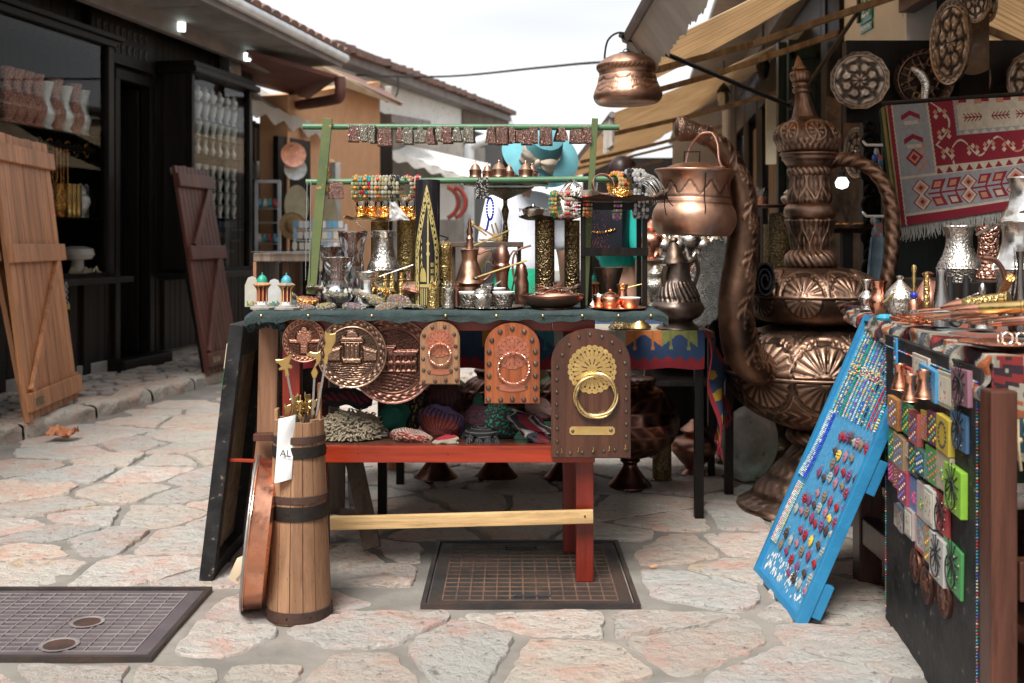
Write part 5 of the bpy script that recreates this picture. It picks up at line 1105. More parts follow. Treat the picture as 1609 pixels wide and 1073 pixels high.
b = wool('', '', '', P(752, 665, 3.46), (.052, .05, .055), lambda u, v: (.10, .012, .03) if noise.noise((u*20, v*50, 2)) > .05 and v > .5 else (.016, .014, .018)); wsolo(b, 'knit_hat', 'black and dark pink speckled knitted hat', 'hat')
gl = thing('knit_glove', 'black and grey striped knitted glove with fingers over the shelf edge', 'glove', P(757, 700, 3.34), group='knitted woollens on the shelf of the red table')
gcol = lambda u, v: (.20, .20, .20) if abs(((v*7) % 1)-.5) < .10 else (.02, .02, .022)
b = wool('', '', '', P(757, 682, 3.40), (.055, .05, .025), gcol); ob('palm', b, M_['vcol_wool'], gl, True, True, ang=180)
for k, (px, py, r_) in enumerate(((738, 692, .011), (752, 694, .012), (766, 694, .011), (780, 693, .009))):
 b = wool('', '', '', P(px, py, 3.345), (r_, .035, r_*1.1), lambda u, v: (.20, .20, .20) if abs(((u*9) % 1)-.5) < .10 else (.02, .02, .022), nu=40, nv=24, rot=(14, 0, (k-1.5)*6)); ob('finger', b, M_['vcol_wool'], gl, True, True, ang=180)
def gsock(u, v): return (.01, .22, .12) if noise.noise((u*34, v*30, 7)) > .24 and v > .3 else (.014, .014, .016)
b = wool('', '', '', P(788, 664, 3.42), (.052, .04, .062), gsock, rot=(0, -20, 0)); wsolo(b, 'knit_sock', 'black knitted sock with emerald green pattern, right of the glove', 'sock')
b = wool('', '', '', P(752, 634, 3.52), (.018, .03, .03), lambda u, v: (.01, .10, .06)); wsolo(b, 'knit_hat', 'dark green knitted hat between the two smaller knocker boards', 'hat')
st = [(.30, .02, .04), (.30, .02, .04), (.40, .38, .35), (.03, .03, .045), (.12, .015, .02), (.40, .38, .35), (.03, .03, .045)]
b = wool('', '', '', P(832, 668, 3.40), (.078, .05, .030), lambda u, v: st[int((u*14+v*8)) % 7], rot=(0, 22, 0), lump=.2); wsolo(b, 'knit_sock', 'crimson, white and navy striped knitted sock spilling over the shelf', 'sock')
b = wool('', '', '', P(842, 688, 3.36), (.055, .04, .020), lambda u, v: st[int((u*12)) % 5], rot=(0, 30, 0), lump=.2); wsolo(b, 'knit_sock', 'lower striped knitted sock beneath the larger striped one', 'sock')
b = wool('', '', '', P(848, 642, 3.46), (.05, .04, .03), lambda u, v: (.42, .40, .36) if (int(u*60)+int(v*30)) % 2 else (.34, .05, .03), rot=(0, 25, 0)); wsolo(b, 'knit_sock', 'red and white checked knitted sock behind the largest knocker board', 'sock')
bc = G(470, 980); by = 3.03; bx = X(470, by)
ba = thing('wooden_churn', 'tall tapered wooden stave churn with iron hoops holding skewers', 'barrel', (bx, by, 0))
r0, r1, bh = .0905, .068, .555
b = nb(); NS = 15
for i in range(NS):
 a0 = 2*PI*i/NS+.012; a1 = 2*PI*(i+1)/NS-.012; o = random.uniform(-.0008, .0008); top = bh+random.uniform(-.004, .004); V = []
 for z, q in ((.006, 0), (.18, .35), (.36, .66), (top, 1)):
  r = r0+(r1-r0)*(z/bh); V.append([b.verts.new(((r+o)*cos(a), (r+o)*sin(a), z)) for a in (a0, (a0*2+a1)/3, (a0+a1*2)/3, a1)]+[b.verts.new(((r-.012)*cos(a), (r-.012)*sin(a), z)) for a in (a1, a0)])
 for A, B in zip(V, V[1:]):
  for k in range(6): b.faces.new((A[k], A[(k+1) % 6], B[(k+1) % 6], B[k]))
 b.faces.new(V[-1]); b.faces.new(list(reversed(V[0])))
bmesh.ops.recalc_face_normals(b, faces=b.faces); ob('staves', b, M_['barrel_wood'], ba, False)
b = nb(); lathe(b, [(r0-.015, .02), (0, .021)], 24, cap=False); ob('bottom', b, M_['barrel_wood'], ba)
for (z0, z1, m) in ((.010, .040, 'rusty_iron'), (.285, .325, 'iron'), (.332, .352, 'rusty_iron'), (.455, .487, 'iron'), (.495, .515, 'rusty_iron')):
 b = nb(); q = lambda z: r0+(r1-r0)*(z/bh)+.0012; lathe(b, [(q(z0), z0), (q(z0)+.0022, z0+.001), (q(z1)+.0022, z1-.001), (q(z1), z1)], 60, cap=False, disp=lambda a, z: .0006*sin(a*5+z*40)); ob('hoop', b, M_[m], ba)
for a in (-100, -60, 10, -150):
 for z in (.305, .47, .025): b = nb(); r = r0+(r1-r0)*z/bh+.003; ball(b, (r*cos(R(a)), r*sin(R(a)), z), .003, 6); ob('rivet', b, M_['iron'], ba)
b = nb(); random.seed(12)
for k in range(120):
 a = random.uniform(-PI, 0); z = random.uniform(.05, .5); r = r0+(r1-r0)*z/bh+.0004; q = random.uniform(.0006, .0014); ball(b, (r*cos(a), r*sin(a), z), q, 5)
ob('worm_holes', b, M_['ink'], ba)
b = nb(); box(b, .052, -.012, .5, .062, .014, .655, bev=.004); ob('handle_stave', b, M_['barrel_wood'], ba, False)
b = nb(); box(b, -.066, -.02, .54, -.056, .01, .585, bev=.003); ob('short_stave', b, M_['barrel_wood'], ba, False)
M = frame(P(452, 660, 2.955), (1, .12, 0), (-.02, .05, 1)); nt_ = thingm('paper_note', 'white cloth note with black letters A L hanging on the churn', 'note', M); s_ = 2.95/F
b = nb(); sheet(lambda u, v: Vector(((-14+26*u-(6*v))*s_, (2-100*v+6*u)*s_, .004*sin(v*7+u*2)-.006*(u-.5)**2*4)), 16, 40, .0008, b); ob('cloth', b, M_['paper'], nt_); text('AL', .026, T(-3*s_, -52*s_, .0065) @ Rz(-4), M_['ink'], nt_, W=False)
def finial(kind):
 if kind == 0: o = [(-.024, .052), (-.004, .05), (.014, .058), (.020, .066), (.022, .058), (.018, .048), (.010, .034), (.018, .026), (.016, .020), (.006, .022), (.006, 0), (-.006, 0), (-.005, .020), (-.02, .020), (-.02, .026), (-.012, .030), (-.018, .040), (-.025, .044)]
 elif kind == 1: o = [(-.026, .066), (-.016, .074), (0, .072), (.014, .078), (.016, .062), (.012, .046), (.002, .032), (.010, .018), (.004, .0), (-.004, 0), (-.010, .016), (-.003, .032), (.002, .048), (0, .058), (-.012, .060)]
 else: o = [(-.016, .10), (-.012, .092), (0, .086), (.014, .092), (.016, .09), (.018, .07), (.012, .05), (.014, .038), (.006, .03), (.006, 0), (-.006, 0), (-.006, .026), (-.012, .042), (-.009, .06), (-.016, .08)]
 b = nb(); prism(b, o, -.003, .003); bmesh.ops.recalc_face_normals(b, faces=b.faces); bmesh.ops.bevel(b, geom=[e for e in b.edges if abs(e.verts[0].co.y-e.verts[1].co.y) < 1e-6], offset=.0012, segments=1, affect='EDGES'); return b
for k, (a, c, kd, lab) in enumerate((((452, 591), (466, 664), 0, 'steel skewer with a brass bird finial, leftmost of three tall ones'), ((494, 594), (490, 668), 1, 'steel skewer with a curled brass bird finial, middle of three tall ones'), ((511, 572), (496, 660), 2, 'steel skewer with a forked brass horse finial, tallest of the three'))):
 p0, p1 = P(*c, 3.02), P(*a, 3.0); p0 = p0+(p0-p1).normalized()*.06; M = frame(p1, Vector((1, 0, 0)), (0, 0, 1)); z = (p1-p0).normalized(); x = Vector((0, -1, 0)).cross(z).normalized()*-1; y = z.cross(x); M = Matrix((x, y, z)).transposed().to_4x4(); M.translation = p1
 t = thingm('skewer', lab, 'skewer', M); ob('finial', finial(kd), M_['brass'], t, True, ang=30); b = nb(); box(b, -.003, -.0012, -(p1-p0).length, .003, .0012, .002, bev=.0004); ob('rod', b, M_['steel'], t, False)
random.seed(21)
for k in range(16):
 a = random.uniform(0, 2*PI); r = random.uniform(0, .045); t = thing('short_skewer', ORD[k]+' of the short skewers whose brass finials crowd the churn mouth', 'skewer', (bx+r*cos(a), by+r*sin(a), .545+random.uniform(-.012, .03)), (random.uniform(-.25, .25), random.uniform(-.25, .25), random.uniform(-1, 1)), 'short brass topped skewers in the churn')
 b = finial(k % 3); b.transform(Matrix.Scale(.6, 4)); ob('finial', b, M_['brass'], t, True, ang=30); b = nb(); box(b, -.002, -.001, -.16, .002, .001, 0); ob('rod', b, M_['steel'], t, False)
pm = P(413, 845, 3.10); nrm = Vector((-.985, -.17, .10)).normalized()
x = Vector((0, 0, 1)).cross(nrm).normalized(); y = nrm.cross(x); M = Matrix((x, y, nrm)).transposed().to_4x4(); M.translation = pm; rp_ = .212
M.translation.z = rp_*1.0+.006
pn = thingm('copper_pan', 'large round copper baking pan standing on edge between board and churn', 'pan', M); b = nb(); lathe(b, [(0, -.028), (rp_*.90, -.028), (rp_*.97, -.020), (rp_, .030), (rp_*1.012, .036), (rp_*1.015, .030), (rp_*1.0, .026), (rp_*.985, .030), (rp_*.955, -.014), (rp_*.9, -.022), (0, -.022)], 72, cap=False, disp=lambda a, z: .0015*sin(a*11+z*90)); ob('pan_body', b, M_['copper_bright'], pn)
b = nb(); tube(b, ringpts((0, 0, .036), rp_*1.013, 72, 'z'), .004, 8, True); ob('rim', b, M_['tin'], pn)
np_ = thing('newspaper', 'folded yellowed newspaper with blue line tucked behind the copper pan', 'newspaper', P(372, 912, 3.14)); M = frame(P(360, 908, 3.13), P(388, 876, 3.13)-P(360, 908, 3.13), P(345, 890, 3.13)-P(360, 908, 3.13))
b = nb(); sheet(lambda u, v: P(358+30*u-(0)*v, 909-4*u*0+(10*u)-v*(34+30*u)+3*sin(u*3), 3.14)+Vector((v*.03, -.01*sin(v*2), 0)), 12, 12, .001, b); ob('paper', b, M_['old_paper'], np_, True, True)
zz = Rz(0); d_ = 3.128
def onp(px, py): return P(px, py, d_)
M = frame(onp(380, 907), onp(389, 893)-onp(380, 907), onp(372, 901)-onp(380, 907)); b = nb(); beam(b, onp(374, 913), onp(387, 896), .001, .004, up=(0, 1, 0)); ob('blue_line', b, M_['blue_paint'], np_, False, True)
M = frame(onp(378, 903), onp(388, 889)-onp(378, 903), onp(372, 899)-onp(378, 903)); text('aktuelno', .0125, M, M_['ink'], np_)
rk = thing('green_rack', 'green painted pipe rack with two rails of metal cuffs above the table', 'rack', (X(720, 3.5), 3.5, TZ))
for a, c, w_ in (((515, 186), (489, 462), .030), ((935, 186), (918, 480), .020)):
 b = nb(); beam(b, P(*c, 3.5), P(*a, 3.5), w_, .012, .001, up=(0, 1, 0)); bmesh.ops.recalc_face_normals(b, faces=b.faces); ob('post', b, M_['green_post'], rk, False, True)
for (a, c) in (((476, 199), (973, 200)), ((481, 286), (975, 281))):
 b = nb(); tube(b, [P(*a, 3.515), P(*c, 3.515)], .0098, 12); ob('rail', b, M_['green_rail'], rk, True, True)
b = nb()
for px in (484, 490): tube(b, [P(px, 284, 3.5)+Vector((.0, -.014, 0)), P(px-3, 440, 3.5)+Vector((0, -.01, 0))], .0014, 5)
solo('chain', b, M_['steel'], 'pair of thin steel chains hanging on the left end of the lower green rail', 'chain')
rz_ = lambda y: Z(y, 3.515)
def cuff(px0, px1, y0, y1, m, lab, tri=0, yaw=0, grp='engraved cuffs on the top green rail'):
 s = 3.5/F; w_ = (px1-px0)*s; h_ = (y1-y0)*s; cx = X((px0+px1)/2, 3.5); zt = Z(y0, 3.5)
 def f(u, v):
  q = (u-.5)*2; arch = cos(q*PI/2); x = (v-.5)*w_*(1-tri*.75*arch if tri else 1-.10*arch); z = -h_*(1-arch**.75); y = .028*sin(q*PI/2)
  return Vector((cx+x*cos(yaw)-y*sin(yaw)*1, 3.5+.012+y*cos(yaw)+x*sin(yaw), zt+z*1.0))
 b = sheet(f, 36, 10, .0014); return solo('metal_cuff', b, m, lab, 'cuff', grp, ang=60)
mat('cuff_copper', (.44, .27, .22), (.30, .17, .14), 14, .38, 1, .8, 150, 'eng'); mat('cuff_silver', (.46, .42, .34), (.32, .29, .23), 14, .38, 1, .8, 150, 'eng')
cf = []
for x0_, x1_, a, c, m, tr in ((380, 478, 90, 243, 'c', 0), (488, 570, 88, 240, 's', 0), (562, 638, 90, 255, 's', .1), (645, 775, 108, 282, 'c', 0), (812, 880, 105, 246, 'c', .7), (876, 972, 108, 265, 's', .2), (985, 1078, 100, 252, 's', .8), (1085, 1180, 110, 265, 'c', .8), (1182, 1235, 98, 235, 's', .1), (1230, 1325, 100, 257, 'c', 0), (1322, 1415, 106, 242, 's', .8), (1428, 1527, 102, 252, 's', .2)):
 cf.append((480+x0_/5.746, 480+x1_/5.746, 180+a/5.746, 180+c/5.746, m, tr))
for x0_, x1_, a, c, m, tr in ((115, 190, 82, 216, 'c', .5), (185, 276, 80, 222, 'c', 0), (275, 320, 90, 210, 'c', .1), (325, 380, 113, 206, 'c', .2), (378, 462, 106, 222, 'c', 0), (430, 500, 85, 210, 'c', .2), (510, 606, 85, 226, 'c', 0), (622, 716, 88, 195, 'c', .8), (735, 832, 105, 211, 'c', .1), (828, 893, 88, 210, 'c', .3)):
 cf.append((740+x0_/4.732, 740+x1_/4.732, 180+a/4.732, 180+c/4.732, m, tr))
for k, (a, c, y0, y1, m, tr) in enumerate(cf):
 cuff(a, c, y0, y1, M_['cuff_copper' if m == 'c' else 'cuff_silver'], ORD[k]+' cuff from the left on the top green rail, '+('copper' if m == 'c' else 'silver')+(' and narrow topped' if tr > .4 else ''), tr, random.uniform(-.15, .15))
cuff(515, 539, 283, 312, M_['cuff_copper'], 'single copper cuff alone at the left end of the lower green rail', 0, .2, None)
def jewel(px, y0, y1, w_, cols, lab, yaw=0, d=3.5, m='vcol_gloss', grp='jewelled bracelets', base=(.30, .27, .16), r0=None, flat=False):
 s = d/F; h_ = (y1-y0)*s; W_ = w_*s; cx = X(px, d); zt = Z(y0, d); R0 = h_*.5; b = nb(); n = 9; random.seed(int(px*7))
 for i in range(16):
  a = R(-180+i*360/16); z = -R0+R0*cos(a); y = R0*.8*sin(a); x0_ = -y*sin(yaw); y0_ = y*cos(yaw); c = Vector((cx+x0_, d+y0_+.012, zt+z)); t = Vector((cos(yaw), sin(yaw), 0))
  for e in (-.42, -.14, .14, .42):
   n0 = len(b.faces); ball(b, c+t*W_*e, max(s*2.2, W_*.15), 6, (1, 1, 1.2)); b.faces.ensure_lookup_table(); paint(b, b.faces[n0:], random.choice(cols[1:]) if random.random() < .5 else base)
  if i % 2 == 0:
   n0 = len(b.faces); o = Vector((x0_, y0_, z+R0)); o = o.normalized() if o.length else o; ball(b, c+o*s*1.5, s*3.6, 8, (1, 1, .8)); b.faces.ensure_lookup_table(); paint(b, b.faces[n0:], cols[0])
 return solo('jewelled_bracelet', b, M_[m], lab, 'bracelet', grp)
AMB = (.55, .22, .02); SIL = (.45, .42, .36); DRK = (.03, .03, .035); REDG = (.42, .01, .03); GRN2 = (.12, .22, .08); ORR = (.5, .09, .03); PUR = (.35, .08, .42); GLD = (.45, .32, .12); TQ = (.02, .35, .38)
for px, w_, cols, lab in ((559, 11, (AMB, GRN2, SIL), 'amber'), (574, 16, (AMB, REDG, TQ, DRK), 'many-coloured'), (594, 20, (ORR, GLD, SIL), 'wide orange-stone'), (616, 21, (DRK, SIL, DRK), 'wide black-stone'), (640, 15, (REDG, SIL, GLD), 'red-stone and silver')): jewel(px, 278, 313, w_, cols, lab+' bracelet looped over the lower green rail', .9 if px == 640 else 0)
jewel(656, 278, 300, 8, (REDG, SIL), 'bracelet with a red stone at the edge of the black painted vase')
b = nb(); random.seed(2)
for k in range(500):
 a = random.uniform(0, 2*PI); z = random.uniform(0, 1); n0 = len(b.faces); ball(b, P(758+10*cos(a)*(.8+.2*z), 279+z*33, 3.50+.02*sin(a)), .0026, 4); b.faces.ensure_lookup_table(); paint(b, b.faces[n0:], random.choice((DRK, DRK, SIL)))
solo('beaded_bracelet', b, M_['vcol_gloss'], 'black and silver seed bead bracelet looped over the lower rail', 'bracelet')
b = nb()
for k in range(22): a = 2*PI*k/22; n0 = len(b.faces); ball(b, P(770+5*cos(a), 328+17*sin(a), 3.6), .0045, 6); b.faces.ensure_lookup_table(); paint(b, b.faces[n0:], (.01, .03, .45) if k % 3 else (.02, .1, .5))
tube(b, pq((768, 345, 3.6), (765, 360, 3.6), (762, 362, 3.6)), .004, 5); b.faces.ensure_lookup_table(); paint(b, b.faces[-12:], (.01, .05, .5)); solo('prayer_beads', b, M_['vcol_gloss'], 'string of cobalt blue beads hanging beneath the lower rail', 'beads')
def ztop(d): return TZ+.0015
def V(name, lab, cat, pr, m, px, d, top, bot=None, w=None, z=None, seg=28, sub=0, grp=None, parts=(), yaw=0, tilt=0):
 """vessel from profile list or name. px centre, d depth, top/bot photo rows, w full width in photo px"""
 s = d/F; z0 = z if z is not None else (Z(bot, d) if bot else TZ+.0015); h = Z(top, d)-z0; prof = VP[pr] if isinstance(pr, str) else pr; mr = max(r for r, _ in prof); k = (w*s/2)/mr if w else h
 t = thing(name, lab, cat, (X(px, d), d, z0), (R(tilt), 0, R(yaw)), grp); b = nb(); lathe(b, [(r*k, q*h) for r, q in prof], seg, sub=sub); ob('body', b, m if not isinstance(m, str) else M_[m], t); t['h'] = h; return t, s, h
def part(t, n, b, m): return ob(n, b, M_[m] if isinstance(m, str) else m, t)
def handle(t, pts, r, m, n='handle'): b = nb(); tube(b, smoothpath(pts, 5), r, 7); return part(t, n, b, m)
def knob(t, h, r, m, n='lid_knob'): b = nb(); lathe(b, [(0, h-.001), (r*.5, h), (r*.3, h+r*.6), (r*.7, h+r*1.3), (r*.35, h+r*2), (0, h+r*2.6)], 12); return part(t, n, b, m)
def kiosk(px, top, bot, d, dome, lab, z=None, k=1):
 s = d/F*k; z0 = z if z is not None else TZ+.0015; t = thing('kiosk_model', lab, 'souvenir', (X(px, d), d, z0))
 b = nb(); lathe(b, [(0, 0), (19*s, 0), (19*s, 3*s), (14*s, 4*s), (13*s, 7*s), (0, 7*s)], 8); part(t, 'base', b, 'concrete')
 b = nb(); lathe(b, [(0, 7*s), (8*s, 7*s), (8*s, 12*s), (0, 12*s)], 8); part(t, 'plinth', b, 'porcelain')
 b = nb(); lathe(b, [(6.5*s, 12*s), (6.5*s, 34*s)], 8, cap=False); part(t, 'walls', b, 'red_wood_up' if dome != 'blue' else 'kiosk_red')
 b = nb()
 for q in range(8): a = 2*PI*q/8+.39; beam(b, (8*s*cos(a), 8*s*sin(a), 12*s), (8*s*cos(a), 8*s*sin(a), 34*s), 1.6*s, 1.6*s); beam(b, (8*s*cos(a), 8*s*sin(a), 31*s), (12*s*cos(a), 12*s*sin(a), 37*s), 1.4*s, 1.4*s)
 part(t, 'columns', b, 'shutter_wood' if dome != 'blue' else 'pine'); b = nb(); lathe(b, [(0, 36*s), (14*s, 37*s), (14.5*s, 38.5*s), (9*s, 42*s), (0, 42*s)], 8); part(t, 'roof', b, 'shutter_wood' if dome != 'blue' else 'pale_board')
 b = nb(); lathe(b, [(8.5*s, 41*s), (8.5*s, 43*s), (7.5*s, 48*s), (4.5*s, 52*s), (1*s, 54*s), (.8*s, 57*s), (0, 58*s)], 16, cap=False); part(t, 'dome', b, 'dome_green' if dome == 'green' else 'dome_blue'); return t
mat('dome_green', (.02, .25, .17), None, 5, .4); mat('dome_blue', (.06, .26, .34), None, 5, .4); mat('kiosk_red', (.16, .01, .012), None, 5, .5)
kiosk(412, 427, 484, 3.36, 'green', 'small model of a domed wooden kiosk with green dome at left table corner')
kiosk(450, 428, 486, 3.34, 'blue', 'small model of a kiosk with blue dome, second from the left corner')
kiosk(933, 420, 470, 3.62, 'green', 'small kiosk model with green dome under the black stand', k=.85)
for k, (px, col, h_) in enumerate(((396, (.45, .42, .36), 48), (431, (.5, .5, .48), 44), (490, (.5, .45, .40), 16))):
 d = 3.48; s = d/F; t = thing('souvenir_plaque', ['cream rounded', 'white', 'small pale'][k]+' souvenir plaque with tiny painted houses near the kiosk models', 'plaque', (X(px, d), d, TZ+.0015)); b = nb(); prism(b, [(-11*s, 0), (11*s, 0), (11*s, h_*s*.7), (6*s, h_*s*.95), (0, h_*s), (-6*s, h_*s*.95), (-11*s, h_*s*.7)], -.003, .003); bmesh.ops.recalc_face_normals(b, faces=b.faces); paint(b, b.faces, col); ob('plaque', b, M_['vcol_gloss'], t, False)
 b = nb(); random.seed(k)
 for j in range(7): x = (-8+j*2.4)*s; box(b, x, -.0045, 2*s, x+2*s, -.003, (5+random.random()*5)*s); paint(b, b.faces[-6:], random.choice(((.4, .08, .03), (.03, .25, .4), (.5, .3, .05), (.1, .3, .1))))
 ob('painted_houses', b, M_['vcol_gloss'], t, False)
b = nb(); s = 3.5/F; prism(b, [(22*s*cos(a), 24*s*sin(a)) for a in [PI*k/20 for k in range(21)]], -.002, .002); t = thing('glass_plaque', 'clear half-round glass plaque behind the blue domed kiosk', 'plaque', (X(448, 3.5), 3.5, .845)); bmesh.ops.recalc_face_normals(b, faces=b.faces); ob('glass', b, M_['clear_glass'], t, False)
random.seed(31)
mirs = [(483, 474, 36, 'gold'), (512, 482, 33, 'c'), (529, 470, 36, 'c'), (556, 484, 38, 'c'), (571, 471, 38, 'c'), (607, 485, 36, 'c'), (627, 477, 40, 'c'), (650, 484, 38, 'c'), (606, 464, 32, 'gold'), (497, 463, 34, 'c'), (651, 468, 38, 'cu'), (455, 470, 34, 'c'), (478, 484, 34, 'c'), (589, 474, 30, 'c'), (646, 459, 32, 'cu')]
pal = [(.40, .02, .03), (.40, .28, .02), (.05, .25, .12), (.15, .10, .30), (.45, .40, .35), (.30, .08, .03)]
for k, (px, py, w_, m) in enumerate(mirs):
 lift = max(0, 486-py); d = 3.36+lift*.006; s = d/F; z0 = max(Z(py, d), TZ+.002) if lift > 8 else TZ+.002; t = thing('pocket_mirror', ORD[k]+' pocket mirror of the jewelled heap, counted roughly from the front left' if False else ['', ''][0]+{'gold': 'gilt filigree', 'cu': 'oval copper rimmed', 'c': ['red and green', 'amber', 'white', 'violet', 'crimson', 'pink', 'olive', 'silvery blue', 'grey', 'brown', 'black', 'pale pearl'][k % 12]+' gem studded'}[m]+' round pocket mirror, '+['topmost at left', 'front left', 'mid left', 'front centre-left', 'mid centre', 'front centre', 'leaning right of centre', 'front right by brass pots', 'leaning behind the centre', 'back left', 'upper right', 'far left beside the kiosk', 'front far left', 'wedged in the middle', 'rearmost right'][k]+' of the heap', 'mirror', (X(px, d), d, z0+(.012 if lift > 12 else 0)), (R(random.uniform(4, 16) if lift < 8 else random.uniform(10, 35)), R(random.uniform(-10, 10)), random.uniform(0, 3)), 'jewelled pocket mirrors heaped on the table')
 r = w_/2*s; b = nb(); lathe(b, [(0, 0), (r*.94, 0), (r, .002), (r, .0045), (r*.96, .0055), (r*.98, .007), (r*.98, .009), (r*.9, .0105), (0, .013)], 28); part(t, 'case', b, {'gold': 'gold', 'cu': 'copper', 'c': 'cuff_silver'}[m]); b = nb()
 for i in range(26):
  a = i*2.4; q = r*.85*math.sqrt(i/26); n0 = len(b.faces); ball(b, (q*cos(a), q*sin(a), .0125-.003*(q/r)), .0026+.001*(i % 3 == 0), 5, (1, 1, .7)); b.faces.ensure_lookup_table(); paint(b, b.faces[n0:], pal[(i+k) % 6 if i % 2 else k % 6])
 part(t, 'gems', b, 'vcol_gloss')
t, s, h = V('sand_bottle', 'small cork stoppered bottle of red and white sand', 'bottle', [(0, 0), (.36, 0), (.38, .08), (.36, .5), (.2, .66), (.2, .95), (.22, 1), (0, 1)], 'clear_glass', 503, 3.52, 422, None, 19); b = nb()
def bandcol(q): return (.40, .01, .03) if (int(q*16) % 3) else (.55, .5, .45)
for i in range(12): n0 = len(b.faces); lathe(b, [(.0075*2.2, h*(.02+i*.04)), (.0075*2.2, h*(.02+(i+.98)*.04))], 16, cap=True); b.faces.ensure_lookup_table(); paint(b, b.faces[n0:], bandcol(i/12))
part(t, 'sand', b, 'vcol'); b = nb(); lathe(b, [(0, h*.93), (.008, h*.93), (.0095, h*1.22), (0, h*1.22)], 12); part(t, 'cork', b, 'old_paper')
def pvase(px, top, w_, d, lab, k):
 pr = [(0, 0), (.30, 0), (.36, .04), (.33, .06), (.42, .2), (.44, .32), (.30, .5), (.16, .62), (.14, .70), (.20, .74), (.14, .78), (.16, .86), (.34, .97), (.40, 1), (.36, 1), (.12, .86), (0, .8)]
 s = d/F; h = Z(top, d)-TZ-.0015; t = thing('painted_vase', lab, 'vase', (X(px, d), d, TZ+.0015)); b = nb(); cl = b.loops.layers.float_color.new('Col'); kk_ = w_*s/2/.44; lathe(b, [(r*kk_, z*h) for r, z in pr], 40, sub=4)
 for f in b.faces:
  c = f.calc_center_median(); z = c.z/h; a = math.atan2(c.y, c.x)
  if z > .60: cc = (.36, .12, .07) if int(z*30) % 2 else ((.02, .03, .06) if sin(a*12) > 0 else (.45, .36, .28))
  elif z > .52: cc = (.30, .10, .06)
  elif .10 < z < .48: n_ = noise.noise((a*3, z*12, k)); cc = (.62, .58, .52) if n_ < .12 else random.choice(((.05, .12, .35), (.4, .05, .05), (.03, .2, .15)))
  else: cc = (.55, .46, .34) if int(z*60) % 2 else (.35, .14, .08)
  for l in f.loops: l[cl] = cc+(1,)
 part(t, 'body', b, 'vcol_gloss'); b = nb(); rr = w_*s/2*1.12; lathe(b, [(rr*.8, .004), (rr, h*.2), (rr*.75, h*.45), (rr*.7, h*.7), (rr*1.0, h*1.03)], 18, cap=False, disp=lambda a, z: rr*.1*noise.noise((a*2, z*60, k))); part(t, 'plastic_wrap', b, 'plastic_wrap'); return t
pvase(531, 405, 48, 3.50, 'squat painted vase with copper neck rings, front of three wrapped in plastic', 1); pvase(554, 366, 42, 3.62, 'tallest painted vase with copper neck rings wrapped in plastic', 2); pvase(522, 388, 36, 3.74, 'leftmost painted vase, half hidden behind the squat one', 3)
def cez(px, top, w_, d, m, lab, z=None, bot=None, ha=(1, .5), hm='silver', hl=60, yaw=0, spoon=False):
 t, s, h = V('coffee_pot', lab, 'coffee pot', 'cezve', m, px, d, top, bot, w_, z, 32, 3); k = w_*s/2/.44
 b = nb(); lathe(b, [(.285*k, h*.82), (.30*k, h*.84), (.315*k, h*.93), (.345*k, h*1.0), (.33*k, h*1.0)], 32, cap=False); part(t, 'rim_band', b, hm)
 b = nb(); x = .30*k*ha[0]; tube(b, [(x, 0, h*.86), (x+hl*s*ha[0]*.5, -.0, h*.86+hl*s*ha[1]*.5), (x+hl*s*ha[0], 0, h*.86+hl*s*ha[1])], [.004, .003, .0035], 7, flat=.6); part(t, 'handle', b, hm)
 return t, s, h
cez(603, 364, 52, 3.66, 'silver_eng', 'large flared silver coffee pot raised behind the mirrors', None, 424, (-1, .9), 'silver', 30)
b = nb(); lathe(b, [(0, 0), (.045, 0), (.045, .075), (0, .075)], 24); solo('pot_stand', b, M_['silver_dark'], 'squat engraved tin supporting the large silver coffee pot', 'tin', loc=(X(603, 3.66), 3.66, TZ+.0015))
cez(577, 428, 48, 3.50, 'silver', 'lower silver coffee pot with a long thin handle pointing right', None, None, (1, .35), 'silver', 56)
def shell(px, top, w_, d, lab, m='brass_dark', z=None, pat=True):
 t, s, h = V('engraved_shell_case', lab, 'vase', 'shell', m, px, d, top, None, w_, z, 40, grp='tall engraved brass shell cases')
 b = nb(); r = w_*s/2
 tube(b, ringpts((0, 0, h*.82), r*.995, 40, 'z'), .0012, 6, True)
 part(t, 'raised_band', b, 'brass'); return t
shell(597, 348, 30, 3.86, 'plain golden shell case on the left, under the gold tray', 'brass_eng'); shell(640, 345, 34, 3.84, 'golden shell case with dotted lattice behind the small brass mills', 'brass_eng')
shell(856, 344, 33, 3.72, 'left of the two tall dark shell cases holding up the wavy tray'); shell(899, 346, 26, 3.78, 'right of the two tall dark shell cases holding up the wavy tray')
def wavytray(px0, px1, y, d, m, lab, amp=.006, z=None, deep=.10):
 cx = X((px0+px1)/2, d); rx = (X(px1, d)-X(px0, d))/2; z = Z(y, d); b = nb()
 def f(u, v):
  a = 2*PI*u; q = v; r = q; k = max(0, (q-.75)/.25); return Vector((cx+rx*r*cos(a), d+deep*r*sin(a), z+k*(.012+amp*sin(a*9))))
 sheet(f, 120, 14, 0, b); bmesh.ops.remove_doubles(b, verts=b.verts, dist=1e-6); g = list(b.faces); r_ = bmesh.ops.duplicate(b, geom=g+list(b.verts));
 for e in r_['geom']:
  if isinstance(e, bmesh.types.BMVert): e.co.z -= .002
  if isinstance(e, bmesh.types.BMFace): e.normal_flip()
 return solo('wavy_tray', b, m, lab, 'tray', ang=60)
mat('gold_tray', (.85, .50, .18), (.6, .33, .1), 12, .25, 1, .3, 60); wavytray(540, 664, 346, 3.84, M_['gold_tray'], 'golden tray with wavy rim carrying tea glasses', .004)
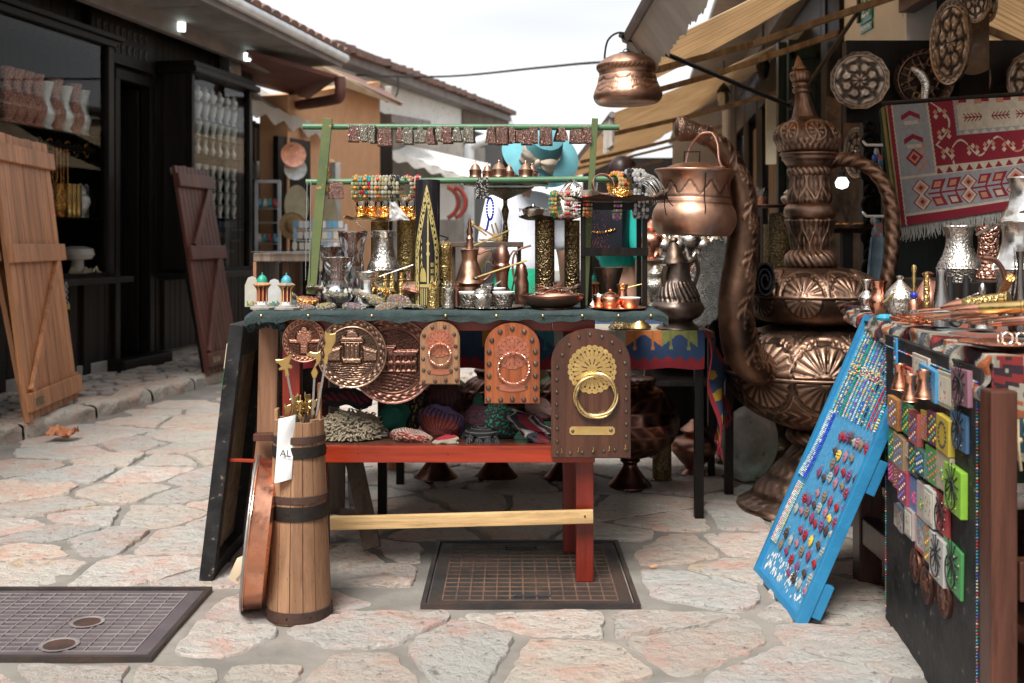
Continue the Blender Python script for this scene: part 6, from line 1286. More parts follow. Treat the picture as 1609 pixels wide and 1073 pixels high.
for k, px in enumerate((568, 584, 606, 634, 646)):
 d = 3.80+.03*(k % 2); s = d/F; t = thing('tea_glass', ORD[k]+' from the left of the tea glasses in gilt holders on the golden tray', 'glass', (X(px, d), d, Z(346, 3.84)+.002), group='tea glasses on the golden tray'); b = nb(); lathe(b, [(0, .004), (8*s, .005), (6.5*s, 14*s), (10*s, 34*s), (9.6*s, 34*s), (6*s, 14*s), (0, .006)], 16, cap=False); part(t, 'glass', b, 'clear_glass')
 b = nb(); lathe(b, [(0, 0), (11*s, 0), (10*s, 3*s), (8*s, 6*s), (8.5*s, 12*s), (9.5*s, 20*s), (9*s, 20*s), (7*s, 10*s), (0, 4*s)], 16, disp=lambda a, z: .0008*abs(sin(a*4))); part(t, 'gilt_holder', b, 'gold'); handle(t, [(9*s, 0, 17*s), (15*s, 0, 16*s), (14*s, 0, 8*s), (9*s, 0, 7*s)], .0014, 'gold')
b = nb(); sheet(lambda u, v: P(612+28*u*(v+.15), 312+34*v, 3.74)+Vector((0, .01*noise.noise((u*5, v*5, 0))-.02*sin(u*PI), 0)), 16, 16, 0, b); solo('plastic_bag', b, M_['paper'], 'small twisted white bag between the gilt tea glasses', 'bag')
def vcolr(u, v):
 x = (u-.5)*2; y = 1-v           # x across the visible half turn, y up
 G_ = (.46, .37, .13); K = (.012, .011, .015); yy = y; xx = sin(x*PI/2)
 if abs(x) > .97: return K
 if yy > .45: outer = min(.93, .93*(max(0, .96-yy)/.48)**.85); inner = max(0, outer-.34)
 else: outer, inner = .93, .64
 if inner < abs(xx) < outer: return G_ if (noise.noise((xx*14, yy*40, 0)) > -.12 and outer-abs(xx) > .03 and abs(xx)-inner > .03) or outer-abs(xx) < .03 or abs(xx)-inner < .03 else K
 xx /= 1.0
 if .18 < yy < .68 and abs(xx-.1) < (.05 if yy > .5 else .07)+(.06 if abs(yy-.5) < .01 or abs(yy-.42) < .012 else 0): return G_
 if .66 < yy < .78 and abs(xx-.1) < .05*(.78-yy)/.12: return G_
 if math.hypot(xx+.28, (yy-.20)*2.2) < .24 and yy > .2: return G_ if int((xx+2)*22) % 2 else (.3, .24, .08)
 if abs(xx+.05) < .52 and .02 < yy < .2: return G_ if (int((xx+2)*14) % 2 and yy < .15) or abs(yy-.17) < .012 else K
 if math.hypot(xx-.42, (yy-.18)*2.2) < .12 and yy > .18: return G_
 if .2 < yy < .36 and .30 < xx < .55: return G_ if int(yy*60) % 3 and int((xx)*24) % 2 else K
 if .22 < yy < .60 and abs(xx+.42) < .10*(.60-yy)/.38: return G_ if sin(yy*110+abs(xx+.42)*60) > 0 else K
 return K
d = 3.47; s = d/F; h = Z(283, d)-TZ-.002; r = 19.5*s; t = thing('black_vase', 'tall black cylinder vase with golden mosque and pointed arch drawn on it', 'vase', (X(672, d), d, TZ+.002)); b = nb()
sheet(lambda u, v: Vector((r*sin(PI*(u-.5)*1.0), -r*cos(PI*(u-.5)), h*(1-v))), 150, 420, 0, b, vcolr); sheet(lambda u, v: Vector((r*sin(PI*(u+.5)), -r*cos(PI*(u+.5)), h*(1-v))), 20, 4, 0, b, lambda u, v: (.012, .011, .015))
sheet(lambda u, v: Vector(((r-.003)*sin(2*PI*u), (r-.003)*cos(2*PI*u), h*(1-v))), 40, 2, 0, b, lambda u, v: (.012, .011, .015)); part(t, 'body', b, 'vcol_gloss'); b = nb(); lathe(b, [(r-.003, h), (r-.002, h+.001), (r, h)], 40, cap=False); part(t, 'rim', b, 'bronze')
for k, px in enumerate((605, 616, 631, 642, 655)):
 t, s, h = V('brass_cartridge', ORD[k]+' from the left of five small brass cartridges by the black vase', 'cartridge', [(0, 0), (.5, 0), (.5, .68), (.36, .76), (.36, 1), (.3, 1), (.3, .9), (0, .9)], 'brass_eng' if k != 3 else 'cuff_copper', px, 3.56, 428-(k % 2), None, 9.5, grp='small brass cartridges')
 b = nb(); lathe(b, [(.0085, h*.76), (.0105, h*.77), (.0085, h*.79)], 14, cap=False); part(t, 'band', b, 'brass')
t, s, h = V('pepper_mill', 'tall engraved golden coffee mill right of the black vase', 'mill', [(0, 0), (.5, 0), (.5, .08), (.47, .1), (.47, .86), (.5, .87), (.5, .97), (.42, 1), (0, 1.05)], 'brass_eng', 698, 3.52, 382, None, 26); handle(t, [(0, 0, h*1.04), (.012, 0, h*1.08), (-.03, -.01, h*1.13), (-.07, -.01, h*1.05)], .0025, 'iron', 'crank')
b = nb(); lathe(b, [(.0275, h*.62), (.0285, h*.63), (.0275, h*.64)], 28, cap=False); part(t, 'raised_band', b, 'brass')
for k, (px, m, w_, nm) in enumerate(((680, 'brass_eng', 19, 'golden'), (704, 'silver_eng', 20, 'silvery'), (717, 'copper_dark', 13, 'dark copper'))):
 t, s, h = V('filigree_pot', nm+' filigree pot with little turrets on its lid beside the cup tray', 'pot', [(0, 0), (.48, 0), (.5, .04), (.48, .08), (.48, .9), (.5, .94), (.48, 1), (0, 1)], m, px, 3.36+.03*k, 452, None, w_); b = nb()
 for a in range(5): x, y = (.009*cos(a*1.256), .009*sin(a*1.256)) if a < 4 else (0, 0); lathe(b, [(.003, h), (.002, h*1.1), (.0035, h*1.15), (.001, h*1.25+.004*(a == 4)), (0, h*1.3+.004)], 8, T(x*(w_/20), y*(w_/20), 0));
 part(t, 'lid_turrets', b, m)
disc('serving_tray', 'round dark silver tray carrying coffee cups on the felt', 'tray', (X(770, 3.42), 3.42, TZ+.001), .112, M_['silver_dark'], (0, -.001, 1), th=.6)
def cup(px, d, top, w_, m, lab, inner='porcelain', z=TZ+.006, grp=None):
 t, s, h = V('coffee_cup', lab, 'cup', [(0, 0), (.34, 0), (.36, .06), (.40, .3), (.44, .86), (.40, .86), (0, .8)], m, px, d, top, None, w_, z, 28, grp=grp); r = w_*s/2; b = nb(); lathe(b, [(r*.86, h*.80), (r*.98, h*.84), (r*1.07, h*.98), (r*1.05, h), (r*.95, h*.97), (r*.8, h*.5), (0, h*.4)], 28, cap=False); part(t, 'porcelain_liner', b, inner); return t
def sugar(px, d, top, w_, m, lab, z=TZ+.006):
 t, s, h = V('sugar_bowl', lab, 'sugar bowl', [(0, 0), (.28, 0), (.32, .06), (.46, .28), (.5, .45), (.44, .60), (.38, .64), (.40, .66), (.25, .80), (.08, .86), (.05, .9), (.09, .95), (.04, 1), (0, 1)], m, px, d, top, None, w_, z, 28, 2); return t
cup(738, 3.37, 458, 33, 'silver_dark', 'left white lined coffee cup on the dark silver tray'); cup(791, 3.36, 458, 33, 'silver_dark', 'right white lined coffee cup on the dark silver tray'); cup(780, 3.50, 452, 28, 'silver_dark', 'rear white lined coffee cup on the dark silver tray')
sugar(757, 3.34, 447, 33, 'silver_eng', 'silver lidded sugar bowl between two cups on the dark tray'); t = cup(765, 3.48, 446, 24, 'clear_glass', 'small glass with a spoon behind the silver sugar bowl', 'clear_glass'); handle(t, [(-.005, 0, .02), (.02, 0, .06), (.045, 0, .078)], .0025, 'silver', 'spoon')
t, s, h = V('copper_ewer', 'copper ewer with belted body and pointed turret lid, centre of the table', 'ewer', [(0, 0), (.34, 0), (.36, .03), (.40, .12), (.40, .28), (.37, .31), (.50, .34), (.44, .40), (.30, .62), (.24, .72), (.28, .86), (.30, .88), (.2, .9), (0, .92)], 'copper_aged', 738, 3.60, 380, None, 50, seg=32, sub=3)
b = nb(); lathe(b, [(.016, h*.88), (.010, h*1.0), (.013, h*1.05), (.008, h*1.1), (.012, h*1.16), (.006, h*1.25), (.007, h*1.3), (.002, h*1.38), (0, h*1.45)], 14); part(t, 'turret_lid', b, 'copper_dark'); handle(t, [(.028, 0, h*.8), (.075, 0, h*.86), (.072, 0, h*.5), (.035, 0, h*.35)], .004, 'copper_dark')
b = nb(); tube(b, pq((745, 386, 3.52), (800, 362, 3.50)), .003, 6);
for v in b.verts: v.co -= t.location
part(t, 'long_spoon', b, 'brass')
t, s, h = V('copper_mill', 'slim dark copper grinder with domed top, right of the centre ewer', 'mill', [(0, 0), (.40, 0), (.42, .04), (.25, .12), (.3, .35), (.36, .55), (.44, .62), (.44, .66), (.36, .70), (.42, .80), (.30, .92), (.1, .98), (0, 1)], 'copper_dark', 789, 3.56, 384, None, 26, seg=24, sub=2); handle(t, [(.02, 0, h*.75), (.04, 0, h*.9), (.05, 0, h*.7), (.03, 0, h*.2)], .003, 'bronze'); handle(t, [(-.02, 0, h*.6), (-.05, 0, h*.72), (-.055, 0, h*.5)], .003, 'bronze', 'spout')
t, s, h = V('copper_pot', 'small dark copper pot with a curved spout left of the shell cases', 'pot', [(0, 0), (.42, 0), (.5, .1), (.5, .5), (.4, .62), (.45, .7), (.3, .9), (0, 1)], 'copper_dark', 820, 3.55, 410, None, 22, seg=20); handle(t, [(-.012, 0, h*.3), (-.03, 0, h*.8), (-.02, 0, h*1.2), (.03, 0, h*1.35)], .0035, 'copper_dark', 'spout')
t = thing('brass_spoon', 'long brass spoon lying across the pots in the centre of the table', 'spoon', P(780, 425, 3.46)); b = nb(); tube(b, pq((748, 436, 3.45), (828, 409, 3.45)), .0028, 7); ob('stem', b, M_['brass'], t, True, True); b = nb(); ball(b, P(748, 437, 3.45), .012, 10, (1, 1, .5)); ob('bowl', b, M_['bronze'], t, True, True)
pk = thing('plank_shelf', 'grey weathered plank shelf behind the ewers carrying wooden spoons', 'shelf', P(765, 388, 3.92)); b = nb(); box(b, X(706, 3.9), 3.82, Z(388, 3.9), X(822, 3.9), 4.0, Z(380, 3.9), bev=.003); ob('plank', b, M_['weathered'], pk, False, True)
b = nb();
for px in (712, 816): box(b, X(px-3, 3.9), 3.9, TZ, X(px+3, 3.9), 3.93, Z(388, 3.9))
ob('support', b, M_['weathered'], pk, False, True)
b = nb(); box(b, -.05, -.012, 0, .05, .012, .005, T(X(775, 3.88), 3.88, Z(378, 3.88)) @ Rz(12) @ Rx(8), .002);
solo('carved_board', b, M_['pine'], 'flat carved wooden board on the grey plank shelf', 'board')
for k, (a, c) in enumerate((((752, 356), (778, 372)), ((765, 370), (742, 352)), ((772, 352), (779, 376)), ((778, 350), (786, 376)))): b = nb(); tube(b, pq((*a, 3.84), (*c, 3.84)), .0036, 6); ball(b, P(*c, 3.84), .010, 8, (1, .5, 1.2)); solo('wooden_spoon', b, M_['pine'], ORD[k]+' of four small wooden spoons on the grey plank shelf', 'spoon', 'wooden spoons on the plank')
t, s, h = V('copper_bowl', 'wide dark copper bowl heaped with copper spoons at the table edge', 'bowl', [(0, 0), (.28, 0), (.30, .05), (.40, .35), (.48, .75), (.5, 1), (.485, 1.02), (.46, .9), (.38, .45), (0, .3)], 'copper_dark', 867, 3.40, 463, None, 102, TZ+.0015, 48, 2); random.seed(14)
for k in range(26):
 a = random.uniform(0, 2*PI); q = random.uniform(.0, .075); m = random.choice(('copper', 'copper_bright', 'silver', 'copper_aged', 'cuff_silver')); an = random.uniform(0, 2*PI); c = Vector((t.location.x+q*cos(a), t.location.y+q*sin(a), t.location.z+.044+.022*(1-q/.075)+random.uniform(-.004, .006))); sp = thing('spoon', ORD[k % 24]+(' silver' if 'sil' in m else ' copper')+' spoon of the heap in the wide dark bowl'+(' (underneath)' if k > 23 else ''), 'spoon', c, (random.uniform(-.3, .3), random.uniform(-.35, .35), an), 'spoons heaped in the dark copper bowl')
 b = nb(); ball(b, (0, 0, 0), .012, 10, (1.2, 1, .3)); part(sp, 'bowl', b, m); b = nb(); tube(b, [(.012, 0, 0), (.06, 0, .004)], [.0022, .0015], 6); part(sp, 'stem', b, m)
sd_ = thing('bracelet_stand', 'black wooden stand heaped with bracelets near the right end of the table', 'stand', (X(965, 3.45), 3.45, TZ));
for px, d, y1 in ((916, 3.42, 318), (1013, 3.42, 318), (926, 3.56, 318), (1004, 3.56, 318)): b = nb(); x = X(px, d); box(b, x-.008, d-.008, TZ, x+.008, d+.008, Z(y1, d), bev=.002); ob('leg', b, M_['black_wood'], sd_, False, True)
b = nb(); box(b, X(912, 3.42), 3.405, Z(402, 3.42), X(1018, 3.42), 3.417, Z(389, 3.42)); ob('crossbar', b, M_['black_wood'], sd_, False, True); b = nb(); box(b, X(920, 3.42), 3.405, Z(330, 3.42), X(1010, 3.42), 3.417, Z(318, 3.42)); ob('crossbar', b, M_['black_wood'], sd_, False, True)
wavytray(884, 1050, 316, 3.45, M_['bronze'], 'dark wavy edged tray on the black stand under the bracelets', .004, deep=.12)
zt = Z(312, 3.45)
def bangles(px, w_, n, m, lab, tilt, col=None):
 d = 3.44; s = d/F; t = thing('bangle_bundle', lab, 'bangles', (X(px, d), d, zt+w_*s*.3));
 for k in range(n):
  b = nb(); tube(b, ringpts((0, 0, 0), w_*s/2, 28, 'x'), .0013, 5, True); b.transform(T((k-n/2)*.0034, random.uniform(-.003, .003), random.uniform(-.002, .002)) @ Rz(random.uniform(-9, 9)) @ Ry(random.uniform(-8, 8))); o = ob('bangle', b, M_[m], t)
 t.rotation_euler = (0, R(tilt), R(25)); return t
bangles(898, 34, 13, 'silver', 'bundle of thin silver bangles at the left end of the black stand', 35); bangles(1022, 42, 16, 'silver', 'bundle of thin silver bangles at the right end of the black stand', -30)
b = nb()
for k in range(6): tube(b, ringpts((X(922, 3.40), 3.40, zt+.006+k*.0032), .036, 30, 'z'), .0014, 5, True)
solo('bangle_stack', b, M_['silver'], 'flat stack of silver bangles on the black stand', 'bangles')
b = nb(); sheet(lambda u, v: Vector((.037*cos(2*PI*u), .026*sin(2*PI*u)*0+.037*sin(2*PI*u), (v-.5)*.024)), 50, 8, .0015, b); solo('gold_cuff', b, M_['gold'], 'rose gold filigree cuff lying front centre of the bracelet heap', 'cuff', loc=(X(976, 3.40), 3.41, zt+.018), rot=(R(15), R(12), R(30)))
b = nb(); sheet(lambda u, v: Vector((.036*cos(2*PI*u), .036*sin(2*PI*u), (v-.5)*.016)), 50, 8, .0015, b); solo('gold_cuff', b, M_['ring_copper'], 'smooth rose gold cuff standing behind the filigree one', 'cuff', loc=(X(948, 3.44), 3.46, zt+.045), rot=(R(70), R(10), R(10)))
jewel(972, 272, 305, 22, (REDG, GLD, AMB), 'gilt and red bracelet on top of the bracelet heap', .7, 3.5, base=(.5, .3, .15)); jewel(998, 268, 315, 26, (DRK, SIL, DRK), 'chunky silver bracelet with black stones on the heap', .5, 3.47, base=(.35, .35, .34)); jewel(1011, 276, 312, 20, (DRK, SIL, SIL), 'silver bracelet with black stones right of the chunky one', -.3, 3.5, base=(.4, .4, .4))
for px, w_, y0, y1, cols, lab, bs in ((923, 14, 305, 338, (ORR, REDG, GLD), 'orange stoned bracelet hanging on the left of the black stand', (.25, .18, .1)), (970, 12, 305, 342, (PUR, (.5, .2, .5), SIL), 'purple stoned bracelet hanging in the middle of the black stand', (.3, .28, .15)), (1007, 22, 306, 340, (DRK, SIL, DRK), 'black stoned bracelet hanging on the right of the black stand', (.3, .3, .3)), (893, 12, 300, 340, (REDG, SIL, GLD), 'pink and gold bracelet hanging left of the black stand', (.4, .35, .25)), (882, 12, 304, 340, (PUR, SIL, GLD), 'violet and gold bracelet at the far left of the black stand', (.35, .3, .2)), (872, 12, 302, 338, (GRN2, AMB, GLD), 'green and amber bracelet beside the violet one', (.1, .25, .15)), (905, 12, 310, 340, (SIL, REDG, SIL), 'silver bracelet hanging beneath the bangle bundle', (.4, .35, .35))): jewel(px, y0, y1, w_, cols, lab, random.uniform(-.4, .9) if px < 920 else 0, 3.40, base=bs)
random.seed(6)
for k in range(6):
 b = nb(); px = 930+k*5;
 for j in range(34): n0 = len(b.faces); ball(b, P(px+1.5*sin(j*.7+k), 330+j*1.7+k*1.2, 3.5), .0022, 5); b.faces.ensure_lookup_table(); paint(b, b.faces[n0:], random.choice((DRK, REDG, (.03, .1, .3), ORR, DRK)))
 solo('bead_strand', b, M_['vcol_gloss'], ORD[k]+' from the left of the dark bead strands inside the black stand', 'beads', 'bead strands inside the black stand')
wavytray(815, 912, 345, 3.74, M_['bronze'], 'dark wavy tray resting on the two dark shell cases', .003)
t, s, h = V('sugar_dish', 'pewter lidded sugar dish on the dark wavy tray', 'dish', [(0, 0), (.36, 0), (.40, .1), (.48, .45), (.5, .55), (.5, .6), (.3, .75), (.08, .82), (.05, .9), (.07, .95), (0, 1)], 'silver', 838, 3.72, 319, 342, 36)
b = nb(); tube(b, [(-.035, 0, h*.55), (-.05, 0, h*.6), (-.045, 0, h*.45)], .003, 6); part(t, 'side_handle', b, 'silver'); b = nb(); tube(b, [(.035, 0, h*.55), (.05, 0, h*.6), (.045, 0, h*.45)], .003, 6); part(t, 'side_handle', b, 'silver')
t, s, h = V('candle_stand', 'dark turned brass stand holding the tray of little copper pots', 'stand', [(0, 0), (.45, 0), (.4, .05), (.12, .12), (.1, .3), (.2, .38), (.1, .45), (.14, .6), (.08, .7), (.16, .8), (.10, .9), (.9, .97), (1, 1), (0, 1)], 'brass_dark', 794, 3.86, 296, None, 76, seg=24, sub=2)
b = nb(); lathe(b, [(0, 0), (.15, 0), (.155, .008), (.15, .004), (0, .004)], 36); solo('round_tray', b, M_['bronze'], 'dark round tray just behind the lower rail carrying copper pots', 'tray', loc=(X(795, 3.86), 3.86, Z(291, 3.86)))
for k, (px, top, w_) in enumerate(((747, 252, 20), (766, 255, 17), (784, 251, 24), (800, 256, 16), (826, 252, 23), (836, 256, 18))):
 t, s, h = V('lidded_copper_pot', ORD[k]+' from the left of the little lidded copper pots above the lower rail', 'pot', [(0, 0), (.46, 0), (.5, .04), (.44, .1), (.46, .3), (.5, .34), (.46, .38), (.5, .62), (.42, .66), (.3, .8), (.08, .88), (.05, .92), (.08, .95), (.03, 1), (0, 1)], 'copper_aged', px, 3.80+.05*(k % 2), top, 291, w_, grp='little lidded copper pots'); handle(t, [(w_*s*.48, 0, h*.5), (w_*s*.75, 0, h*.45), (w_*s*.5, 0, h*.2)], .0018, 'copper_dark')
disc('serving_tray', 'bright copper tray with small copper cups at the right of the table', 'tray', (X(970, 3.37), 3.37, TZ+.001), .090, M_['copper_bright'], (0, -.001, 1), th=.7)
cup(943, 3.40, 463, 24, 'copper_bright', 'small bright copper cup left of the copper sugar bowl', 'silver'); cup(989, 3.34, 467, 33, 'copper_bright', 'white lined bright copper cup, front right on the copper tray'); sugar(959, 3.33, 454, 32, 'copper_bright', 'bright copper sugar bowl with round knob on the copper tray')
cez(978, 447, 24, 3.46, 'copper_bright', 'small bright copper coffee pot with a brass handle on the copper tray', TZ+.006, None, (1, .25), 'brass', 34)
t, s, h = V('bronze_mortar', 'dark flared bronze mortar inside the black stand', 'mortar', [(0, 0), (.30, 0), (.30, .1), (.34, .5), (.5, .95), (.5, 1), (.46, .98), (.3, .5), (0, .3)], 'bronze', 956, 3.62, 420, None, 46)
b = nb(); slab(b, *pq((922, 486, 3.36), (930, 492, 3.33), (948, 460, 3.42), (936, 454, 3.45)), .001) if False else box(b, -.02, -.001, 0, .02, .001, .045, T(X(935, 3.4), 3.40, TZ+.002) @ Ry(35), .0003); solo('price_card', b, M_['paper'], 'blank white card leaning among the copper cups', 'card', smooth=False)
for k, (px, m) in enumerate(((976, 'brass_dark'), (1005, 'brass'))):
 b = nb(); lathe(b, [(0, 0), (.048, 0), (.045, .008), (.02, .03), (.015, .06), (0, .06)], 24); solo('brass_bell', b, M_[m], ('darker' if k == 0 else 'brighter')+' brass bell shaped foot on the kilim just under the felt', 'bell', loc=(X(px, 4.1), 4.12, .722))
cb = thing('glass_showcase', 'low wooden showcase with glass top behind the kiosk models', 'showcase', (X(450, 4.3), 4.3, 0)); b = nb(); x0_, x1_ = X(412, 4.25), X(520, 4.25); box(b, x0_, 4.1, Z(410, 4.25), x1_, 4.5, Z(397, 4.25), bev=.004); ob('top_board', b, M_['weathered'], cb, False, True)
b = nb(); box(b, x0_+.0, 4.1, .3, x0_+.012, 4.5, Z(410, 4.25)); box(b, x0_+.09, 4.2, .3, x0_+.115, 4.5, Z(410, 4.25)); ob('side', b, M_['brown_wood'], cb, False, True); b = nb(); box(b, x0_-.005, 4.09, Z(396, 4.25), x1_, 4.5, Z(394, 4.25)); ob('glass_top', b, M_['clear_glass'], cb, False, True)
b = nb(); box(b, x0_+.12, 4.45, .3, x1_, 4.47, Z(411, 4.25)); ob('back_panel', b, M_['iron'], cb, False, True)
b = nb(); box(b, x0_, 4.1, .0, x1_, 4.5, .3); ob('base_box', b, M_['brown_wood'], cb, False, True)
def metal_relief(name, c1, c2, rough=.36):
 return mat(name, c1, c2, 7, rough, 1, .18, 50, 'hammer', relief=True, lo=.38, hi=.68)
metal_relief('ewer_copper', (.44, .275, .195), (.20, .125, .09), .42); DE = 4.25; SE_ = DE/F
def ornbody(t, n, prof, seg, orn, m, off=None, sub=6, parent_z=0):
 """revolved body with a modelled relief; orn(a, i, z, r) -> (height, tone)"""
 b = nb(); P_ = []
 for i in range(len(prof)-1):
  p0 = prof[max(i-1, 0)]; p1 = prof[i]; p2 = prof[i+1]; p3 = prof[min(i+2, len(prof)-1)]; L_ = math.hypot(p2[0]-p1[0], p2[1]-p1[1]); m_ = max(2, int(L_/.0045)) if sub else 1
  for k in range(m_):
   q = k/m_; P_.append(tuple(.5*((2*p1[j])+(-p0[j]+p2[j])*q+(2*p0[j]-5*p1[j]+4*p2[j]-p3[j])*q*q+(-p0[j]+3*p1[j]-3*p2[j]+p3[j])*q**3) for j in (0, 1)))
 P_.append(prof[-1]); rows = []; tone = {}
 for i, (r, z) in enumerate(P_):
  a_ = P_[max(i-1, 0)]; c_ = P_[min(i+1, len(P_)-1)]; dr, dz = c_[0]-a_[0], c_[1]-a_[1]; L_ = math.hypot(dr, dz) or 1; nr, nz = dz/L_, -dr/L_; row = []
  for k in range(seg):
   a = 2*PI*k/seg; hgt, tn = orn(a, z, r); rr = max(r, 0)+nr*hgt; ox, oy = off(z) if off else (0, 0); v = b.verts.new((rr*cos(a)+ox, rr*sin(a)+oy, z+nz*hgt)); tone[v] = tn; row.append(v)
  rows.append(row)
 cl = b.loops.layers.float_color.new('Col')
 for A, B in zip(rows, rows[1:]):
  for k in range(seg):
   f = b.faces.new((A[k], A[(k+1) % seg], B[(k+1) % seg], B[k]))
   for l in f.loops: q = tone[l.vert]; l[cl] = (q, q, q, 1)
 return ob(n, b, m, t, True, ang=75)
def fan(a, z, n, zc, up, R_, r, pet, shift=0):
 """scallop fan centred on the seam; returns petal value or None"""
 ph = ((a*n/2/PI+shift) % 1)-.5; x = ph*2*PI/n*r; y = (z-zc)*up
 if y < 0: return None
 q = math.hypot(x, y*1.05)
 if q > R_: return None
 th = math.atan2(y, x); rad = q/R_
 if rad < .14: return .8
 edge_ = 1-.10*abs(sin(th*pet))
 if rad > edge_: return 0
 return (abs(sin(th*pet))**.6)*(.55+.45*rad)
def eoff(z):   # slight lean of the stack
 y = 380-(z-H)/SE_; px = 1283 if y > 500 else 1283-9*(500-y)/90 if y > 410 else 1274-4*(410-y)/180 if y > 230 else 1270-16*(230-y)/141
 return ((px-1283)*SE_, 0)
def ez(y): return Z(y, DE)
def ep(l): return [(r*SE_, max(0.0, ez(y))) for r, y in l]
ew = thing('giant_ewer', 'giant embossed copper ewer of stacked bellies with spire lid, spout and handle', 'ewer', (X(1283, DE), DE, 0))
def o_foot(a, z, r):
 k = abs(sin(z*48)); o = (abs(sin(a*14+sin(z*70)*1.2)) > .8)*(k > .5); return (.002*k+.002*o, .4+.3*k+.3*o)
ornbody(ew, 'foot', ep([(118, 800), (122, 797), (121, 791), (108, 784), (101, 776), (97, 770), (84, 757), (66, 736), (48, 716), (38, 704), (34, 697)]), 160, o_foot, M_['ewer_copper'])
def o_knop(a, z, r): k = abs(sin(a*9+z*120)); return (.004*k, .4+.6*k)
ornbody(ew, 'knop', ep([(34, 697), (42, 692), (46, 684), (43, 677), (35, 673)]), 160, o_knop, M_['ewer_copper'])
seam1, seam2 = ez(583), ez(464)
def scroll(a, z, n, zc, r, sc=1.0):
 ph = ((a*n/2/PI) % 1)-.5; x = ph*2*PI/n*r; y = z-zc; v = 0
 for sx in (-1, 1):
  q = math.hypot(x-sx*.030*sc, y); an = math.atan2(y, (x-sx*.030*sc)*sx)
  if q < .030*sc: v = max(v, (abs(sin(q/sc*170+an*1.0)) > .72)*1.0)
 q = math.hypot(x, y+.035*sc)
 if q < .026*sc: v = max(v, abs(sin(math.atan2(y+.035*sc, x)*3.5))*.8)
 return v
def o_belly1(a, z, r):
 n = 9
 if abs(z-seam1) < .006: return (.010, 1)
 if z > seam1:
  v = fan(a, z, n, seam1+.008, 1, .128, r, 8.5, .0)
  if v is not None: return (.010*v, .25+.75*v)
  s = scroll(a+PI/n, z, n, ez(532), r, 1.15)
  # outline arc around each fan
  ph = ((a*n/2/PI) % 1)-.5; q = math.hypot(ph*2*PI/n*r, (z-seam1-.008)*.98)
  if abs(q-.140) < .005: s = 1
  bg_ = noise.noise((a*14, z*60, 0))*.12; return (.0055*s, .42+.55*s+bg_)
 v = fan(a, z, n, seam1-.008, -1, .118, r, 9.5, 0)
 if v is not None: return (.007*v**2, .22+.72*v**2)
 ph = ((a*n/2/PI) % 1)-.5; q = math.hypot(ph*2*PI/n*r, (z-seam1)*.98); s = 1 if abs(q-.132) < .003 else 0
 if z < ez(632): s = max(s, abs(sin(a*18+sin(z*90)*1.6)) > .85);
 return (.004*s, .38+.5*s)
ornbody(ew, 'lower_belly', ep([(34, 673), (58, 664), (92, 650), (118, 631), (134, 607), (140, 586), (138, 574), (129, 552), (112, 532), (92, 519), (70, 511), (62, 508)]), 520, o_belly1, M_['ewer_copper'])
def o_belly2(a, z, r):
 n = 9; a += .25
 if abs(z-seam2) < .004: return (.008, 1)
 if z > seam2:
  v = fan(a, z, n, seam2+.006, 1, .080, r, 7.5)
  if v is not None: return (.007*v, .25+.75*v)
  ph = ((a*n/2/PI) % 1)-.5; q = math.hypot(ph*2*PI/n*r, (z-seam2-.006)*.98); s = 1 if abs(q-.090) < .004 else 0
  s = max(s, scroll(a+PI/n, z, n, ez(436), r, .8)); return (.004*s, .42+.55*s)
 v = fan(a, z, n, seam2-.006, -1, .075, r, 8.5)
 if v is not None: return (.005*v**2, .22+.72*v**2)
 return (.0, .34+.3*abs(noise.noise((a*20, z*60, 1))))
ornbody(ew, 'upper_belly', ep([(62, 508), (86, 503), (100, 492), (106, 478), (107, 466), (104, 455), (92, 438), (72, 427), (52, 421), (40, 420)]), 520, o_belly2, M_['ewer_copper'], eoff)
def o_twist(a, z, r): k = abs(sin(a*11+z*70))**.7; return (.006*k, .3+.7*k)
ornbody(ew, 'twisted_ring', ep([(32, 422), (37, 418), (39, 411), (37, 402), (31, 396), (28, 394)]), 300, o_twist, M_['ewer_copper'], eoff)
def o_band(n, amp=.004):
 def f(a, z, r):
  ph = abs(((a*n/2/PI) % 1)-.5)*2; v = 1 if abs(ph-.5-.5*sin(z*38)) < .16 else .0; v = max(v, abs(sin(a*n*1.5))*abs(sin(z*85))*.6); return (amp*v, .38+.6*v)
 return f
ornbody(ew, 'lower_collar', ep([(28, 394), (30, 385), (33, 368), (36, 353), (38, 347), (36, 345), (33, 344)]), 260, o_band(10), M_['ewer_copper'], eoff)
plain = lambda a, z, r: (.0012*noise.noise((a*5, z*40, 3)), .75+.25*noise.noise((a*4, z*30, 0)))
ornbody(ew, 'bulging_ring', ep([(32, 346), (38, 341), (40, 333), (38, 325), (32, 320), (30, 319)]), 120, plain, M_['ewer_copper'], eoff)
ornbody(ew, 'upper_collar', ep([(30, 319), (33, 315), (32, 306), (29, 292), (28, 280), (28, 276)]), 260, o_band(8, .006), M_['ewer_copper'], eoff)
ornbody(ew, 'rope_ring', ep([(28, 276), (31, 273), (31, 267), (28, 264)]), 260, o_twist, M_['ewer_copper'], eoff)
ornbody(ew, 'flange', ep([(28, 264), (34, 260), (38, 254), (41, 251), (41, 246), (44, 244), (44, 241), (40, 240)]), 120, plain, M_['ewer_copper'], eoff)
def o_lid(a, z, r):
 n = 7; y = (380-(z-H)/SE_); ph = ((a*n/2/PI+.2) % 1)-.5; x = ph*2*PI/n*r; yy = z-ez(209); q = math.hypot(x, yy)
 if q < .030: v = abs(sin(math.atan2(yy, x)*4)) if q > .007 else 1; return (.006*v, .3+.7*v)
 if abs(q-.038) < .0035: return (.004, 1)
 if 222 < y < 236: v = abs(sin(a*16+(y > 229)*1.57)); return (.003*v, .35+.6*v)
 return (0, .45+.2*noise.noise((a*12, z*60, 0)))
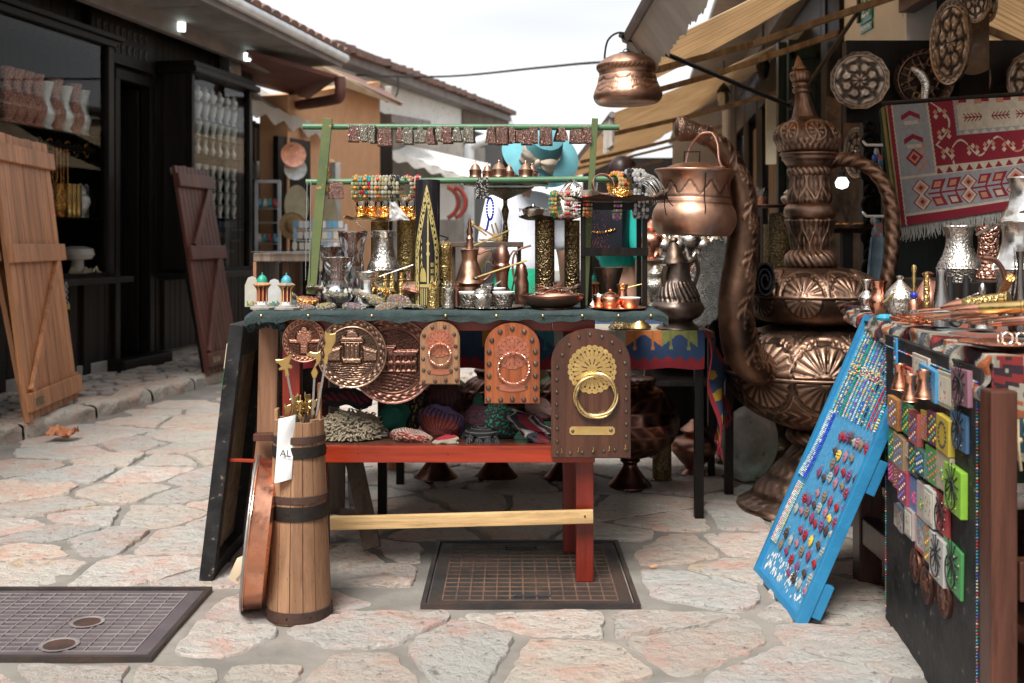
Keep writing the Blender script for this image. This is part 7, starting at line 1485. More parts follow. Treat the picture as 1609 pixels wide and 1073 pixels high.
ornbody(ew, 'lid_bulb', ep([(40, 241), (45, 236), (49, 226), (50, 216), (46, 204), (36, 195), (25, 189), (20, 184)]), 360, o_lid, M_['ewer_copper'], eoff)
ornbody(ew, 'lid_neck', ep([(20, 184), (17, 175), (13, 160), (11, 148), (10.5, 146)]), 100, plain, M_['ewer_copper'], eoff)
ornbody(ew, 'neck_ring', ep([(10.5, 147), (14, 145), (14, 140), (11, 138), (13.5, 135), (13.5, 131), (9, 129)]), 90, plain, M_['ewer_copper'], eoff)
ornbody(ew, 'spire', ep([(9, 129), (14, 126), (16, 120), (14, 114), (8, 112), (7, 111), (10, 109), (10, 106), (7, 104), (6, 101), (3, 93), (.5, 88), (0, 87)]), 120, lambda a, z, r: (.0015*abs(sin(a*8)), .5+.5*abs(sin(a*8))), M_['ewer_copper'], eoff)
def o_tube(name, t, path, rads, seg, m, orn, n=10):
 pts = smoothpath(path, n); b = nb(); N_ = len(pts); up = None; rows = []; tone = {}; L_ = 0
 for i, p in enumerate(pts):
  a = pts[max(i-1, 0)]; c = pts[min(i+1, N_-1)]; tg = (c-a).normalized(); up = up or Vector((0, -1, 0)); up = (up-tg*up.dot(tg)).normalized(); s_ = tg.cross(up); q = i/(N_-1)*(len(rads)-1); k = min(int(q), len(rads)-2); r = rads[k]+(rads[k+1]-rads[k])*(q-k); row = []; L_ += (p-pts[max(i-1, 0)]).length
  for j in range(seg):
   an = 2*PI*j/seg; h_, tn = orn(an, L_, r); v = b.verts.new(p+(up*cos(an)+s_*sin(an))*(r+h_)); tone[v] = tn; row.append(v)
  rows.append(row)
 cl = b.loops.layers.float_color.new('Col')
 for A, B in zip(rows, rows[1:]):
  for k in range(seg):
   f = b.faces.new((A[k], B[k], B[(k+1) % seg], A[(k+1) % seg]))
   for l in f.loops: q = tone[l.vert]; l[cl] = (q, q, q, 1)
 for row in (rows[0], rows[-1]):
  f = b.faces.new(row)
  for l in f.loops: l[cl] = (.3, .3, .3, 1)
 bmesh.ops.recalc_face_normals(b, faces=b.faces); return ob(name, b, m, t, True, True, ang=75)
def o_leaf(an, L_, r):
 x = ((an+PI) % (2*PI)-PI)*r; y = (L_ % .17)-.085; v = 0
 q = math.hypot(x, y)
 if q < .030: v = abs(sin(math.atan2(y, x)*4)) if q > .008 else 1
 else:
  w = x-.022*sin(L_*37); v = 1 if abs(w) < .004 else 0
  v = max(v, (abs(sin(L_*75+abs(w)*70)) > .80)*(abs(w) < .03)*.8)
 return (.0035*v, .40+.55*v+.1*noise.noise((x*50, L_*30, 0)))
sp = [P(*q) for q in ((1225, 585, 4.12), (1192, 578, 4.0), (1166, 548, 3.92), (1156, 480, 3.86), (1165, 400, 3.86), (1168, 330, 3.86), (1158, 275, 3.86), (1137, 237, 3.86), (1112, 214, 3.86))]
metal_relief('spout_copper', (.42, .24, .155), (.20, .115, .08), .42); s_ = 3.86/F
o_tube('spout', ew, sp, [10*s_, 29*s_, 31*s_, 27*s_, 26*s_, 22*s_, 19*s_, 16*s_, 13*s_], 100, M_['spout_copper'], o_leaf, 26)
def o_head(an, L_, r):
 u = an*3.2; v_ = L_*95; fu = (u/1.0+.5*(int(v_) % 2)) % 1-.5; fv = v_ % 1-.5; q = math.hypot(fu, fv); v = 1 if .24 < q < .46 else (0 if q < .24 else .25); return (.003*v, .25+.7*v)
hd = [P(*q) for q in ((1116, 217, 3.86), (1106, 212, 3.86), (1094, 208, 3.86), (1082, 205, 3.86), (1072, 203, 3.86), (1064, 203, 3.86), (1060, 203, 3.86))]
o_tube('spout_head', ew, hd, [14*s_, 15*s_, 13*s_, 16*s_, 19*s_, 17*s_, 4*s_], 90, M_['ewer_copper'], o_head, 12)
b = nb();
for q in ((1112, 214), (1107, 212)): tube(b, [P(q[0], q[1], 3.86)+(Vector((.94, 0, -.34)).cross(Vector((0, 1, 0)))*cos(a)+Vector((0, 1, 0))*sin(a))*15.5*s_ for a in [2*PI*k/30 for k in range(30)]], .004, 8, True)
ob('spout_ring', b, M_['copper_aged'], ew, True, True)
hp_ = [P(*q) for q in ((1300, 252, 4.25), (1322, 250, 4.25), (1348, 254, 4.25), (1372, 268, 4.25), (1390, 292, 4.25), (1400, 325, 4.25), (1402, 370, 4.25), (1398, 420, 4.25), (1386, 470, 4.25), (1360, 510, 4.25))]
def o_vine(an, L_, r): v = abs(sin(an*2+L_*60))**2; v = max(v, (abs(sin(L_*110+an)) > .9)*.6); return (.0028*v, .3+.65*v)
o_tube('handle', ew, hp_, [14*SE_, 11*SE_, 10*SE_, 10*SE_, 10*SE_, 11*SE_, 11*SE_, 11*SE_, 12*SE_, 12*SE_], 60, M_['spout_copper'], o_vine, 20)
b = nb(); tube(b, pq((1298, 250, 4.25), (1318, 248, 4.25)), .030, 12); ob('hinge', b, M_['copper_aged'], ew, True, True)
def cauldron(label, px, d, prof, m, ztilt=0, bail=None, relief=None, name='copper_cauldron', lid=None, yb=0):
 s = d/F; t = thing(name, label, 'pot', (X(px, d), d, Z(yb, d)), (0, R(ztilt), 0)); z0 = Z(yb, d)
 ornbody(t, 'body', [(r*s, Z(y, d)-z0) for r, y in prof], 240, relief, m); ornbody(t, 'lid', [(r*s, Z(y, d)-z0) for r, y in lid], 120, lambda a, z, r: (.001*noise.noise((a*5, z*60, 3)), .85+.15*noise.noise((a*5, z*30, 3))), m)
 return t, s, z0
metal_relief('pot_copper', (.58, .335, .23), (.34, .19, .13), .40)
def rel1(a, z, r):
 v = 0; y = 368-z/(3.9/F)
 if 284 < y < 306: ph = abs(((a*10/2/PI) % 1)-.5)*2; v = 1 if abs(ph-(306-y)/22) < .10 else 0
 if abs(y-308) < 1 or abs(y-318) < 1: v = 1
 return (-.002*v, 1-.6*v+.08*noise.noise((a*6, z*30, 0)))
t, s, z0 = cauldron('big copper cauldron with lid hanging from the spout of the giant ewer', 1090, 3.78, [(0, 371), (50, 370), (58, 366), (64, 355), (66, 344), (64, 332), (58, 320), (55, 308), (54, 296), (55, 284), (60, 275), (64, 270), (63, 267), (60, 268), (52, 276), (0, 277)], M_['pot_copper'], 1.5, relief=rel1, lid=[(58, 269), (50, 266), (34, 259), (12, 255), (0, 255)], yb=371)
b = nb(); tube(b, smoothpath([(38*s, -.05, 106*s), (33*s, -.045, 120*s), (32*s, -.02, 145*s), (27*s, 0, 160*s), (20*s, .01, 164*s), (6*s, .02, 160*s), (-6*s, .05, 140*s), (-14*s, .05, 104*s)], 6), .0045, 8); ob('bail', b, M_['ring_copper'], t)
b = nb(); tube(b, ringpts((38*s, -.055, 102*s), .014, 14, 'y'), .004, 6, True); ob('bail_ring', b, M_['copper_aged'], t)
b = nb(); tube(b, [(-18*s, 0, 114*s), (-18*s, 0, 132*s), (6*s, 0, 133*s), (6*s, 0, 114*s)], .003, 6); ob('lid_handle', b, M_['iron'], t)
b = nb(); tube(b, smoothpath([(6*s, -60*s*1.0, 96*s), (5*s, -58*s, 60*s), (6*s, -65*s, 40*s), (2*s, -60*s, 14*s)], 5), .0022, 5); ob('solder_seam', b, M_['iron'], t)
tw = thing('twig', 'short dark twig with string standing out before the big cauldron', 'twig', P(1045, 305, 3.42)); b = nb(); tube(b, pq((1030, 308, 3.42), (1050, 299, 3.42)), .006, 6); ob('stick', b, M_['bronze'], tw, True, True); b = nb(); tube(b, smoothpath(pq((1050, 302, 3.42), (1056, 290, 3.42), (1062, 292, 3.42), (1064, 303, 3.42)), 4), .0016, 4); tube(b, smoothpath(pq((1046, 304, 3.42), (1044, 320, 3.42), (1047, 338, 3.42)), 4), .0016, 4); tube(b, smoothpath(pq((1047, 304, 3.42), (1050, 315, 3.42), (1058, 324, 3.42)), 4), .0016, 4); ob('string', b, M_['iron'], tw, True, True)
def rel2(a, z, r):
 y = 164-z/(4.62/F); v = 0
 if 103 < y < 111: v = abs(sin(a*20+y*.5)); return (.003*v, .5+.5*v)
 if abs(y-116) < 1.2: v = 1
 ph = abs(((a*12/2/PI) % 1)-.5)*2
 if abs(y-(122+6*math.sqrt(max(0, 1-ph*ph)))) < 1.2: v = 1
 if abs(y-(134+1.5*sin(a*6))) < 2: v = abs(sin(a*40))
 if abs(y-(138+6*ph)) < 1: v = 1
 return (-.002*v, 1-.45*v+.08*noise.noise((a*6, z*30, 0)))
t, s, z0 = cauldron('lidded copper pot hanging in the sky from the tip of the iron stay rod', 987, 4.62, [(0, 165), (40, 164), (50, 160), (54, 152), (53, 144), (48, 132), (45, 120), (44, 112), (47, 106), (48, 102), (46, 101), (40, 104), (0, 105)], M_['pot_copper'], -2, relief=rel2, name='hanging_pot', lid=[(47, 102), (44, 98), (36, 92), (22, 86), (8, 84), (0, 84)], yb=165)
b = nb(); tube(b, smoothpath([(-34*s, 0, 62*s), (-34*s, 0, 80*s), (-28*s, 0, 103*s), (-12*s, 0, 114*s), (6*s, .01, 110*s), (22*s, .02, 95*s), (34*s, .03, 66*s)], 6), .0045, 7); ob('bail', b, M_['iron'], t)
b = nb(); tube(b, ringpts((0, 0, 83*s), .014, 14, 'y', 0, 180), .0025, 6); lathe(b, [(0, 81*s), (14*s, 81*s), (12*s, 82.5*s), (0, 82.5*s)], 20); ob('lid_handle', b, M_['iron'], t)
DD = 4.12; sd = DD/F; t = thing('dark_ewer', 'dark brown chased ewer with cone lid standing at the end of the kilim table', 'ewer', (X(1065, DD), DD, .722))
q_ = lambda l: [(r*sd, max(0, Z(y, DD)-.722)) for r, y in l]; metal_relief('ewer_dark', (.26, .20, .17), (.15, .11, .095), .4)
ornbody(t, 'body', q_([(34, 517), (33, 514), (24, 506), (23, 503), (34, 497), (41, 487), (41, 480), (34, 470), (33, 464), (28, 452), (22, 440), (19, 425), (19, 414), (20, 412)]), 200, lambda a, z, r: ((.003*(abs(sin(a*12+z*60)) > .7), .4+.6*(abs(sin(a*12+z*60)) > .7)) if Z(472, DD) < z+.722 < Z(442, DD) else (0, .7)), M_['ewer_dark'])
b = nb(); lathe(b, [(0, 0), (21*sd, 0), (20*sd, 3*sd), (15*sd, 10*sd), (9*sd, 24*sd), (5*sd, 32*sd), (7*sd, 36*sd), (5*sd, 40*sd), (0, 41*sd)], 28, T(-4*sd, 0, Z(413, DD)-.722) @ Ry(-4)); ob('lid', b, M_['bronze'], t)
handle(t, [(18*sd, 0, Z(412, DD)-.722), (28*sd, 0, Z(408, DD)-.722), (32*sd, 0, Z(425, DD)-.722), (26*sd, 0, Z(448, DD)-.722)], .008, 'bronze'); handle(t, [(-20*sd, -.02, Z(455, DD)-.722), (-24*sd, -.03, Z(435, DD)-.722), (-20*sd, -.03, Z(418, DD)-.722)], .012, 'bronze', 'spout')
z = Vector((-.93, -.30, .22)).normalized(); x = Vector((0, 0, 1)).cross(z).normalized(); y = z.cross(x); M = Matrix((x, y, z)).transposed().to_4x4(); M.translation = P(1119, 445, 4.2); t = thingm('wavy_tray', 'dark tray with crinkled silver rim standing edge-on beside the ewer spout', 'tray', M)
b = nb(); lathe(b, [(0, 0), (.15, 0), (.172, .014), (.175, .012), (.15, -.003), (0, -.003)], 120, cap=False, disp=lambda a, z: .004*sin(a*26) if z > .005 else 0); ob('tray', b, M_['silver_dark'], t)
b = nb(); L0 = []
for k in range(90): q = k/89; a = q*5.2*PI; r = .018+.052*q; L0.append((r*cos(a)*.62, r*sin(a)*1.05))
L0 += [(-.02-.01*k, .075+.022*k) for k in range(1, 5)]
c0 = P(1198, 440, 4.05); sheet(lambda u, v: c0+Vector((L0[min(int(u*93), 92)][0]*1.0, -.05+.28*v+.004*noise.noise((u*20, v*8, 0)), L0[min(int(u*93), 92)][1])), 92, 10, .006, b); solo('rolled_cloth', b, M_['black_wool'], 'black woollen cloth rolled up between spout and upper belly of the ewer', 'cloth')
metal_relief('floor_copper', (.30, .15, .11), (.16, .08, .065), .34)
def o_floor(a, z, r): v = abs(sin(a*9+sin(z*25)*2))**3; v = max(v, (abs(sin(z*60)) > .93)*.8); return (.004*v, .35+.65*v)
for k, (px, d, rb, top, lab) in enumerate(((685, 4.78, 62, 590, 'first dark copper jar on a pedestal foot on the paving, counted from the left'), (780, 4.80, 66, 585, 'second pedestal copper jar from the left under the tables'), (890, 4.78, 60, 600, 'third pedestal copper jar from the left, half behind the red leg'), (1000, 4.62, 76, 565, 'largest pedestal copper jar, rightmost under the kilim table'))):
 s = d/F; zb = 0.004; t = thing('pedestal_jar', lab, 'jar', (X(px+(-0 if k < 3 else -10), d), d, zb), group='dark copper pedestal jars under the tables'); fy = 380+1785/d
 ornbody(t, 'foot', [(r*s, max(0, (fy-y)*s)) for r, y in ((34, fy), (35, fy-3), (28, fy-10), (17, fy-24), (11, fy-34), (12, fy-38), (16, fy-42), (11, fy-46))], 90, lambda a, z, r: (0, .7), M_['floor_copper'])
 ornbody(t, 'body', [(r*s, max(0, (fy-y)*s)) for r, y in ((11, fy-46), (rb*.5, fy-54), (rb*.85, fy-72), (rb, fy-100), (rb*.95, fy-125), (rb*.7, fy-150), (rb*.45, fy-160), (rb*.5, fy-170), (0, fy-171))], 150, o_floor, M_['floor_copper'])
for k, (px, d, w_, top, pr, m, lab) in enumerate(((1040, 4.75, 32, 655, 'shell', 'brass_dark', 'engraved brass shell case standing on the paving beneath the kilim'), (617, 5.0, 40, 690, 'bowl', 'copper', 'reddish copper pot on the paving left of the pedestal jars'), (648, 5.2, 34, 695, 'bowl', 'copper', 'second reddish copper pot behind the first, left of the pedestal jars'), (1090, 4.9, 72, 660, 'urn', 'copper_dark', 'squat dark copper pot with ring handles behind the black table legs'), (1145, 5.1, 66, 665, 'urn', 'copper_dark', 'dark copper pot behind the leaning tin pan'), (1215, 5.0, 70, 650, 'jug', 'bronze', 'dark bronze jug behind the foot of the giant ewer'))):
 s = d/F; mr = max(r for r, _ in VP[pr]); h = Z(top, d); b = nb(); lathe(b, [(r*w_*s/2/mr, z*h) for r, z in VP[pr]], 32, sub=3 if pr != 'shell' else 0); solo('floor_pot', b, M_[m], lab, 'pot', loc=(X(px, d), d, .005))
t = disc('tin_pan', 'round grey tin pan leaning on edge beneath the giant ewer', 'pan', (X(1180, 4.7), 4.7, .175), .165, M_['tin'], (-.80, -.55, .25))
st_ = thing('goods_table', 'dark goods table behind the stall crowded with silver and copper jugs', 'table', (1.1, 5.4, 0)); b = nb(); box(b, X(1005, 5.3), 5.2, .70, X(1345, 5.3), 5.8, .73); ob('top', b, M_['panel_wood'], st_, False, True); b = nb()
for x in (X(1010, 5.3), X(1340, 5.3)-.04):
 for y in (5.22, 5.74): box(b, x, y, 0, x+.04, y+.04, .70)
ob('legs_frame', b, M_['black_wood'], st_, False, True); b = nb(); box(b, X(1005, 5.3), 5.25, .35, X(1345, 5.3), 5.78, .37); box(b, X(1005, 5.3), 5.79, .0, X(1345, 5.3), 5.8, .7); ob('lower_shelf', b, M_['panel_wood'], st_, False, True)
b = nb(); box(b, X(1005, 5.6), 5.6, .73, X(1150, 5.6), 5.8, .95); ob('upper_step', b, M_['pale_board'], st_, False, True)
random.seed(17)
for k in range(12):
 r_ = k // 6; px = 1024+(k % 6)*20+r_*6; m = random.choice(('silver_eng', 'silver', 'silver', 'copper')); d = 5.62 if r_ == 0 else 5.35; z = .955 if r_ == 0 else .735; nm = 'silver' if 'sil' in m else 'copper'
 t = vessel(nm+'_jug', ORD[k % 6]+' '+nm+' jug from the left in the '+('rear raised' if r_ == 0 else 'front')+' row behind the dark ewer', 'jug', VP['jug' if k % 3 else 'urn'], M_[m], (X(px, d), d, z), .21 if r_ == 0 else .2, 'jugs on the goods table', 20, 2, 1.15)
for k, (px, top, w_, d, m) in enumerate(((1228, 335, 44, 4.9, 'brass_dark'), (1182, 340, 26, 4.95, 'brass_dark'), (1212, 352, 26, 5.1, 'brass_dark'), (1127, 380, 30, 4.9, 'brass_eng'))):
 b = nb(); h = Z(top, d)-.73; lathe(b, [(r*w_*d/F/.33, z*h) for r, z in VP['shell']], 36); solo('shell_case_vase', b, M_[m], ['widest dark brass shell case behind the giant ewer neck', 'slim dark brass shell case right of the curved spout', 'slim brass shell case behind the widest one', 'golden shell case just left of the curved spout'][k], 'vase', 'big shell cases behind the ewer', loc=(X(px, d), d, .73))
st2 = thing('side_table', 'small dark table behind the spout carrying brass shell cases', 'table', (X(1190, 4.95), 4.95, 0)); b = nb(); box(b, X(1105, 4.95), 4.8, .70, X(1260, 4.95), 5.18, .727); ob('top', b, M_['panel_wood'], st2, False, True)
for px in (1112, 1252): b = nb(); box(b, X(px, 4.95)-.015, 4.85, 0, X(px, 4.95)+.015, 4.88, .70); ob('leg', b, M_['black_wood'], st2, False, True)
disc('copper_tray', 'dark copper tray with glasses lying on the brass shell cases behind the spout', 'tray', (X(1200, 4.9), 4.9, Z(326, 4.9)), .135, M_['copper_dark'], (0, -.001, 1), th=.7)
for k, px in enumerate((1168, 1194)): d = 4.88; s = d/F; t = thing('tea_glass', ('left' if k == 0 else 'right')+' tea glass in a copper holder on the dark copper tray behind the spout', 'glass', (X(px, d), d, Z(325, d)+.006)); b = nb(); lathe(b, [(0, .004), (8*s, .005), (8*s, 12*s), (13*s, 28*s), (12.5*s, 28*s), (7*s, 12*s), (0, .006)], 18, cap=False); part(t, 'glass', b, 'clear_glass'); b = nb(); lathe(b, [(9*s, 0), (9*s, 4*s), (10*s, 14*s), (9*s, 14*s), (0, 2*s)], 18); part(t, 'copper_holder', b, 'copper')
t, s, h = V('silver_cruet', 'small silver lidded cruet at the right end of the copper tray', 'cruet', 'urn', 'silver_eng', 1237, 4.88, 298, 326, 20, sub=2)
b = nb(); lathe(b, [(0, 0), (.07, 0), (.11, .02), (.115, .035), (.1, .02), (0, .01)], 28); solo('jewellery_bowl', b, M_['bronze'], 'dark bowl of gold trinkets right of the giant ewer collar', 'bowl', loc=(X(1330, 4.6), 4.6, Z(366, 4.6))); b = nb(); box(b, X(1322, 4.6), 4.58, 0, X(1338, 4.6), 4.62, Z(366, 4.6)); solo('bowl_post', b, M_['panel_wood'], 'dark post under the bowl of trinkets', 'post', smooth=False)
random.seed(3); b = nb()
for k in range(40): ball(b, (X(1330, 4.6)+random.uniform(-.07, .07), 4.6+random.uniform(-.06, .06), Z(366, 4.6)+.025+random.uniform(0, .012)), .008, 5)
solo('gold_trinkets', b, M_['gold'], 'heap of gold trinkets in the dark bowl right of the ewer', 'trinkets', kind='stuff')['label'] = 'heap of gold trinkets in the dark bowl right of the ewer'
def vm(b, c): paint(b, b.faces, c); return b
ez_ = .82
rt = thing('right_stall_table', 'dark wooden stall table at right draped with a striped rag kilim', 'table', (1.4, 2.9, 0))
for x, y, w_, zt_ in ((.93, 2.10, .052, .76), (1.06, 3.30, .07, .66), (1.75, 2.15, .07, .78)): b = nb(); box(b, x, y, .005, x+w_, y+w_, zt_, bev=.004); ob('leg', b, M_['mahogany'], rt, False, True)
b = nb(); box(b, 1.14, 3.31, .14, 2.2, 3.36, .22, bev=.004); box(b, 1.065, 2.20, .13, 1.115, 3.29, .21, bev=.004); box(b, 1.12, 2.2, .15, 2.2, 3.3, .17); box(b, 1.0, 2.13, .34, 1.75, 2.17, .42, bev=.004); ob('stretcher', b, M_['mahogany'], rt, False, True)
C4 = [(.985, 2.20), (1.19, 3.84), (2.5, 3.7), (2.4, 2.1)]; b = nb(); f_ = [b.verts.new((x, y, .785)) for x, y in C4]; g_ = [b.verts.new((x, y, .812)) for x, y in C4]; b.faces.new(f_); b.faces.new(list(reversed(g_)))
for k in range(4): b.faces.new((f_[k], g_[k], g_[(k+1) % 4], f_[(k+1) % 4]))
bmesh.ops.recalc_face_normals(b, faces=b.faces); ob('top', b, M_['panel_wood'], rt, False, True)
ECOL = [(.42, .38, .30), (.30, .03, .03), (.04, .02, .03), (.45, .40, .32), (.42, .12, .04), (.42, .38, .32), (.10, .12, .14), (.35, .30, .24)]
def rc(u, v): k = u*44+v*2.2+noise.noise((u*20, v*3, 0))*1.2; return (.16, .18, .17) if v < .10 else ECOL[int(k) % 8]
def rd(u, v):   # cloth edge rolling over the table side, from the far corner to the near corner
 a = Vector((1.19, 3.84, 0)).lerp(Vector((.955, 2.16, 0)), u); n = Vector((-.99, .14, 0)); w_ = .009*noise.noise((u*26, v*4, 0)); q = v*3
 if q < 1: return a+n*(-.10+.10*q)+Vector((0, 0, .822+w_))
 t = (q-1)/2; return a+n*(.016*sin(t*PI*.6)+w_*1.5)+Vector((0, 0, .822-t*(.048+.045*u)+w_))
b = nb(); sheet(rd, 260, 24, .006, b, rc); ob('kilim_edge', b, M_['vcol_cloth'], rt, True, True)
b = nb(); sheet(lambda u, v: Vector((1.24-.22*v+1.3*u, 3.80-1.66*v, .822+.004*noise.noise((u*20, v*20, 0)))), 60, 60, .004, b, lambda u, v: (.14, .17, .18) if int(u*30+noise.noise((u*9, v*9, 0))*3) % 3 else (.30, .10, .06)); ob('kilim_top', b, M_['vcol_cloth'], rt, True, True)
b = nb(); sheet(lambda u, v: Vector((.955+.55*u, 2.155+.006*sin(u*30), .822-(.10+.03*sin(u*9))*v)), 80, 14, .006, b, lambda u, v: ECOL[int(u*9+v*3+noise.noise((u*8, v*5, 0))*3) % 8]); sheet(lambda u, v: Vector((.965+.5*u, 2.145+.006*sin(u*30), .71-.085*v-.01*sin(u*14))), 50, 10, .005, b, lambda u, v: (.03, .10, .13) if v < .8 else (.40, .36, .28)); ob('kilim_front', b, M_['vcol_cloth'], rt, True, True)
b = nb(); random.seed(8)
for k in range(16): x = .97+.014*k; L_ = random.uniform(.05, .10); tube(b, smoothpath([(x, 2.135, .70), (x+random.uniform(-.01, .01), 2.12, .70-L_*.5), (x+random.uniform(-.015, .015), 2.13, .70-L_)], 3), .0032, 5); ball(b, (x, 2.127, .70-L_*.4), .006, 6)
ob('knotted_fringe', b, M_['rope'], rt, True, True)
PA, PB = Vector((1.035, 3.0, 0)), Vector((.945, 2.18, 0)); pw = (PB-PA).length; MP = frame(PA+Vector((0, 0, .004)), PB-PA, (0, 0, 1)); PN = MP.to_3x3() @ Vector((0, 0, 1))
pn_ = thingm('magnet_board', 'black painted board edged with tiny beads, covered with magnets, at right', 'board', MP); b = nb(); box(b, 0, 0, -.02, pw, .79, 0, bev=.002); ob('board', b, M_['black_paint'], pn_, False); b = nb()
cs = [(.5, .04, .05), (.05, .3, .4), (.5, .45, .35), (.03, .2, .08), (.05, .1, .4)]; random.seed(1)
def seg_(a, c, n):
 for k in range(n): p = Vector(a).lerp(Vector(c), k/n); n0 = len(b.faces); ball(b, (p[0], p[1], .0015), .0022, 4); b.faces.ensure_lookup_table(); paint(b, b.faces[n0:], random.choice(cs))
seg_((.012, .02, 0), (.012, .76, 0), 110); seg_((.012, .76, 0), (pw-.02, .76, 0), 110); seg_((pw-.02, .76, 0), (pw-.02, .02, 0), 110); ob('bead_border', b, M_['vcol_gloss'], pn_)
MI = MP.inverted()
def onpan(px, py): return MI @ hit(px, py, PA, PN)
KN = 'k'; mg = [(137, 22, 188, 120, (.6, .5, .42), 'white framed picture', 'p'), (105, 60, 140, 155, (.5, .08, .05), 'red bordered picture', 'p'), (168, 55, 222, 155, (.03, .28, .55), 'sky blue dotted', 'd'), (215, 75, 270, 190, (.5, .44, .30), 'cream painted', 'p'), (268, 65, 322, 185, (.30, .12, .17), 'plum wood', KN),
(68, 155, 100, 255, (.55, .22, .03), 'orange', 'f'), (88, 172, 112, 255, (.28, .18, .45), 'lilac', 'f'), (108, 168, 135, 275, (.03, .25, .10), 'green and white', 'f'), (135, 195, 165, 305, (.5, .1, .08), 'red and pink', 'f'), (165, 198, 190, 300, (.6, .45, .03), 'yellow and blue', 'f'), (190, 200, 225, 310, (.20, .02, .10), 'dark purple flowered', 'f'), (225, 210, 265, 330, (.62, .45, .02), 'bright yellow', 'o'), (258, 198, 310, 315, (.03, .14, .30), 'blue and green', KN),
(65, 260, 95, 365, (.03, .28, .10), 'green with pale shells', 'f'), (85, 272, 118, 375, (.42, .28, .14), 'plain tan wood', 'f'), (116, 298, 132, 360, (.5, .03, .03), 'narrow red', 'p'), (130, 305, 158, 405, (.05, .07, .09), 'black floral', 'f'), (155, 325, 187, 400, (.04, .16, .12), 'dark green floral', 'f'), (180, 318, 225, 430, (.08, .42, .05), 'green with yellow ribbon', 'f'), (220, 335, 265, 450, (.58, .48, .32), 'cream with rose', 'r'), (250, 370, 305, 510, (.28, .60, .02), 'lime green', KN),
(60, 365, 82, 430, (.35, .02, .02), 'dark red', 'f'), (80, 375, 110, 450, (.55, .03, .03), 'scarlet', 'd'), (100, 385, 130, 490, (.42, .03, .08), 'crimson with yellow rosette', 'f'), (127, 412, 158, 520, (.12, .22, .50), 'cornflower blue', 'r'), (157, 428, 192, 540, (.6, .5, .45), 'white and red jug', 'r'), (185, 440, 215, 560, (.6, .58, .52), 'white with red top', 'p'), (205, 462, 252, 580, (.5, .02, .03), 'red with white dots', KN),
(80, 500, 120, 575, (.3, .4, .5), 'oval mirror', 'm'), (123, 512, 148, 600, (.45, .38, .36), 'pale silver', 'p'), (145, 530, 185, 645, (.5, .03, .03), 'red framed silver', 'm'), (180, 570, 215, 680, (.55, .28, .14), 'peach', 'f'), (203, 592, 248, 725, (.6, .58, .55), 'white with black rosette', KN), (235, 615, 292, 745, (.05, .35, .08), 'green and red chequered', KN)]
random.seed(40); bright = [(.6, .05, .1), (.6, .45, .05), (.6, .55, .5), (.45, .1, .35), (.05, .3, .12), (.05, .15, .5)]
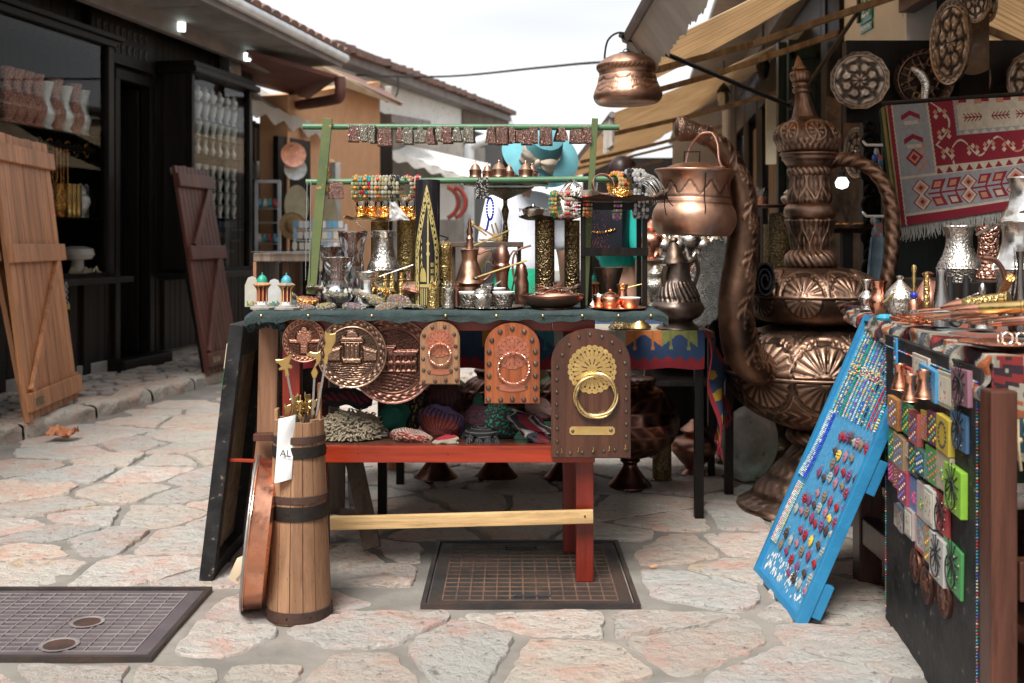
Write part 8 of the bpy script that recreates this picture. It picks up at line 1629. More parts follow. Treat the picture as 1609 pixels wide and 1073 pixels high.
for k, (x0_, y0_, x1_, y1_, c, lab, kd) in enumerate(mg):
 a = onpan(1370+x0_/2.0125, 540+y1_/2.0125); e = onpan(1370+x1_/2.0125, 540+y0_/2.0125); w_ = e.x-a.x; h_ = (e.y-a.y); w_ = max(w_, .03); sy = onpan(1370+x1_/2.0125, 540+y1_/2.0125).y; h_ = abs(h_)*.80
 t = thingm('magnet', lab+' souvenir magnet on the black panel, '+['top', 'second', 'third', 'fourth', 'lowest'][0 if k < 5 else 1 if k < 13 else 2 if k < 21 else 3 if k < 28 else 4]+' row', 'magnet', MP @ T(a.x, a.y, .0008) @ Rz(random.uniform(-3, 3))); t['group'] = 'painted souvenir magnets on the black panel'
 th = .007+.004*(k % 3); b = nb()
 if kd == 'm' and k == 28: prism(b, [(w_/2+w_/2*cos(q), h_/2+h_/2*sin(q)) for q in [2*PI*j/20 for j in range(20)]], 0, .008, Matrix(((1, 0, 0, 0), (0, 0, 1, 0), (0, 1, 0, 0), (0, 0, 0, 1)))); bmesh.ops.recalc_face_normals(b, faces=b.faces)
 else: box(b, 0, 0, 0, w_, h_, th, bev=.0015)
 vm(b, tuple(.03+q*.68 for q in c)); ob('block', b, M_['vcol'], t, False); b = nb()
 if kd == KN:
  for j in range(12): a_ = j*PI/6; beam(b, (w_/2, h_*.62, th+.001), (w_/2+w_*.36*cos(a_), h_*.62+w_*.36*sin(a_), th+.001), .0022, .0015, up=(0, 0, 1)); ball(b, (w_/2+w_*.36*cos(a_), h_*.62+w_*.36*sin(a_), th+.001), .0022, 5)
  tube(b, ringpts((w_/2, h_*.40, th+.004), w_*.27, 20, 'z'), .0016, 6, True); ob('knocker', b, M_['rubber'], t); b = nb()
  for j in range(10 if k in (27, 33) else 4): ball(b, (w_*(.12+.76*((j*7) % 10)/9), h_*(.06+.9*j/10), th), .002, 5);
  vm(b, (.6, .5, .35)); ob('dots', b, M_['vcol_gloss'], t)
 elif kd == 'p' or kd == 'm':
  box(b, w_*.14, h_*.12, th, w_*.86, h_*.88, th+.0012); vm(b, (.55, .52, .42) if kd == 'p' else (.5, .5, .5)); ob('picture', b, M_['vcol' if kd == 'p' else 'silver'], t, False); b = nb()
  for j in range(7): n0 = len(b.faces); ball(b, (w_*random.uniform(.25, .75), h_*random.uniform(.2, .75), th+.0012), .003, 6, (1, 1.4, .3)); b.faces.ensure_lookup_table(); paint(b, b.faces[n0:], random.choice(((.10, .2, .08), (.3, .1, .06), (.2, .2, .12), (.4, .05, .1))))
  ob('painted_motif', b, M_['vcol'], t)
 else:
  for j in range(26 if kd == 'd' else 16):
   n0 = len(b.faces); p = (w_*(.2+.6*((j*5) % 8)/7), h_*(.1+.8*j/(26 if kd == 'd' else 16)), th)
   if kd == 'o': q = 2*PI*j/16; p = (w_/2+w_*.3*cos(q), h_/2+h_*.34*sin(q), th)
   if kd == 'r': p = (w_*random.uniform(.3, .7), h_*random.uniform(.3, .6), th)
   ball(b, p, .0022 if kd == 'd' else .0038, 6, (1, 1, .7)); b.faces.ensure_lookup_table(); paint(b, b.faces[n0:], bright[(j*3+k) % 6] if kd != 'o' else (.02, .02, .02))
  ob('beads_and_flowers', b, M_['vcol_gloss'], t)
for k, (x, y, hh) in enumerate(((128, 145, 52), (163, 182, 50), (207, 172, 50))):
 p = MP @ (onpan(1370+x/2.0125, 540+y/2.0125)+Vector((0, 0, .03))); h_ = .062; vessel('copper_pot_magnet', ['left', 'middle', 'right'][k]+' tiny copper pot stuck below the top row of magnets', 'pot', VP['cezve'], M_['copper_bright'], p, h_, 'tiny copper pots on the black panel', 24, 3, .8)
a = onpan(1408, 545); t = thingm('clasp_strip', 'blue strip of patterned magnets at the upper left of the black panel', 'magnet', MP @ T(a.x, a.y-.075, .001)); b = nb(); box(b, 0, 0, 0, .028, .10, .006, bev=.001); vm(b, (.04, .22, .45)); ob('strip', b, M_['vcol'], t, False); b = nb()
for j in range(30): n0 = len(b.faces); ball(b, (.004+.02*random.random(), .006+.09*random.random(), .006), .0022, 5); b.faces.ensure_lookup_table(); paint(b, b.faces[n0:], random.choice(bright))
ob('pattern', b, M_['vcol_gloss'], t)
for k, (x, ya, yb) in enumerate(((145, 642, 760), (180, 703, 825), (237, 738, 865))):
 p = MP @ (onpan(1370+x/2.0125, 540+(ya+yb)/4.025)+Vector((0, 0, .006))); wf_fn[0] = scene3 if k != 1 else scene1; relief_plate('copper_plaque', ['highest and leftmost', 'middle', 'lowest and rightmost'][k]+' of three round copper plaques low on the black panel', p, (yb-ya)/4.025*2.45/F, PN, M_['plate_copper'], 3, seg=120, rings=46, rim=.22, cat='plaque', group='copper plaques on the black panel')
BL, BR, TL, TR = Vector((.774, 3.43, .006)), Vector((.784, 2.955, .006)), Vector((1.124, 3.60, .813)), Vector((1.108, 3.115, .804)); MB_ = frame(BL, BR-BL, TL-BL); bw, bh = .482, .885; BN = MB_.to_3x3() @ Vector((0, 0, 1)); MBI = MB_.inverted()
if BN.x > 0: MB_ = MB_ @ Matrix.Diagonal((1, 1, 1, 1))
bb_ = thingm('jewellery_board', 'bright blue framed board of necklaces and earrings leaning on the right stall', 'board', MB_); SG = 1 if BN.x < 0 else -1
def zb(a, c): return (a, c) if SG > 0 else (-c, -a)
b = nb(); z0, z1 = zb(-.012, 0); box(b, .012, .012, z0, bw-.012, bh-.012, z1); ob('cork_panel', b, M_['blue_cork'], bb_, False)
b = nb(); z0, z1 = zb(-.02, .012)
for q in ((0, 0, .022, bh), (bw-.022, 0, bw, bh), (.022, 0, bw-.022, .022), (.022, bh-.022, bw-.022, bh)): box(b, q[0], q[1], z0, q[2], q[3], z1, bev=.002)
box(b, bw*.40, bh-.034, z0, bw*.72, bh-.0221, z1, bev=.002); ob('frame', b, M_['blue_paint'], bb_, False)
b = nb(); z0, z1 = zb(-.050, -.021)
for q in (.03, .40, .70): box(b, bw-.03, q, z0, bw-.004, q+.10, z1, bev=.003)
obs('rear_block', b, M_['blue_paint'], bb_, False)
b = nb(); random.seed(5)
for k in range(90):
 u, v = random.uniform(.05, .95), random.uniform(.04, .11); x, y = u*(bw-.05)+.025, v*bh-.02*(u < .5)*0; q = random.uniform(.003, .009); n_ = 7; zz = .0006*SG; b.faces.new([b.verts.new((x+q*random.uniform(.4, 1)*cos(2*PI*j/n_), y+1.6*q*random.uniform(.4, 1)*sin(2*PI*j/n_), zz)) for j in range(n_)])
ob('worn_patch', b, M_['paper'], bb_, False)
def strand(pts, cols, r, lab, name='necklace', grp=None, seed=0, cat='necklace'):
 b = nb(); random.seed(seed); pts = smoothpath([(x*bw, y*bh, (z+.004)*SG) for x, y, z in pts], 5); L_ = 0; nx = 0
 for p0, p1 in zip(pts, pts[1:]):
  l = (p1-p0).length
  while nx <= L_+l: q = (nx-L_)/l if l else 0; n0 = len(b.faces); g = random.uniform(.75, 1.25); ball(b, p0.lerp(p1, q), r*g, 4); b.faces.ensure_lookup_table(); paint(b, b.faces[n0:], random.choice(cols)); nx += r*1.8
  L_ += l
 b.transform(MB_); return solo(name, b, M_['vcol_gloss'], lab, cat, grp)
TQ_ = [(.02, .42, .48), (.05, .5, .55), (.4, .5, .5), (.5, .35, .1)]; schemes = [('turquoise', TQ_), ('white and blue', [(.6, .6, .58), (.05, .2, .5), (.5, .35, .12)]), ('navy', [(.02, .04, .25), (.03, .1, .4), (.5, .4, .15)]), ('green', [(.01, .22, .07), (.02, .3, .1)]), ('pink and white', [(.6, .3, .35), (.6, .55, .5)]), ('aqua', TQ_), ('violet', [(.2, .1, .4), (.3, .2, .5), (.5, .5, .5)]), ('pale mint', [(.3, .55, .5), (.55, .6, .55)]), ('royal blue', [(.02, .08, .5), (.5, .5, .5)]), ('many-coloured', [(.5, .05, .05), (.6, .5, .1), (.05, .4, .2), (.6, .6, .6)]), ('black and blue', [(.02, .02, .03), (.03, .15, .4)]), ('sea green', [(.02, .3, .25), (.4, .5, .4)]), ('red', [(.5, .01, .02), (.45, .02, .03)]), ('deep red', [(.4, .01, .02), (.5, .02, .02)]), ('large turquoise', TQ_)]
for row in range(2):
 for k, (nm, cl_) in enumerate(schemes):
  u = .13+.055*k; v0 = .965-.17*row; strand([(u, v0, 0), (u+.005, v0-.09, .003), (u+.006, v0-.165, .002)], cl_+[(.55, .38, .12)]*(1 if k % 3 else 0), .0029 if k < 14 else .0046, nm+' bead necklace, '+ORD[k]+' from left in the '+('upper' if row == 0 else 'lower')+' row of the blue board', grp='bead necklaces at the top of the blue board', seed=k+row*50)
 b = nb(); random.seed(row)
 for j in range(150): n0 = len(b.faces); ball(b, (bw*random.uniform(.12, .93), bh*(.975-.17*row+random.uniform(-.018, .008)) if row == 0 else bh*(.80+random.uniform(-.02, .02)), SG*.006), .0032, 4); b.faces.ensure_lookup_table(); paint(b, b.faces[n0:], random.choice(((.6, .42, .15), (.6, .42, .15), (.5, .05, .03), (.6, .55, .45), (.05, .35, .35))))
 b.transform(MB_); solo('clasp_row', b, M_['vcol_metal' if row == 0 else 'vcol_gloss'], ('golden clasps along the top edge' if row == 0 else 'mixed red and gold end beads across the middle')+' of the blue board', 'clasps', kind='stuff')['label'] = 'row of tiny clasps and beads'
for k in range(6): strand([(.10+.02*k, .63, 0), (.10+.022*k, .50, .002), (.06+.028*k, .385, .006)], [[(.5, .55, .55), (.3, .45, .5)], [(.5, .5, .5), (.1, .2, .4)], [(.02, .05, .4), (.02, .08, .5)]][k//2]+[(.5, .1, .05)]*(0), .0030, ORD[k]+' from the left of the pale to blue cord necklaces on the blue board', grp='cord necklaces on the blue board', seed=k)
for k in range(4): strand([(.08+.03*k, .36, 0), (.07+.03*k, .24, .002), (.07+.032*k, .13, .004)], [(.6, .35, .35), (.6, .55, .5)] if k < 2 else [(.3, .45, .5), (.5, .4, .15)], .0030, ORD[k]+' from the left of the low pink and pale necklaces on the blue board', grp='low necklaces on the blue board', seed=k+9)
ecol = [((.35, .06, .12), 'maroon'), ((.50, .22, .28), 'pink'), ((.10, .06, .05), 'dark'), ((.45, .02, .03), 'red'), ((.30, .22, .15), 'bronze'), ((.5, .5, .45), 'pearly'), ((.25, .08, .2), 'plum')]
for r_, (v, u0, u1, n) in enumerate(((.60, .45, .92, 9), (.545, .45, .75, 4), (.50, .50, .92, 5), (.455, .35, .88, 6), (.40, .48, .95, 5), (.355, .30, .90, 7), (.31, .25, .92, 8), (.255, .45, .92, 5), (.21, .25, .85, 6), (.16, .25, .90, 6), (.115, .55, .9, 4))):
 for k in range(n):
  u = u0+(u1-u0)*k/max(n-1, 1)+random.uniform(-.01, .01); c, cn = ecol[(k*3+r_*2) % 7]; sp = (r_, k) in ((7, 2), (5, 5), (1, 1)); kind = (k+r_) % 3; t = thing('earring', cn+' '+('drop' if kind == 0 else 'round' if kind == 1 else 'cluster')+' earrings, '+ORD[k]+' from the left in row '+['one', 'two', 'three', 'four', 'five', 'six', 'seven', 'eight', 'nine', 'ten', 'eleven'][r_]+' of earrings on the blue board', 'earrings', group='earring pairs on the blue board'); Mt = MB_ @ T(u*bw, (v+random.uniform(-.008, .008))*bh, 0); l, q, _ = Mt.decompose(); t.location = l; t.rotation_euler = q.to_euler(); b = nb()
  for s in (0, 1):
   x = s*.010; ball(b, (x, -.020-.004*s, .006*SG), .0105, 8, (.8 if kind == 1 else .55, 1.0 if kind == 1 else 1.5, .45))
   if kind == 2:
    for j in range(4): ball(b, (x+.004*cos(j*1.6), -.020+.008*sin(j*1.6), .010*SG), .0035, 5)
   else: ball(b, (x, -.020, .010*SG), .0035, 6)
  vm(b, tuple(q*.6 for q in c) if not sp else (.6, .4, .05)); ob('pendant', b, M_['vcol_gloss'], t); b = nb()
  for s in (0, 1): tube(b, [(s*.010, -.012, .005*SG), (s*.010+.003, -.002, .006*SG), (s*.010-.001, .004, .003*SG)], .0009, 4)
  ob('hook', b, M_['silver'], t)
RZ = .828
def RV(name, lab, cat, pr, m, px, d, top, w_, z=RZ, sub=2, grp=None): return V(name, lab, cat, pr, m, px, d, top, None, w_, z, 32, sub, grp)
b = nb(); box(b, X(1470, 3.2), 3.08, RZ, 2.15, 3.5, .935, bev=.003); solo('display_step', b, M_['panel_wood'], 'dark wooden step raising the big silver coffee pots', 'step', smooth=False)
for (px, d, top, z, w_, m, lab, hl) in ((1507, 3.15, 356, .972, 66, 'silver_eng', 'large chased silver coffee pot with rose copper leaves, left of the big pots', 60), (1612, 2.9, 280, .972+.13, 76, 'silver', 'topmost polished silver coffee pot with a long raised handle, at the right edge', 0), (1600, 3.0, 348, .972, 80, 'silver', 'polished silver coffee pot beneath the topmost one', 0), (1553, 3.35, 356, .937, 52, 'copper_eng', 'chased reddish copper pot between the silver coffee pots', 0)): RV('coffee_pot', lab, 'coffee pot', 'cezve', m, px, d, top, w_, z)
for px, d, m, lab in ((1507, 3.13, 'silver_dark', 'dark engraved pot carrying the large chased silver coffee pot'), (1592, 2.95, 'silver_eng', 'engraved silver canister at right carrying the polished pots')): RV('canister', lab, 'canister', [(0, 0), (.5, 0), (.5, .1), (.45, .2), (.46, .9), (.5, 1), (0, 1)], m, px, d, Z(0, 1) and 380-(.970-H)*F/d, 54, RZ, 0)
b = nb(); tube(b, pq((1535, 368, 3.0), (1609, 332, 2.85)), .005, 7); solo('ladle', b, M_['silver'], 'long straight silver handle crossing before the polished pots', 'handle')
b = nb(); tube(b, smoothpath(pq((1544, 405, 2.9), (1562, 408, 2.9), (1576, 425, 2.9), (1582, 455, 2.9)), 5), .007, 8); solo('curved_handle', b, M_['copper_dark'], 'curved dark copper handle sticking up in the middle of the right stall', 'handle')
RV('copper_jug', 'small reddish copper jug at the far left corner of the right stall', 'jug', [(0, 0), (.3, 0), (.46, .2), (.5, .4), (.34, .62), (.36, .9), (.44, 1), (0, .95)], 'copper_bright', 1381, 3.35, 441, 30); RV('silver_jug', 'small silver jug behind the reddish copper jug', 'jug', 'jug', 'silver', 1362, 3.55, 440, 26)
t, s, h = RV('lidded_dish', 'round silver dish with domed lid beside the copper jug', 'dish', [(0, 0), (.4, 0), (.5, .2), (.5, .4), (.52, .45), (.4, .62), (.15, .82), (.08, .88), (.12, .96), (0, 1)], 'silver_eng', 1414, 3.2, 432, 50); handle(t, [(-.0, -.02, h*.6), (-.03, -.03, h*.55), (-.06, -.03, h*.35)], .003, 'brass')
RV('lidded_dish', 'copper lidded dish behind the painted bell', 'dish', [(0, 0), (.4, 0), (.5, .3), (.42, .5), (.2, .75), (.12, .85), (.2, .95), (0, 1)], 'copper', 1458, 3.25, 426, 46)
t, s, h = RV('painted_bell', 'small painted bell with tall turned brass handle and blue eye bead', 'bell', [(0, 0), (.5, 0), (.46, .05), (.36, .22), (.30, .36), (.2, .42), (0, .43)], 'copper_bright', 1436, 2.9, 416, 28, sub=0)
b = nb(); lathe(b, [(.004, h*.55), (.007, h*.6), (.004, h*.68), (.006, h*.78), (.004, h*.85), (.007, h*.93), (.004, h*1.0), (0, h*1.0)], 14); part(t, 'brass_handle', b, 'brass'); b = nb(); ball(b, (0, 0, h*.49), .010, 10); part(t, 'eye_bead', vm(b, (.01, .03, .35)), 'vcol_gloss'); b = nb()
for j in range(18): n0 = len(b.faces); ball(b, (.0225*cos(j*.35), .0225*sin(j*.35), h*.08), .0038, 5); b.faces.ensure_lookup_table(); paint(b, b.faces[n0:], ((.5, .02, .04), (.5, .48, .45), (.05, .1, .2))[j % 3])
part(t, 'painted_band', b, 'vcol_gloss')
for k, (px, d, top, m, lab) in enumerate(((1456, 2.95, 428, 'brass_eng', 'upright engraved brass cartridge beside the painted bell'), (1493, 3.0, 434, 'rubber', 'black and gold lighter tube left of the motorbike trinket'), (1518, 3.05, 432, 'rubber', 'second black lighter tube behind the motorbike trinket'), (1503, 3.1, 430, 'brass_eng', 'brass cartridge between the two black lighter tubes'))): RV('lighter_tube' if m == 'rubber' else 'brass_cartridge', lab, 'cartridge', [(0, 0), (.5, 0), (.5, .7), (.4, .78), (.4, 1), (0, 1)], m, px, d, top, 10, sub=0)
for k, (px, d, top, w_, m, lab) in enumerate(((1479, 2.85, 424, 28, 'vcol_gloss', 'small white painted vase wrapped in clear plastic with a blue bead'), (1603, 2.6, 395, 34, 'bronze', 'dark vase wrapped in clear plastic at the right edge'))):
 t, s, h = RV('wrapped_vase', lab, 'vase', [(0, 0), (.45, 0), (.5, .12), (.3, .4), (.15, .6), (.13, .9), (.2, 1), (0, .95)], 'porcelain' if k == 0 else m, px, d, top, w_); b = nb(); lathe(b, [(w_*s*.55, 0), (w_*s*.5, h*.3), (w_*s*.25, h*.8), (w_*s*.3, h*1.05)], 18, cap=False, disp=lambda a, z: .002*noise.noise((a*2, z*50, 0))); part(t, 'plastic_wrap', b, 'plastic_wrap')
t = thing('motorbike_trinket', 'little metal motorbike trinket with a round copper tank', 'trinket', (X(1520, 2.8), 2.8, RZ)); b = nb(); ball(b, (0, 0, .045), .020, 16, (1.1, .8, .9)); part(t, 'tank', b, 'copper')
for x in (-.03, .035): b = nb(); tube(b, ringpts((x, 0, .018), .014, 18, 'y'), .004, 6, True); part(t, 'wheel', b, 'iron')
b = nb(); tube(b, [(-.03, 0, .018), (-.022, 0, .07), (-.01, -.02, .078), (.02, -.02, .09)], .0026, 6); tube(b, [(-.03, 0, .018), (.0, 0, .03), (.035, 0, .018)], .004, 6); ball(b, (-.026, 0, .07), .008, 8); part(t, 'frame', b, 'silver_dark')
RV('serving_dome', 'domed silver lid with small knob behind the brass shells', 'lid', [(0, 0), (.5, 0), (.5, .1), (.4, .4), (.15, .62), (.08, .7), (.14, .85), (0, 1)], 'silver', 1544, 2.75, 442, 40)
def pen(px0, py0, px1, py1, r, m, lab, d=2.55, tip='copper', grp='bullet shaped pens on the right stall'):
 a, c = P(px0, py0, d), P(px1, py1, d-.1); L_ = (c-a).length; z = (c-a).normalized(); x = Vector((0, -1, 0)).cross(z).normalized(); y = z.cross(x); M = Matrix((x, y, z)).transposed().to_4x4(); M.translation = a; t = thingm('bullet_pen', lab, 'pen', M, grp); b = nb(); lathe(b, [(0, 0), (r*.35, L_*.06), (r*.7, L_*.18), (r*.85, L_*.3), (r*.85, L_*.36)], 14, cap=False); ob('tip', b, M_[tip], t); b = nb(); lathe(b, [(r*.85, L_*.36), (r, L_*.42), (r, L_*.95), (r*.85, L_*.96), (r*1.1, L_*.97), (r*1.1, L_), (0, L_)], 14, cap=False); ob('case', b, M_[m], t)
pen(1476, 484, 1586, 470, .017, 'brass_eng', 'large engraved golden shell lying across the right stall', 2.5); pen(1500, 487, 1612, 482, .014, 'brass', 'plain golden shell lying just under the engraved one', 2.4); pen(1570, 468, 1588, 436, .009, 'gold', 'golden cartridge standing tilted behind the big shell', 2.55); random.seed(77)
for k in range(13): x = 1415+k*11+random.uniform(-4, 4); y = 486+k*1.5+random.uniform(0, 6); pen(x, y+4, x+78, y-2+random.uniform(-2, 2), .0065, random.choice(('copper', 'silver', 'brass', 'copper_dark')), ORD[k]+' bullet pen from the left in the loose pile before the big shells', 2.75-k*.035, random.choice(('copper', 'silver_dark')))
b = nb(); random.seed(3)
for k in range(30): a = random.uniform(0, PI); c = Vector((X(1425, 2.9)+random.uniform(-.035, .05), 2.85+random.uniform(-.05, .05), RZ+.006+random.uniform(0, .02))); tube(b, [c, c+Vector((.03*cos(a), .03*sin(a), .002))], .0035, 6)
solo('copper_bits', b, M_['copper_bright'], 'small pile of copper tubes', 'trinkets', kind='stuff')['label'] = 'small pile of copper tubes before the painted bell'
disc('copper_dish', 'shallow copper dish holding silver rings at the right edge of the stall', 'dish', (X(1580, 2.25), 2.27, RZ+.004), .085, M_['copper'], (0, -.001, 1)); b = nb(); tube(b, ringpts((X(1390, 3.0), 3.0, RZ+.012), .014, 18, 'z'), .009, 8, True); vm(b, (.03, .3, .42)); solo('enamel_ring', b, M_['vcol_gloss'], 'turquoise enamel ring at the left edge of the right stall', 'ring')
for k in range(4): b = nb(); tube(b, ringpts((X(1562+k*11, 2.3), 2.27, RZ+.02), .012, 16, 'y' if k % 2 else 'x'), .0022, 6, True); solo('silver_ring', b, M_['silver'], ORD[k]+' silver ring from the left in the shallow copper dish', 'ring', 'rings in the copper dish')
CR, GR, RD, SA = (.80, .70, .55), (.46, .47, .50), (.36, .022, .045), (.75, .33, .22)
def tri(x, y, cx, cy, w_, h_): return 0 <= (y-cy) <= h_ and abs(x-cx) <= w_/2*(y-cy)/h_
def flower(x, y, cx, cy, s):
 x -= cx; y -= cy; q = abs(x)
 if q > s or abs(y) > s: return None
 for j, (ox, oy) in enumerate(((0, -.5), (.55, -.25), (.55, .3))):
  if abs(q/s-ox)+abs((y/s-oy)*.8) < .30: return (CR, SA, CR)[j]
 return RD if (abs(q/s+abs(y/s)*.5-.9) < .1) else None
def rug(u, v):
 X_ = u*252; Y_ = v*190; e = 2.2*abs(((Y_/7) % 1)-.5)
 if X_ < 10+e: return RD if X_ > 3 else (.5, .42, .2)
 if X_ < 12.5+e: return CR
 if Y_ > 176: return RD
 if Y_ > 172: return CR
 if Y_ > 118+0 or X_ < 70+e:
  if X_ < 70 and Y_ < 110:
   for cy in (14, 52):
    if abs(X_-42) < 16 and abs(abs(X_-42)*.5-(Y_-cy)) < 4: return RD
    if abs(X_-42) < 12 and abs(Y_-cy-16) < 3: return CR
   if abs(X_-40)+abs(Y_-86) < 15: return RD if abs(X_-40)+abs(Y_-86) < 6 or abs(X_-40)+abs(Y_-86) > 10 else SA
   if 44 < X_ < 60 and abs(((Y_-80)+X_*.8) % 14-7) < 3 and 66 < Y_ < 108: return SA
   return GR
  for cx in (44, 124, 204):
   q = abs(X_-cx)*1.0+abs(abs(Y_-146)-11)
   if abs(X_-cx) < 17 and abs(Y_-146) < 24 and q < 16: return [RD, SA, CR][int(q/4.5) % 3]
  for cx in (72, 98, 152, 178, 232):
   for s in (-1, 1):
    a = (X_-cx)-s*0+(Y_-146)*.5*s*s; b_ = (Y_-146)*s
    if 6 < b_ < 21 and abs((X_-cx)+b_*-.4+6) < 9: return (CR if s*b_ > 0 and cx % 4 else SA) if abs((X_-cx)+b_*-.4+6) < 5.5 and 9 < b_ < 18 else RD
    if 0 < b_ < 21 and abs((X_-cx)-b_*.5-2) < 1.8: return RD
  if abs(Y_-146) < 1.6 and X_ > 55: return RD
  if 114 < Y_ < 118: return CR
  return GR
 if X_ < 73+e: return CR
 if Y_ > 104:
  return RD if tri(X_ % 17, Y_, 8.5, 106, 13, 10) else CR
 if X_ > 112-e*.8 and Y_ < 58:
  if X_ < 116: return GR
  if Y_ > 50: return CR if tri(X_ % 15, Y_, 7.5, 50, 13, 7) else GR
  for cx, s in ((140, -1), (186, 1), (226, -1)):
   x = (X_-cx)*s; y = Y_-30
   if abs(x) < 15 and (abs(y) < 1.1 or (abs(abs(y)-(abs((x+15) % 6)*1.1)) < 1.3 and abs(y) < 8)): return RD
  if Y_ < 8: return SA if int(X_/12) % 3 == 0 else (RD if int(X_/12) % 3 == 1 and Y_ < 5 else CR)
  return CR
 for cx, cy in ((90, 20), (92, 54), (94, 86), (136, 84), (164, 80), (196, 84), (228, 82)):
  f = flower(X_, Y_, cx, cy, 13)
  if f: return f
 t1 = 108-abs(Y_-52)*.55 if Y_ < 90 else 0
 if X_ < 112 and (abs(X_-(78+24*abs(sin((Y_)*.045)))) < 1.6): return CR
 if X_ > 100 and abs(Y_-(80-14*sin((X_-100)*.10))) < 1.7: return CR if X_ < 180 else SA
 return RD
rg = thing('wool_rug', 'red, grey and cream patterned wool rug with white fringe hanging at upper right', 'rug', P(1500, 350, 3.8)); a_, c_, e_, g_ = P(1392, 166, 4.42), P(1642, 149, 4.02), P(1413, 356, 4.39), P(1642, 320, 4.0)
def rgp(u, v): return (a_.lerp(c_, u)).lerp(e_.lerp(g_, u), v)+Vector((0, -.03*sin(v*PI*.5)+.012*sin(u*9+v*2), 0))
b = nb(); sheet(rgp, 504, 380, .008, b, rug); ob('pile', b, M_['vcol_cloth'], rg, True, True)
b = nb(); sheet(lambda u, v: rgp(0, v)+Vector((.002-.006*sin(u*3), .02+.05*u, -.02*u)), 10, 60, .006, b, lambda u, v: (.45, .36, .12) if u < .3 else (.03, .07, .03)); ob('folded_side', b, M_['vcol_cloth'], rg, True, True)
b = nb(); random.seed(2)
for k in range(150): u = k/149; p = rgp(u, 1); L_ = .055+random.uniform(-.008, .012); tube(b, [p+Vector((0, .003, .004)), p+Vector((random.uniform(-.005, .005), -.004, -L_*.5)), p+Vector((random.uniform(-.009, .009), -.002, -L_))], [.0026, .0024, .0012], 5)
paint(b, b.faces, (.55, .54, .50)); ob('fringe', b, M_['vcol_cloth'], rg, True, True)
b = nb(); tube(b, [P(1386, 164, 4.48), P(1660, 145, 4.06)], .012, 8); solo('rug_rail', b, M_['iron'], 'dark rail carrying the red and grey rug', 'rail'); b = nb()
for q in ((1396, 4.58), (1650, 4.2)): box(b, X(q[0], q[1])-.015, q[1]+.02, 0, X(q[0], q[1])+.015, q[1]+.05, 1.62)
ob('rail_stand', b, M_['panel_wood'], [o for o in COL.objects if o.name == 'rug_rail'][0], False, True)
b = nb(); box(b, X(1405, 4.66), 4.66, 0, 2.4, 4.69, 1.15); solo('dark_backboard', b, M_['dark_green'], 'dark green boards standing behind the rug and right stall', 'board', smooth=False)
dg = thing('dagger', 'silver dagger hilt with animal head standing above the rug rail', 'dagger', P(1450, 155, 4.45)); b = nb(); tube(b, smoothpath(pq((1452, 158, 4.45), (1455, 135, 4.45), (1448, 118, 4.45), (1438, 110, 4.45), (1432, 108, 4.45)), 5), [.016, .018, .017, .013, .008], 12); ob('hilt', b, M_['silver_eng'], dg, True, True); b = nb(); tube(b, ringpts(P(1440, 150, 4.44), .012, 14, 'y'), .003, 6, True); tube(b, smoothpath(pq((1436, 157, 4.45), (1462, 155, 4.45), (1472, 160, 4.43)), 4), .005, 6); ob('guard', b, M_['brass_dark'], dg, True, True)
for k, (py, c, lab) in enumerate(((228, (.05, .1, .4), 'white peg with blue and pink trinkets on the carved post'), (340, (.3, .3, .3), 'lower white peg with key rings on the carved post'))):
 pg = thing('display_peg', lab, 'peg', P(1372, py, 4.8)); b = nb(); tube(b, pq((1356, py-6, 4.8), (1362, py, 4.6), (1390, py, 4.5)), .006, 6); ob('arm', b, M_['porcelain'], pg, True, True); b = nb(); random.seed(k)
 for j in range(14): n0 = len(b.faces); ball(b, P(1376+random.uniform(-5, 8), py+6+random.uniform(0, 44-20*k), 4.55), .012, 6, (1, .6, 1.5)); b.faces.ensure_lookup_table(); paint(b, b.faces[n0:], random.choice((c, (.5, .2, .2), (.05, .25, .3), (.5, .5, .5))))
 ob('trinkets', b, M_['vcol_gloss'], pg, True, True)
b = nb(); sheet(lambda u, v: P(1368+22*u-10*v, 372+98*v, 4.3)+Vector((0, .03*sin(u*6), .01*sin(v*9))), 20, 40, .008, b); solo('denim_strip', b, M_['denim'], 'worn blue patterned cloth strip hanging beside the ewer handle', 'cloth')
def skin_body(name, verts, edges, radii, m, parent, sub=2):
 me = bpy.data.meshes.new(name); me.from_pydata([Vector(v) for v in verts], edges, []); o = link(bpy.data.objects.new(name, me)); md = o.modifiers.new('s', 'SKIN'); sv_ = me.skin_vertices[0].data
 for k, r in enumerate(radii): sv_[k].radius = r if hasattr(r, '__len__') else (r, r)
 sv_[0].use_root = True; s2 = o.modifiers.new('d', 'SUBSURF'); s2.levels = sub; bpy.context.view_layer.update(); dg = bpy.context.evaluated_depsgraph_get(); m2 = bpy.data.meshes.new_from_object(o.evaluated_get(dg)); o.modifiers.clear(); o.data = m2; m2.materials.clear(); m2.materials.append(m); m2.shade_smooth(); o.parent = parent; return o
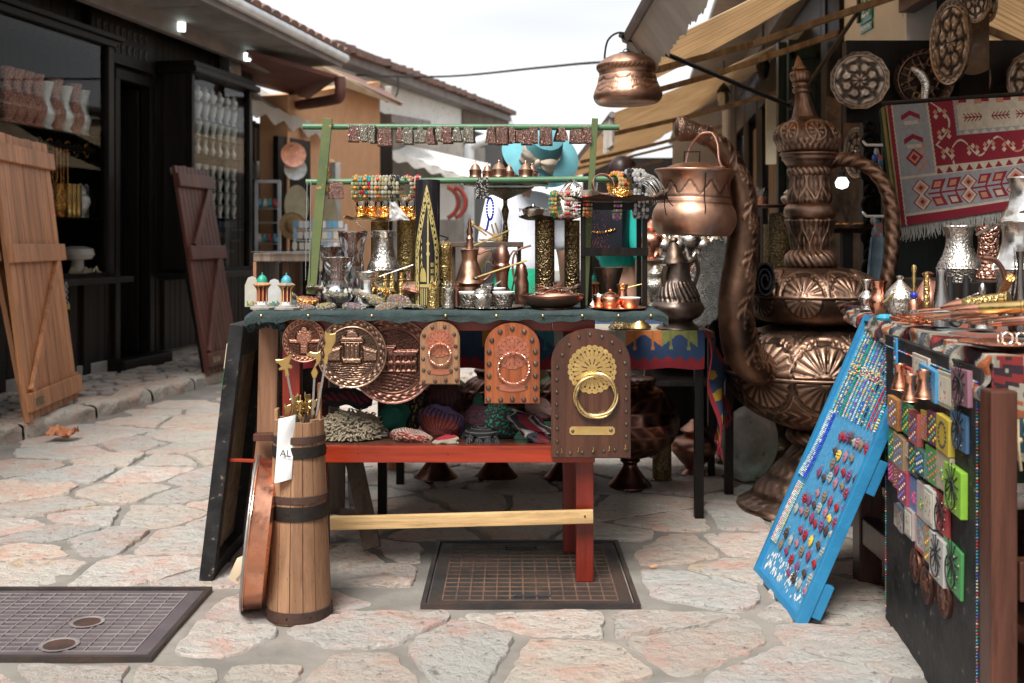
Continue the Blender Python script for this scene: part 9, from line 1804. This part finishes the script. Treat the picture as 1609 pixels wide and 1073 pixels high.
def person(label, px, d, yaw, ht, top, legs, topm, botm, skirt=False, arms=((.30, .05, .95), (.26, -.12, .90)), headt=(0, 0, 0)):
 t = thing('person', label, 'person', (X(px, d), d, .004), (0, 0, R(yaw))); k = ht/1.7; S = lambda *p: tuple(q*k for q in p)
 vs = [S(0, 0, .93), S(0, 0, 1.08), S(0, -.01, 1.25), S(0, .0, 1.40), S(0, -.01, 1.47), S(headt[0], -.02+headt[1], 1.55), S(headt[0], -.02+headt[1], 1.66)]; ed = [(i, i+1) for i in range(6)]; rd_ = [(.15*k, .11*k), (.12*k, .095*k), (.145*k, .10*k), (.10*k, .07*k), (.05*k, .05*k), (.072*k, .085*k), (.062*k, .078*k)]
 for s in (-1, 1):
  n = len(vs); vs += [S(s*.10, 0, .88), S(s*.10, -.01, .50), S(s*.10, .02, .09), S(s*.11, -.11, .035)]; ed += [(0, n), (n, n+1), (n+1, n+2), (n+2, n+3)]; rd_ += [.085*k, .055*k, .038*k, (.04*k, .03*k)]
  n = len(vs); ar = arms[0 if s < 0 else 1]; vs += [S(s*.17, 0, 1.39), S(s*(.17+ar[0]*.25), .02, 1.13), S(s*ar[0], -.12+ar[1], ar[2]), S(s*ar[0], -.17+ar[1], ar[2]-.02)]; ed += [(3, n), (n, n+1), (n+1, n+2), (n+2, n+3)]; rd_ += [.052*k, .042*k, .028*k, (.036*k, .018*k)]
  hb = n+3
  for f, (dx, ln) in enumerate(((-.028, .06), (-.010, .075), (.008, .072), (.024, .055), (.045, .035))):
   n2 = len(vs); hx, hy, hz = vs[hb]; vs += [(hx+dx*k, hy-.03*k, hz-.01*k), (hx+dx*1.2*k, hy-(.03+ln*.6)*k, hz-.025*k), (hx+dx*1.2*k, hy-(.03+ln*.8)*k, hz-.05*k)]; ed += [(hb, n2), (n2, n2+1), (n2+1, n2+2)]; rd_ += [.009*k, .0085*k, .007*k]
 skin_body('body', vs, ed, rd_, M_['skin'], t)
 tv = vs[1:4]+[vs[4]]; e = [(0, 1), (1, 2), (2, 3)]; r = [(.165*k, .125*k), (.165*k, .12*k), (.13*k, .085*k), (.062*k, .06*k)]
 vv = [S(0, 0, .96)]+tv; e = [(i, i+1) for i in range(4)]; r = [(.17*k, .13*k)]+r
 for s in (-1, 1): n = len(vv); ar = arms[0 if s < 0 else 1]; vv += [S(s*.175, 0, 1.39), S(s*(.17+ar[0]*.25), .02, 1.13)]+([S(s*ar[0], -.10+ar[1], ar[2]+.02)] if top == 'long' else []); e += [(3, n), (n, n+1)]+([(n+1, n+2)] if top == 'long' else []); r += [.068*k, .058*k]+([.045*k] if top == 'long' else [])
 skin_body('top', vv, e, r, topm, t)
 if skirt:
  b = nb(); lathe(b, [(.135*k, 1.04*k), (.16*k, .98*k), (.19*k, .85*k), (.26*k, .52*k), (.25*k, .50*k), (.15*k, .95*k)], 60, cap=False, disp=lambda a, z: .014*sin(a*11)*(1.04-z)); ob('skirt', b, botm, t)
 else: skin_body('trousers', [S(0, 0, .98), S(0, 0, .90)]+[S(s*.10, y, z) for s in (-1, 1) for y, z in ((0, .84), (-.01, .48), (.02, .12))], [(0, 1), (1, 2), (2, 3), (3, 4), (1, 5), (5, 6), (6, 7)], [(.155*k, .12*k), (.15*k, .12*k), .1*k, .07*k, .055*k, .1*k, .07*k, .055*k], botm, t)
 hx, hy, hz = headt[0]*k, (-.03+headt[1])*k, 1.615*k; b = nb()
 for s in (-1, 1): ball(b, (hx+s*.028*k, hy-.082*k, hz+.005*k), .010*k, 8)
 vm(b, (.5, .5, .5)); ob('eyes', b, M_['vcol_gloss'], t); b = nb(); ball(b, (hx, hy-.092*k, hz-.02*k), .013*k, 8, (.8, 1.3, 1.5)); ob('nose', b, M_['skin'], t); b = nb(); ball(b, (hx, hy-.082*k, hz-.052*k), .020*k, 8, (1, .4, .3)); vm(b, (.35, .08, .07)); ob('mouth', b, M_['vcol'], t)
 for s in (-1, 1): b = nb(); ball(b, (hx+s*.072*k, hy+.01*k, hz-.01*k), .022*k, 8, (.35, .7, 1.2)); ob('ear', b, M_['skin'], t)
 b = nb(); vs2 = ball(b, (hx, hy+.018*k, hz+.022*k), .098*k, 20, (.92, 1.02, 1.08))
 for v in list(b.verts):
  if v.co.y < hy-.035*k and v.co.z < hz+.045*k: b.verts.remove(v)
 for v in b.verts: v.co += (v.co-Vector((hx, hy, hz))).normalized()*.006*noise.noise(v.co*30)
 ob('hair', b, M_['hair'], t); return t, k, (hx, hy, hz)
t, k, h_ = person('woman with dark hair in a turquoise jacket with black backpack, beyond the bracelet stand', 972, 6.4, 118, 1.52, 'long', 'x', M_['cloth_teal'], M_['leather_black'], headt=(.0, -.02, 0))
bp = thing('backpack', 'black leather backpack with a gold zip on the back of the turquoise jacket', 'backpack', t.location, (0, 0, R(150))); b = nb(); box(b, -.14, .115, .98, .14, .25, 1.33, bev=.045); ob('bag', b, M_['leather_black'], bp); b = nb(); tube(b, smoothpath([(-.10, .255, 1.12), (0, .262, 1.10), (.10, .255, 1.12)], 5), .004, 6); ob('zip', b, M_['gold'], bp); b = nb()
for s in (-1, 1): tube(b, smoothpath([(s*.09, .14, 1.30), (s*.10, .06, 1.44), (s*.10, -.10, 1.38), (s*.12, -.12, 1.2), (s*.14, .1, 1.05)], 5), .012, 6, flat=.5)
ob('strap', b, M_['leather_black'], bp)
t, k, h_ = person('shopper in white top and green skirt under a turquoise sunhat, behind the copper pots', 822, 5.3, 205, 1.50, 'short', 'x', M_['cloth_white'], M_['cloth_green'], True, headt=(.02, .0, 0))
ht = thing('sun_hat', 'wide turquoise sunhat with a large beige bow above the lower green rail', 'hat', P(852, 236, 5.2), (R(52), R(20), 0)); b = nb(); N_ = 60
sheet(lambda u, v: Vector(((.09+.092*v)*cos(2*PI*u)*1.05, (.09+.092*v)*sin(2*PI*u), -.045*v*v+.012*sin(4*PI*u)*v)), 80, 10, .004, b); ob('brim', b, M_['hat_blue'], ht); b = nb(); lathe(b, [(.092, 0), (.09, .05), (.08, .095), (.05, .115), (0, .12)], 40, cap=False); ob('crown', b, M_['hat_blue'], ht); b = nb(); lathe(b, [(.094, .002), (.0945, .03), (.092, .034)], 40, cap=False); ob('ribbon', b, M_['bow_cloth'], ht)
bw_ = nb()
for s in (-1, 1): sheet(lambda u, v, s=s: Vector((s*(.012+.075*u), -.115-.018*sin(v*PI)*sin(u*PI)+.004*sin(v*14), .03+(v-.5)*(.035+.075*sin(u*2.2)))), 16, 16, .004, bw_)
ball(bw_, (0, -.12, .03), .02, 10, (.8, .8, 1.3)); ob('bow', bw_, M_['bow_cloth'], ht)
b = nb(); box(b, X(795, 8), 8.0, .0, X(930, 8), 8.3, .75); solo('far_stall', b, M_['panel_wood'], 'dark far stall counter behind the shoppers', 'stall', smooth=False)
SUB = {'window_pane': 'window_frame', 'window_sill': 'window_frame', 'window_shelf': 'window_frame', 'glass_pane': 'case_frame', 'gutter': 'roof', 'fascia': 'roof', 'carved_lettering': 'sign_board', 'hinge_plate': 'plank_panel', 'ring_clasp': 'ring', 'hook': 'board', 'rivet': 'hoop', 'fringe': 'pile', 'knotted_fringe': 'kilim_front', 'kilim_fringe': 'kilim_drape', 'zip': 'bag', 'ribbon': 'crown', 'spout_ring': 'spout', 'spout_head': 'spout', 'spire': 'lid_neck', 'neck_ring': 'lid_neck', 'hinge': 'handle', 'bail_ring': 'bail', 'lid_handle': 'lid', 'rim': 'pan_body', 'upholstery_pin': 'felt_cover', 'felt_corner': 'felt_cover', 'screw': 'stretcher', 'name_plaque': 'board', 'lettering': 'plate', 'gems': 'case', 'red_dot': 'cloth', 'scalloped_edge': 'cloth', 'worm_holes': 'staves', 'nose': 'body', 'eyes': 'body', 'mouth': 'body', 'ear': 'body', 'panel_moulding': 'door_leaf', 'lid_turrets': 'body', 'painted_band': 'body', 'painted_houses': 'plaque', 'blue_line': 'paper', 'worn_patch': 'cork_panel', 'finger': 'palm', 'wool_locks': 'rug_core', 'raised_band': 'body', 'porcelain_liner': 'body'}
kids = {}
for o in list(COL.objects):
 if o.parent and o.parent.parent is None: kids.setdefault(o.parent, []).append(o)
bs = lambda o: o.name.split('.')[0]
for t_, l_ in kids.items():
 for o in l_:
  h = SUB.get(bs(o))
  c = [q for q in l_ if bs(q) == h and q.matrix_basis == I4 and q.parent == t_ and bs(q) not in SUB] if h else None
  if c: o.parent = c[0]
